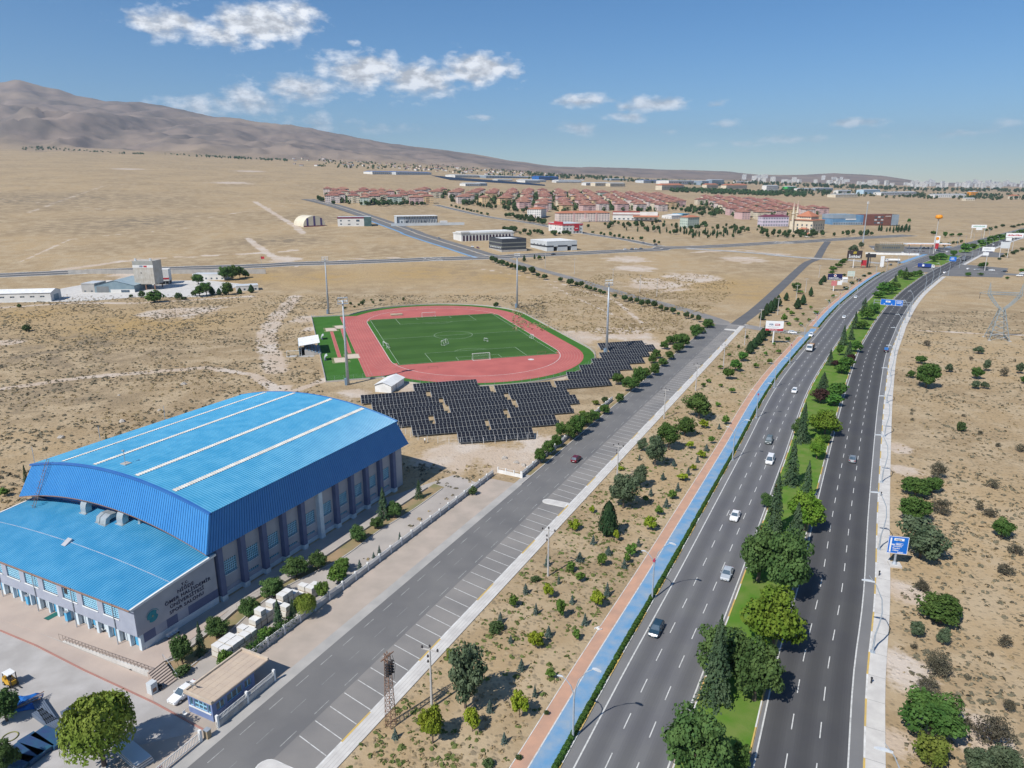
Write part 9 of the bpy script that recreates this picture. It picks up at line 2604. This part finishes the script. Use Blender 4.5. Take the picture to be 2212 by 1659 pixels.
pk = put_car('suv', 'black', 'black pickup with blue load on the away carriageway', (p[0], p[1], .035), nearest_angle(R2, p))
MB().box(-2.15, -.6, -.75, .75, 1.1, 1.95).build('blue_load', material('load_blue', (.04, .16, .45), (.05, .2, .5), 1, .6), pk)
# ------------------------------------------------------------------ hall yard
M_YARD = material('yard_concrete', (.43, .39, .35), (.35, .32, .29), .16, .9, space='World', bump=.2, detail=6)
M_YARDG = material('yard_gravel', (.36, .34, .32), (.46, .44, .42), .22, .95, space='World', bump=.3, detail=7, lo=.42, hi=.7)
M_TERR = material('terrace_paving', (.47, .385, .325), (.40, .33, .285), .18, .9, space='World', detail=6)
M_BED = material('planting_soil', (.34, .235, .14), (.20, .19, .09), .25, .95, space='World', detail=6)
side_yaw = math.atan2(SD[1], SD[0])
def so(x_, y_):
	d = np.array([x_, y_]) - SO
	return float(d @ SD), float(d @ SN)
patch('yard_slab', [hl(-42, 40)[:2], hl(-46, -18)[:2], sp_(-30, -10.1)[:2], sp_(86, -10.1)[:2], sp_(88, -19)[:2], hl(46, -1)[:2], hl(-15, -1)[:2], hl(-15, 60)[:2], hl(-42, 60)[:2]], .006, M_YARD, kind='structure', label='concrete yard round the hall')
# work yard of grey gravel and the terrace in front of the wing
sl = [np.array(p[:2]) for p in DATA['shedline']]
out_ = -np.array([math.cos(HA), math.sin(HA)])
patch('work_yard', [tuple(sl[0] + out_ * -2 + np.array([-14, 5])), tuple(sl[0]), tuple(sl[2]), tuple(sl[3]), tuple(sl[4]), sp_(-6, -10.3)[:2], sp_(-30, -10.3)[:2], (-75, 55), (-110, 80)], .012, M_YARDG, kind='structure', label='rough grey yard with spilled lime')
TZ = .55
tpoly = [hl(-15.1, 62), hl(-15.1, VR), hl(-2, -4.2), hl(-14, -5.6), (*DATA['rail'][1][:2], 0), (*DATA['rail'][0][:2], 0), hl(-22.6, 62)]
mb = MB()
mb.prism([(p[0], p[1]) for p in tpoly][::-1], 0, .06)
mb.build('terrace', M_TERR, kind='structure', label='tan paved terrace before the hall')
r0, r1 = np.array(DATA['rail'][0][:2]), np.array(DATA['rail'][1][:2])
rd = (r1 - r0) / np.linalg.norm(r1 - r0)
rn_ = np.array([rd[1], -rd[0]])
if rn_ @ out_ < 0:
	rn_ = -rn_
rl_ = float(np.linalg.norm(r1 - r0))
rw = thing('terrace_rail', 'long steel handrail on a low block wall at the terrace', 'railing', (r0[0], r0[1], 0), math.atan2(rd[1], rd[0]))
sgn = 1 if np.array([-rd[1], rd[0]]) @ rn_ > 0 else -1
for k in range(22):
	f0, f1 = k / 22, (k + 1) / 22
	MB().add([(rl_ * f0 + .01, -.12, 0), (rl_ * f1 - .01, -.12, 0), (rl_ * f1 - .01, .12, 0), (rl_ * f0 + .01, .12, 0), (rl_ * f0 + .01, -.12, .12 + .75 * f0), (rl_ * f1 - .01, -.12, .12 + .75 * f1), (rl_ * f1 - .01, .12, .12 + .75 * f1), (rl_ * f0 + .01, .12, .12 + .75 * f0)], [(4, 5, 6, 7), (0, 1, 5, 4), (2, 3, 7, 6), (3, 0, 4, 7), (1, 2, 6, 5)]).build('wall_block', M_PAVE, rw)
bar = MB()
for z_ in (.5, 1.0):
	bar.tube([(0, 0, z_ + .1), (rl_, 0, z_ + .8)], .03, 4)
bar.tube([(0, 0, 0), (-.9, 0, .1), (-.9, 0, 1.1), (0, 0, 1.1)], .03, 4)
bar.build('handrail', material('rail_brown', (.16, .12, .10), None, 2, .6), rw)
for k in range(26):
	f0 = k / 25
	MB().tube([(rl_ * f0, 0, .1 + .7 * f0), (rl_ * f0, 0, 1.1 + .7 * f0)], .028, 4).build('baluster', MATS['rail_brown'], rw)
	if k:
		MB().tube([(rl_ * (k - 1) / 25, 0, .2 + .7 * f0), (rl_ * f0, 0, 1.0 + .7 * f0)], .02, 3).build('brace', MATS['rail_brown'], rw)
# red kerb along the ramp
kb = MB()
for a, b_ in zip(sl[:-1], sl[1:]):
	d = (b_ - a) / np.linalg.norm(b_ - a)
	n_ = np.array([-d[1], d[0]]) * .12
	kb.prism([tuple(a - n_), tuple(b_ - n_), tuple(b_ + n_), tuple(a + n_)], 0, .12)
kb.build('kerb', material('red_kerb', (.40, .20, .16), (.34, .18, .15), .8, .9, space='World'), kind='structure', label='red kerb between terrace ramp and work yard')
patch('ramp', [tuple(sl[0]), tuple(sl[1]), tuple(sl[2]), tuple(sl[3]), tuple(r1 + rn_ * .3), tuple(r0 + rn_ * .3), tuple(r0 + rn_ * .3 - rd * 25)], .02, M_TERR, kind='structure', label='tan ramp beside the terrace wall')
# steps down to the gate
s0, s1, s2, s3 = [np.array(p[:2]) for p in DATA['stair']]
st_ = thing('steps', 'dark edged steps from the terrace to the gate yard', 'steps', (s0[0], s0[1], 0), 0)
for k in range(9):
	f0 = k / 9
	a, b_ = s3 + (s2 - s3) * f0 - s0, s0 + (s1 - s0) * f0 - s0
	c, d = s0 + (s1 - s0) * (f0 + .10) - s0, s3 + (s2 - s3) * (f0 + .10) - s0
	MB().prism([tuple(b_), tuple(c), tuple(d), tuple(a)], 0, .95 - .1 * k).build('step', (M_TERR, material('step_dark', (.10, .09, .085), None, 1, .9))[0], st_)
	e = (c - b_) / np.linalg.norm(c - b_) * .09
	MB().prism([tuple(c - e), tuple(c), tuple(d), tuple(d - e)], .951 - .1 * k, .97 - .1 * k).build('nosing', material('step_dark', (.10, .09, .085), None, 1, .9), st_)
MB().tube([(*(s3 - s0), 1.9), (*(s2 - s0), 1.0)], .03, 4).tube([(*(s3 - s0), .9), (*(s3 - s0), 1.9)], .03, 4).tube([(*(s2 - s0), 0), (*(s2 - s0), 1.0)], .03, 4).build('handrail', M_STEEL, st_)
# planting beds beside the hall
bl1, bl2 = [np.array(p[:2]) for p in DATA['bedline']], [np.array(p[:2]) for p in DATA['bedline2']]
poly = [tuple(p) for p in bl1] + [tuple(p) for p in bl2[::-1]]
patch('planting_bed', poly, .02, M_BED, kind='structure', label='long planting bed beside the hall')
for P_, h_, lab in ((smooth_line(bl1, 3), .15, 'outer'), (smooth_line(bl2, 3), .4, 'inner')):
	ribbon('bed_kerb', P_, -.12, .12, .0, M_CONC, thick=h_, kind='structure', label='%s concrete edge of the planting bed' % lab)
rl2 = thing('bed_railing', 'thin rail along the bed by the hall wall', 'railing', (bl2[2][0], bl2[2][1], .4))
P_ = smooth_line(bl2[2:5], 1.5)
for i in range(len(P_) - 1):
	a, b_ = P_[i] - bl2[2], P_[i + 1] - bl2[2]
	MB().tube([(*a, 0), (*a, .9), (*b_, .9)], .025, 4).build('rail_bay', M_RUST, rl2)
# stacked block packs
M_BLOCK = material('aerated_block', (.60, .57, .51), (.53, .50, .45), .8, .9)
M_WRAP = material('pack_wrap', (.72, .71, .68), (.64, .63, .60), .8, .6)
pack = MB().box(-.55, .55, -.75, .75, 0, .85, 0).box(-.56, .56, -.76, .76, .851, .88, 1).mesh('pack_body', [M_BLOCK, M_WRAP])
pal = MB().box(-.55, .55, -.75, .75, 0, .12).mesh('pallet', material('pallet_wood', (.36, .27, .18), None, 2, .9))
rnd = random.Random(5)
s_a, o_a = so(*DATA['blocks'][0][:2])
cnt = 0
for k in range(17):
	s_ = s_a + 1.25 * k
	for o_ in (0, 1.7):
		if o_ and rnd.random() < .35:
			continue
		n_ = rnd.choice((1, 2, 2, 3)) if k < 14 else rnd.choice((1, 2))
		for j_ in range(n_):
			p = sp_(s_ + rnd.uniform(-.08, .08), o_a + .2 + o_ - .9 + rnd.uniform(-.06, .06))
			T_ = thing('block_pack', ('top' if j_ == n_ - 1 else 'lower') + ' wrapped pack of pale building blocks in the stacks by the hall', 'block pack', (p[0], p[1], .02 + j_ * .97), side_yaw + rnd.uniform(-.04, .04), 'packs of building blocks by the hall')
			inst('pallet', pal, T_)
			inst('pack_body', pack, T_, (0, 0, .12 - .03))
# boundary wall with lattice panels
sE = so(*DATA['whitewall'][0][:2])[0]
bw = thing('boundary_wall', 'low concrete boundary wall with lattice panels along the street', 'wall', sp_(13, -10.2), side_yaw)
M_BW = material('boundary_concrete', (.46, .45, .43), (.38, .37, .36), .5, .9)
nb = int((sE - 13) / 3.6)
pan = MB()
lat = MB()
for q in np.arange(.1, 3.3, .22):
	lat.box(q, q + .07, -.03, .03, .86, 1.42)
lat.box(0, 3.36, -.04, .04, 1.42, 1.5).box(0, 3.36, -.03, .03, 1.12, 1.17)
lat_me = lat.mesh('lattice_panel', M_WHITE)
bwp = MB().box(0, 3.36, -.09, .09, 0, .85).mesh('wall_panel', M_BW)
pst = MB().box(-.14, .14, -.16, .16, 0, 1.7).mesh('wall_post', M_WHITE)
for k in range(nb):
	inst('wall_post', pst, bw, (k * 3.6, 0, 0))
	inst('wall_panel', bwp, bw, (k * 3.6 + .12, 0, 0))
	inst('lattice_panel', lat_me, bw, (k * 3.6 + .12, 0, 0))
# white return wall and fence along the thicket
w0, w1 = np.array(DATA['whitewall'][0][:2]), np.array(DATA['whitewall'][1][:2])
d = w1 - w0
rw2 = thing('return_wall', 'short white panelled wall at the end of the paved margin', 'wall', (w0[0], w0[1], 0), math.atan2(d[1], d[0]))
LN_ = float(np.linalg.norm(d))
for k in range(3):
	MB().box(LN_ * k / 3 + .1, LN_ * (k + 1) / 3 - .1, -.08, .08, 0, .9).build('wall_panel', M_WHITE, rw2)
	MB().tube([(LN_ * k / 3 + .1, 0, 1.4), (LN_ * (k + 1) / 3 - .1, 0, 1.4)], .03, 4).build('top_rail', M_WHITE, rw2)
for k in range(4):
	MB().box(LN_ * k / 3 - .13, LN_ * k / 3 + .13, -.13, .13, 0, 1.6).build('wall_post', M_WHITE, rw2)
sw_, ow_ = so(*w1)
tw_ = thing('street_wall', 'grey panel wall with white posts along the street thicket', 'wall', sp_(sw_, ow_ - .3), side_yaw)
for k in range(20):
	inst('wall_post', pst, tw_, (k * 3.6, k * .03, 0))
	inst('wall_panel', bwp, tw_, (k * 3.6 + .12, k * .03, 0))
	inst('lattice_panel', lat_me, tw_, (k * 3.6 + .12, k * .03, 0))
patch('thicket_strip', [sp_(sw_, ow_)[:2], sp_(sw_, -1.9)[:2], sp_(SIDE_L - 30, -1.9)[:2], sp_(SIDE_L - 30, -9)[:2], sp_(200, ow_)[:2]], .008, M_BED, kind='structure', label='soil strip under the street thicket')
ribbon('kerb', side, -1.8, -1.5, .012, M_CONC, thick=.13, i0=int((sw_ + 30) / 6), kind='structure', label='concrete kerb of the thicket strip')
# ivy hedge on the fence by the booth
iv = thing('ivy_hedge', 'dark ivy hedge over the fence beside the gate booth', 'hedge', sp_(13.2, -10.9), side_yaw)
rng = np.random.default_rng(3)
n = 2600
c = np.c_[rng.uniform(0, 9.5, n), rng.normal(0, .38, n), rng.uniform(0, 1.9, n) * (1 - .15 * np.sin(rng.uniform(0, 6, n)))]
inst('ivy_leaves', np_mesh('ivy_leaves', quads(c, np.c_[rng.normal(size=n) * .5, c[:, 1] * 2, np.ones(n) * .6], .10, rng), np.arange(4 * n).reshape(-1, 4), LEAF['hedge']), iv)
# gate booth ----------------------------------------------------------------
bb = B['booth']
sb, ob_ = so(bb[0], bb[1])
M_BOOTH = material('booth_blue', (.185, .245, .42), (.155, .21, .38), .6, .8)
bo = thing('gate_booth', 'blue gate booth with flat tan roof and satellite dish', 'booth', sp_(sb, ob_), side_yaw)
BW_, BD_, BH_ = 7.4, 4.6, 3.0
wall, gl_ = MB(), MB()
fr_ = [(.7, 2.1, 1.15, 2.35), (2.5, 5.2, 1.15, 2.35), (5.6, 6.8, 1.15, 2.35)]
wall_holes(wall, (0, 0, 0), (1, 0, 0), (0, 0, 1), BW_, BH_, fr_, .12, (0, 1, 0))
lf = [(.35, 1.0, 1.2, 2.5), (1.2, 3.6, 1.2, 2.5), (3.75, 4.3, 1.2, 2.5)]
wall_holes(wall, (0, BD_, 0), (0, -1, 0), (0, 0, 1), BD_, BH_, lf, .12, (1, 0, 0))
wall.quad((BW_, 0, 0), (BW_, BD_, 0), (BW_, BD_, BH_), (BW_, 0, BH_)).quad((BW_, BD_, 0), (0, BD_, 0), (0, BD_, BH_), (BW_, BD_, BH_))
wall.build('wall', M_BOOTH, bo)
for (a, b_, c, d) in fr_:
	grid_window(bo, (a, .1, c), (1, 0, 0), (0, 0, 1), b_ - a, d - c, max(2, int((b_ - a) / .9)), 1, (0, 1, 0), .1, pm=material('curtained_pane', (.26, .26, .22), (.12, .14, .15), 1.2, .2))
for (a, b_, c, d) in lf:
	grid_window(bo, (.1, BD_ - a, c), (0, -1, 0), (0, 0, 1), b_ - a, d - c, max(1, int((b_ - a) / .8)), 2 if b_ - a > 1 else 1, (1, 0, 0), .12)
MB().box(-.12, .02, .2, BD_ - .2, 1.05, 1.2).build('sill', M_WHITE, bo)
rf = MB().box(-.3, BW_ + 2.6, -.35, BD_ + .3, BH_, BH_ + .22).build('roof', material('booth_roof', (.52, .42, .32), (.46, .37, .29), .6, .9), bo)
for q in ((-.3, -.05, -.35, BD_ + .3), (BW_ + 2.35, BW_ + 2.6, -.35, BD_ + .3), (-.05, BW_ + 2.35, BD_ + .05, BD_ + .3)):
	MB().box(*q, BH_ + .22, BH_ + .5).build('parapet', material('booth_edge', (.55, .46, .36), None, 1, .9), rf)
rs = random.Random(2)
for i in range(9):
	for j_ in range(5):
		MB().box(-.04 + i * 1.05, .98 + i * 1.05, -.3 + j_ * 1.05, .72 + j_ * 1.05, BH_ + .221, BH_ + .24 + rs.uniform(0, .012)).build('roof_tile', MATS['booth_roof'], rf)
dish = thing('satellite_dish', 'grey satellite dish on the booth roof', 'satellite dish', sp_(sb + .5, ob_ - BD_ + .6, BH_ + .5), side_yaw)
v = [(0, 0, 0)]
for r_, z_ in ((.25, .03), (.45, .10), (.6, .2)):
	v += [(r_ * math.cos(a), r_ * math.sin(a), z_) for a in [2 * math.pi * k / 14 for k in range(14)]]
f = [(0, 1 + k, 1 + (k + 1) % 14) for k in range(14)] + [(1 + 14 * q + k, 1 + 14 * q + (k + 1) % 14, 15 + 14 * q + (k + 1) % 14, 15 + 14 * q + k) for q in range(2) for k in range(14)]
rfl = MB().add(v, f).build('reflector', material('dish_grey', (.55, .56, .55), None, 1, .5), dish, (0, 0, .5))
rfl.rotation_euler = (R(50), 0, R(100))
MB().tube([(0, 0, 0), (0, 0, .5)], .04, 5).build('dish_stand', M_STEEL, dish)
MB().tube([(0, 0, .5), (-.35, -.1, .95)], .02, 4).build('feed_arm', M_STEEL, dish)
def picket(parent, x0, x1, y_, z0_, h_, step=.22, mat=None):
	mb_ = MB()
	for q in np.arange(x0, x1, step):
		mb_.box(q, q + .06, y_ - .03, y_ + .03, z0_, z0_ + h_)
	mb_.box(x0, x1, y_ - .035, y_ + .035, z0_ + h_ - .12, z0_ + h_ - .05).box(x0, x1, y_ - .035, y_ + .035, z0_ + .1, z0_ + .17)
	return mb_.build('picket_panel', mat or M_WHITE, parent)
bfz = thing('booth_fence', 'white picket fence on a stained wall before the booth', 'fence', sp_(sb - .6, ob_ + 1.3), side_yaw)
MB().box(0, 10.4, -.12, .12, 0, .95).build('low_wall', material('stained_wall', (.50, .49, .47), (.36, .33, .30), .8, .9), bfz)
for x_ in (0, 5.1, 10.2):
	MB().box(x_, x_ + .3, -.18, .18, 0, 1.9).build('fence_post', M_WHITE, bfz)
picket(bfz, .35, 5.1, 0, .95, .75)
picket(bfz, 5.45, 10.2, 0, .95, .75)
gt = thing('sliding_gate', 'white picket gate beside the booth entrance', 'gate', sp_(sb - 3.2, ob_ + 1.2), side_yaw + math.pi)
picket(gt, 0, 14, 0, .1, 1.3)
MB().box(-.2, .1, -.2, .2, 0, 1.7).build('gate_post', M_WHITE, gt)
MB().box(5.6, 6.1, -.06, -.035, .8, 1.05).build('warning_plate', M_REDS, gt)
gm = thing('gate_motor', 'tan barrier box at the yard entrance', 'barrier box', sp_(sb - 2.3, ob_ + 1.5), side_yaw)
MB().box(-.3, .3, -.35, .35, 0, 1.2).build('motor_case', material('motor_tan', (.36, .28, .18), None, 1, .7), gm)
MB().box(-.35, .35, -.4, .4, 1.2, 1.3).build('motor_lid', M_STEEL, gm)
ch = thing('plastic_chair', 'white plastic chair beside the booth', 'chair', sp_(sb - .9, ob_ - BD_ + .3), 1.2)
MB().box(-.22, .22, -.22, .22, .40, .45).build('seat', M_WHITE, ch)
MB().box(-.22, .22, .18, .22, .45, .85).build('backrest', M_WHITE, ch)
for a, b_ in ((-.2, -.2), (.2, -.2), (.2, .2), (-.2, .2)):
	MB().box(a - .02, a + .02, b_ - .02, b_ + .02, 0, .4).build('leg', M_WHITE, ch)
# yard things -----------------------------------------------------------------
yb = DATA['yardbits']
p = yb['forklift']
fkl = thing('forklift', 'yellow forklift truck with white roof in the work yard', 'forklift', (p[0], p[1], .02), R(-30))
M_FY = material('forklift_yellow', (.60, .34, .03), (.5, .28, .03), 1, .5)
MB().box(-1.3, .7, -.55, .55, .35, .95).build('body', M_FY, fkl)
MB().add([(-1.3, -.55, .95), (-.5, -.55, .95), (-.5, .55, .95), (-1.3, .55, .95), (-1.2, -.5, 1.3), (-.6, -.5, 1.3), (-.6, .5, 1.3), (-1.2, .5, 1.3)], [(4, 5, 6, 7), (0, 1, 5, 4), (1, 2, 6, 5), (2, 3, 7, 6), (3, 0, 4, 7)]).build('counterweight', M_FY, fkl)
MB().box(-.9, .7, -.55, .55, 2.05, 2.13).build('roof', M_WHITE, fkl)
for a, b_ in ((-.85, -.5), (.65, -.5), (.65, .5), (-.85, .5)):
	MB().box(a - .04, a + .04, b_ - .04, b_ + .04, .9, 2.05).build('roof_post', M_DARK, fkl)
MB().box(-.3, .2, -.3, .3, .95, 1.1).box(-.4, -.3, -.3, .3, 1.0, 1.5).build('seat', M_DARK, fkl)
MB().box(.8, .92, -.45, -.35, .1, 2.3).box(.8, .92, .35, .45, .1, 2.3).box(.8, .92, -.35, .35, 1.2, 1.3).build('lift_mast', M_DARK, fkl)
MB().box(.9, 2.0, -.35, -.22, .12, .2).box(.9, 2.0, .22, .35, .12, .2).build('fork', M_DARK, fkl)
wheel_set(fkl, [(.45, -.5), (.45, .5), (-.95, -.5), (-.95, .5)], .3, .22)
p = yb['tarp']
rng = np.random.default_rng(8)
tp_ = thing('tarp_heap', 'blue tarpaulin thrown over a heap beside the forklift', 'tarpaulin', (p[0], p[1], .01), .3)
v, f = [], []
NX = 12
for i in range(NX):
	for j_ in range(NX):
		x_, y_ = -2 + 4 * i / (NX - 1), -1.6 + 3.2 * j_ / (NX - 1)
		e_ = max(abs(x_) / 2, abs(y_) / 1.6)
		z_ = .02 + max(0, 1 - e_ ** 3) * (.75 + .25 * math.sin(3 * x_ + 1) * math.cos(2.4 * y_)) + rng.uniform(0, .07)
		v.append((x_ + rng.normal() * .05, y_ + rng.normal() * .05, z_))
for i in range(NX - 1):
	for j_ in range(NX - 1):
		f.append((i * NX + j_, (i + 1) * NX + j_, (i + 1) * NX + j_ + 1, i * NX + j_ + 1))
MB().add(v, f).build('tarp_sheet', material('tarp_blue', (.02, .15, .48), (.02, .12, .40), 1, .5), tp_)
for k in range(5):
	MB().tube([(-2.2 + .4 * k, -1.9 + .1 * k, .25 + .1 * k), (2.4, -.6 + .35 * k, .9)], .07, 4).build('pipe', M_STEEL if k % 2 else M_RUST, tp_)
M_PROF = material('steel_profile', (.16, .20, .26), (.12, .15, .20), .6, .5, .2)
for k, p in enumerate(yb['profiles']):
	T_ = thing('profile_bundle', 'bundle of grey steel profiles in the work yard, %s from the forklift' % ordinal(k), 'steel bundle', (p[0], p[1], .01), R(-42) + .06 * k, 'steel bundles in the work yard')
	for i in range(6):
		for j_ in range(3):
			MB().box(-3.2, 3.2, -.66 + .22 * i, -.48 + .22 * i, .02 + .2 * j_, .18 + .2 * j_).build('profile', M_PROF, T_)
for k, p in enumerate(yb['panels']):
	T_ = thing('panel_stack', 'stack of dark blue sheets under the yard trees, %s from the street' % ordinal(k), 'sheet stack', (p[0], p[1], .01), R(-30) + .1 * k, 'sheet stacks under the yard trees')
	for j_ in range(6):
		MB().box(-2.4 + .05 * j_, 2.4 + .04 * j_, -1.0, 1.0, .02 + .12 * j_, .11 + .12 * j_).build('sheet', material('sheet_navy', (.035, .06, .15), (.03, .10, .16), .8, .4), T_)
p = yb['plates']
T_ = thing('plate_stack', 'stack of pale metal sheets behind the willow', 'sheet stack', (p[0], p[1], .01), R(-35))
for j_ in range(7):
	MB().box(-2.8 + .06 * j_, 2.8, -1.1, 1.1 - .04 * j_, .02 + .13 * j_, .12 + .13 * j_).build('sheet', (M_SILV, M_WHITE, M_PROF)[j_ % 3], T_)
p = yb['ring']
T_ = thing('hose_ring', 'yellow hose coil lying under the corner tree', 'hose', (p[0], p[1], .08))
MB().tube([(.9 * math.cos(a), .9 * math.sin(a), 0) for a in [2 * math.pi * k / 20 for k in range(21)]], .07, 6).build('hose_loop', material('hose_olive', (.22, .22, .06), None, 1, .7), T_)
p = yb['mat']
T_ = thing('door_mat', 'green mat on the terrace before the hall doors', 'mat', (p[0], p[1], .065), HA)
MB().box(-1.0, 1.0, -.6, .6, 0, .02).build('mat_body', material('mat_green', (.02, .14, .12), None, 2, .9), T_)
MB().box(-1.04, 1.04, -.64, .64, 0, .012).build('mat_rim', M_DARK, T_)
p = yb['bin']
T_ = thing('waste_bins', 'grey cupboard with waste buckets at the foot of the steps', 'bin', (p[0], p[1], .02), HA)
MB().box(-.5, .5, -.5, .5, 0, 1.7).build('cupboard', M_SILV, T_)
MB().box(-.3, .3, -.52, -.5, .3, .9).build('rust_patch', M_RUST, T_)
for a, b_ in ((.9, -.5), (1.0, .3)):
	MB().lathe([(.2, 0), (.26, .6), (.23, .6), (.18, .05)], 10, 0, a, b_).build('bucket', M_DARK, T_)
p = yb['bench']
T_ = thing('wooden_bench', 'brown wooden bench against the hall front', 'bench', (p[0], p[1], .06), HA + math.pi / 2)
for k in range(3):
	MB().box(-.9, .9, -.2 + .14 * k, -.08 + .14 * k, .42, .46).build('seat_slat', material('bench_wood', (.30, .19, .11), None, 2, .7), T_)
	MB().box(-.9, .9, -.28, -.24, .52 + .14 * k, .62 + .14 * k).build('back_slat', MATS['bench_wood'], T_)
for a in (-.8, .8):
	MB().box(a - .04, a + .04, -.28, .2, 0, .42).build('leg', M_DARK, T_)
for n_, (px_, py_, rz_) in enumerate(((*yb['bench2'][:2], HA + math.pi / 2), (*hl(-11, -2.0)[:2], HA))):
	T_ = thing('seat_row', 'row of pale plastic seats ' + ('beside the wooden bench' if n_ == 0 else 'in the shade of the lettered wall'), 'bench', (px_, py_, .06), rz_, 'rows of plastic seats at the hall')
	for k in range(4):
		MB().add([(-1.1 + .56 * k, -.2, .45), (-.62 + .56 * k, -.2, .45), (-.62 + .56 * k, .22, .42), (-1.1 + .56 * k, .22, .42), (-1.1 + .56 * k, .30, .85), (-.62 + .56 * k, .30, .85)], [(0, 1, 2, 3), (3, 2, 5, 4)]).build('seat_shell', M_SILV, T_)
	MB().box(-1.1, 1.1, -.05, .05, .34, .4).build('beam', M_DARK, T_)
	for a in (-.9, .9):
		MB().box(a - .03, a + .03, -.2, .2, 0, .34).build('leg', M_DARK, T_)
for n_, k in enumerate(('lampA', 'lampB')):
	p = yb[k]
	T_ = thing('display_case', 'narrow blue glass case by the hall door, %s from the left' % ordinal(n_), 'display case', (p[0], p[1], .06), HA, 'glass cases by the hall doors')
	MB().box(-.35, .35, -.35, .35, .0, .2).box(-.38, .38, -.38, .38, 1.7, 1.82).build('case_frame', M_STEEL, T_)
	MB().box(-.32, .32, -.32, .32, .2, 1.7).build('case_glass', M_DOORB, T_)
# white litter box on the verge
p = (13.9, 99.6)
T_ = thing('white_crate', 'white empty crate lying on the planted verge', 'crate', (p[0], p[1], .01), .5)
for q in ((-.5, .5, -.4, -.3, 0, .25), (-.5, .5, .3, .4, 0, .25), (-.1, .1, -.3, .3, 0, .25)):
	MB().box(*q).build('crate_side', M_WHITE, T_)
# rocks on the waste ground
rng = np.random.default_rng(21)
rk = []
for q in range(3):
	v = []
	for i in range(5):
		for j_ in range(8):
			t_, a = math.pi * (i + .3) / 5.2, 2 * math.pi * j_ / 8
			r_ = 1 + rng.normal() * .16
			v.append((r_ * math.sin(t_) * math.cos(a), r_ * math.sin(t_) * math.sin(a), max(-.2, .7 * r_ * math.cos(t_))))
	f = [(i * 8 + j_, i * 8 + (j_ + 1) % 8, (i + 1) * 8 + (j_ + 1) % 8, (i + 1) * 8 + j_) for i in range(4) for j_ in range(8)] + [tuple(range(8))]
	rk.append(MB().add(v, f).mesh('rock', material('pale_rock', (.46, .42, .37), (.36, .33, .29), 1, .95)))
for k, (x_, y_) in enumerate([(-96, 196), (-100, 192), (-70, 211), (-60, 216), (-52, 220), (-118, 204), (-128, 190), (-112, 215), (-84, 226), (1, 171), (3, 169), (-2, 174), (-118, 246), (-134, 232)]):
	inst('rock', rk[k % 3], None, (x_, y_, 0), k * 1.3, (rng.uniform(.5, 1.1),) * 3, label='pale boulder on the dry ground behind the hall', cat='rock', group='boulders behind the hall')
# a person by the solar field ---------------------------------------------------
p = DATA['person']
sk = bpy.data.meshes.new('person')
J = [(0, 0, .95), (0, 0, 1.15), (0, .01, 1.42), (0, 0, 1.54), (0, .02, 1.70), (-.19, 0, 1.42), (-.25, -.02, 1.14), (-.20, .14, .95), (.19, 0, 1.42), (.26, 0, 1.15), (.22, .10, .92), (-.10, 0, .90), (-.12, .02, .50), (-.13, 0, .07), (-.13, .16, .04), (.10, 0, .90), (.12, -.02, .50), (.14, -.05, .07), (.14, .11, .04), (-.18, .22, .93), (.20, .18, .86)]
ED = [(0, 1), (1, 2), (2, 3), (3, 4), (2, 5), (5, 6), (6, 7), (2, 8), (8, 9), (9, 10), (0, 11), (11, 12), (12, 13), (13, 14), (0, 15), (15, 16), (16, 17), (17, 18), (7, 19), (10, 20)]
RD = [.15, .14, .16, .06, .11, .075, .055, .04, .075, .055, .04, .10, .075, .055, .04, .10, .075, .055, .04, .03, .03]
sk.from_pydata(J, ED, [])
po = inst('person', sk, None, (p[0], p[1], .03), 2.4, (1.04,) * 3, label='person in white shirt and dark trousers by the solar field', cat='person')
md = po.modifiers.new('skin', 'SKIN')
for i, r_ in enumerate(RD):
	sk.skin_vertices[0].data[i].radius = (r_, r_ * .85)
sk.skin_vertices[0].data[0].use_root = True
sb_ = po.modifiers.new('sub', 'SUBSURF')
sb_.levels = 1
sb_.render_levels = 2
pm = bpy.data.materials.new('clothes')
pm.use_nodes = True
nt = pm.node_tree
tcn = nt.nodes.new('ShaderNodeTexCoord')
spn = nt.nodes.new('ShaderNodeSeparateXYZ')
nt.links.new(tcn.outputs['Object'], spn.inputs[0])
rmp = nt.nodes.new('ShaderNodeValToRGB')
rmp.color_ramp.interpolation = 'CONSTANT'
els = rmp.color_ramp.elements
els[0].position, els[0].color = 0, (.03, .03, .03, 1)
els[1].position, els[1].color = .06, (.035, .04, .06, 1)
for ps, c_ in ((.5, (.72, .72, .70, 1)), (.835, (.42, .26, .19, 1)), (.93, (.04, .03, .025, 1))):
	e_ = els.new(ps)
	e_.color = c_
mr = nt.nodes.new('ShaderNodeMapRange')
mr.inputs[2].default_value = 1.84
nt.links.new(spn.outputs[2], mr.inputs[0])
nt.links.new(mr.outputs[0], rmp.inputs[0])
nt.links.new(rmp.outputs[0], nt.nodes['Principled BSDF'].inputs['Base Color'])
sk.materials.append(pm)
# ------------------------------------------------------------------ air
hz = MB().box(-16000, 16000, -900, 15500, -60, 1180).build('haze', None, kind='stuff', label='thin blue haze over the plain')
hm = bpy.data.materials.new('haze_air')
hm.use_nodes = True
nt = hm.node_tree
nt.nodes.clear()
vo = nt.nodes.new('ShaderNodeVolumePrincipled')
vo.inputs['Color'].default_value = (.66, .82, 1.0, 1)
vo.inputs['Density'].default_value = 0.000055
vo.inputs['Anisotropy'].default_value = .3
om = nt.nodes.new('ShaderNodeOutputMaterial')
nt.links.new(vo.outputs[0], om.inputs['Volume'])
hz.data.materials.clear()
hz.data.materials.append(hm)
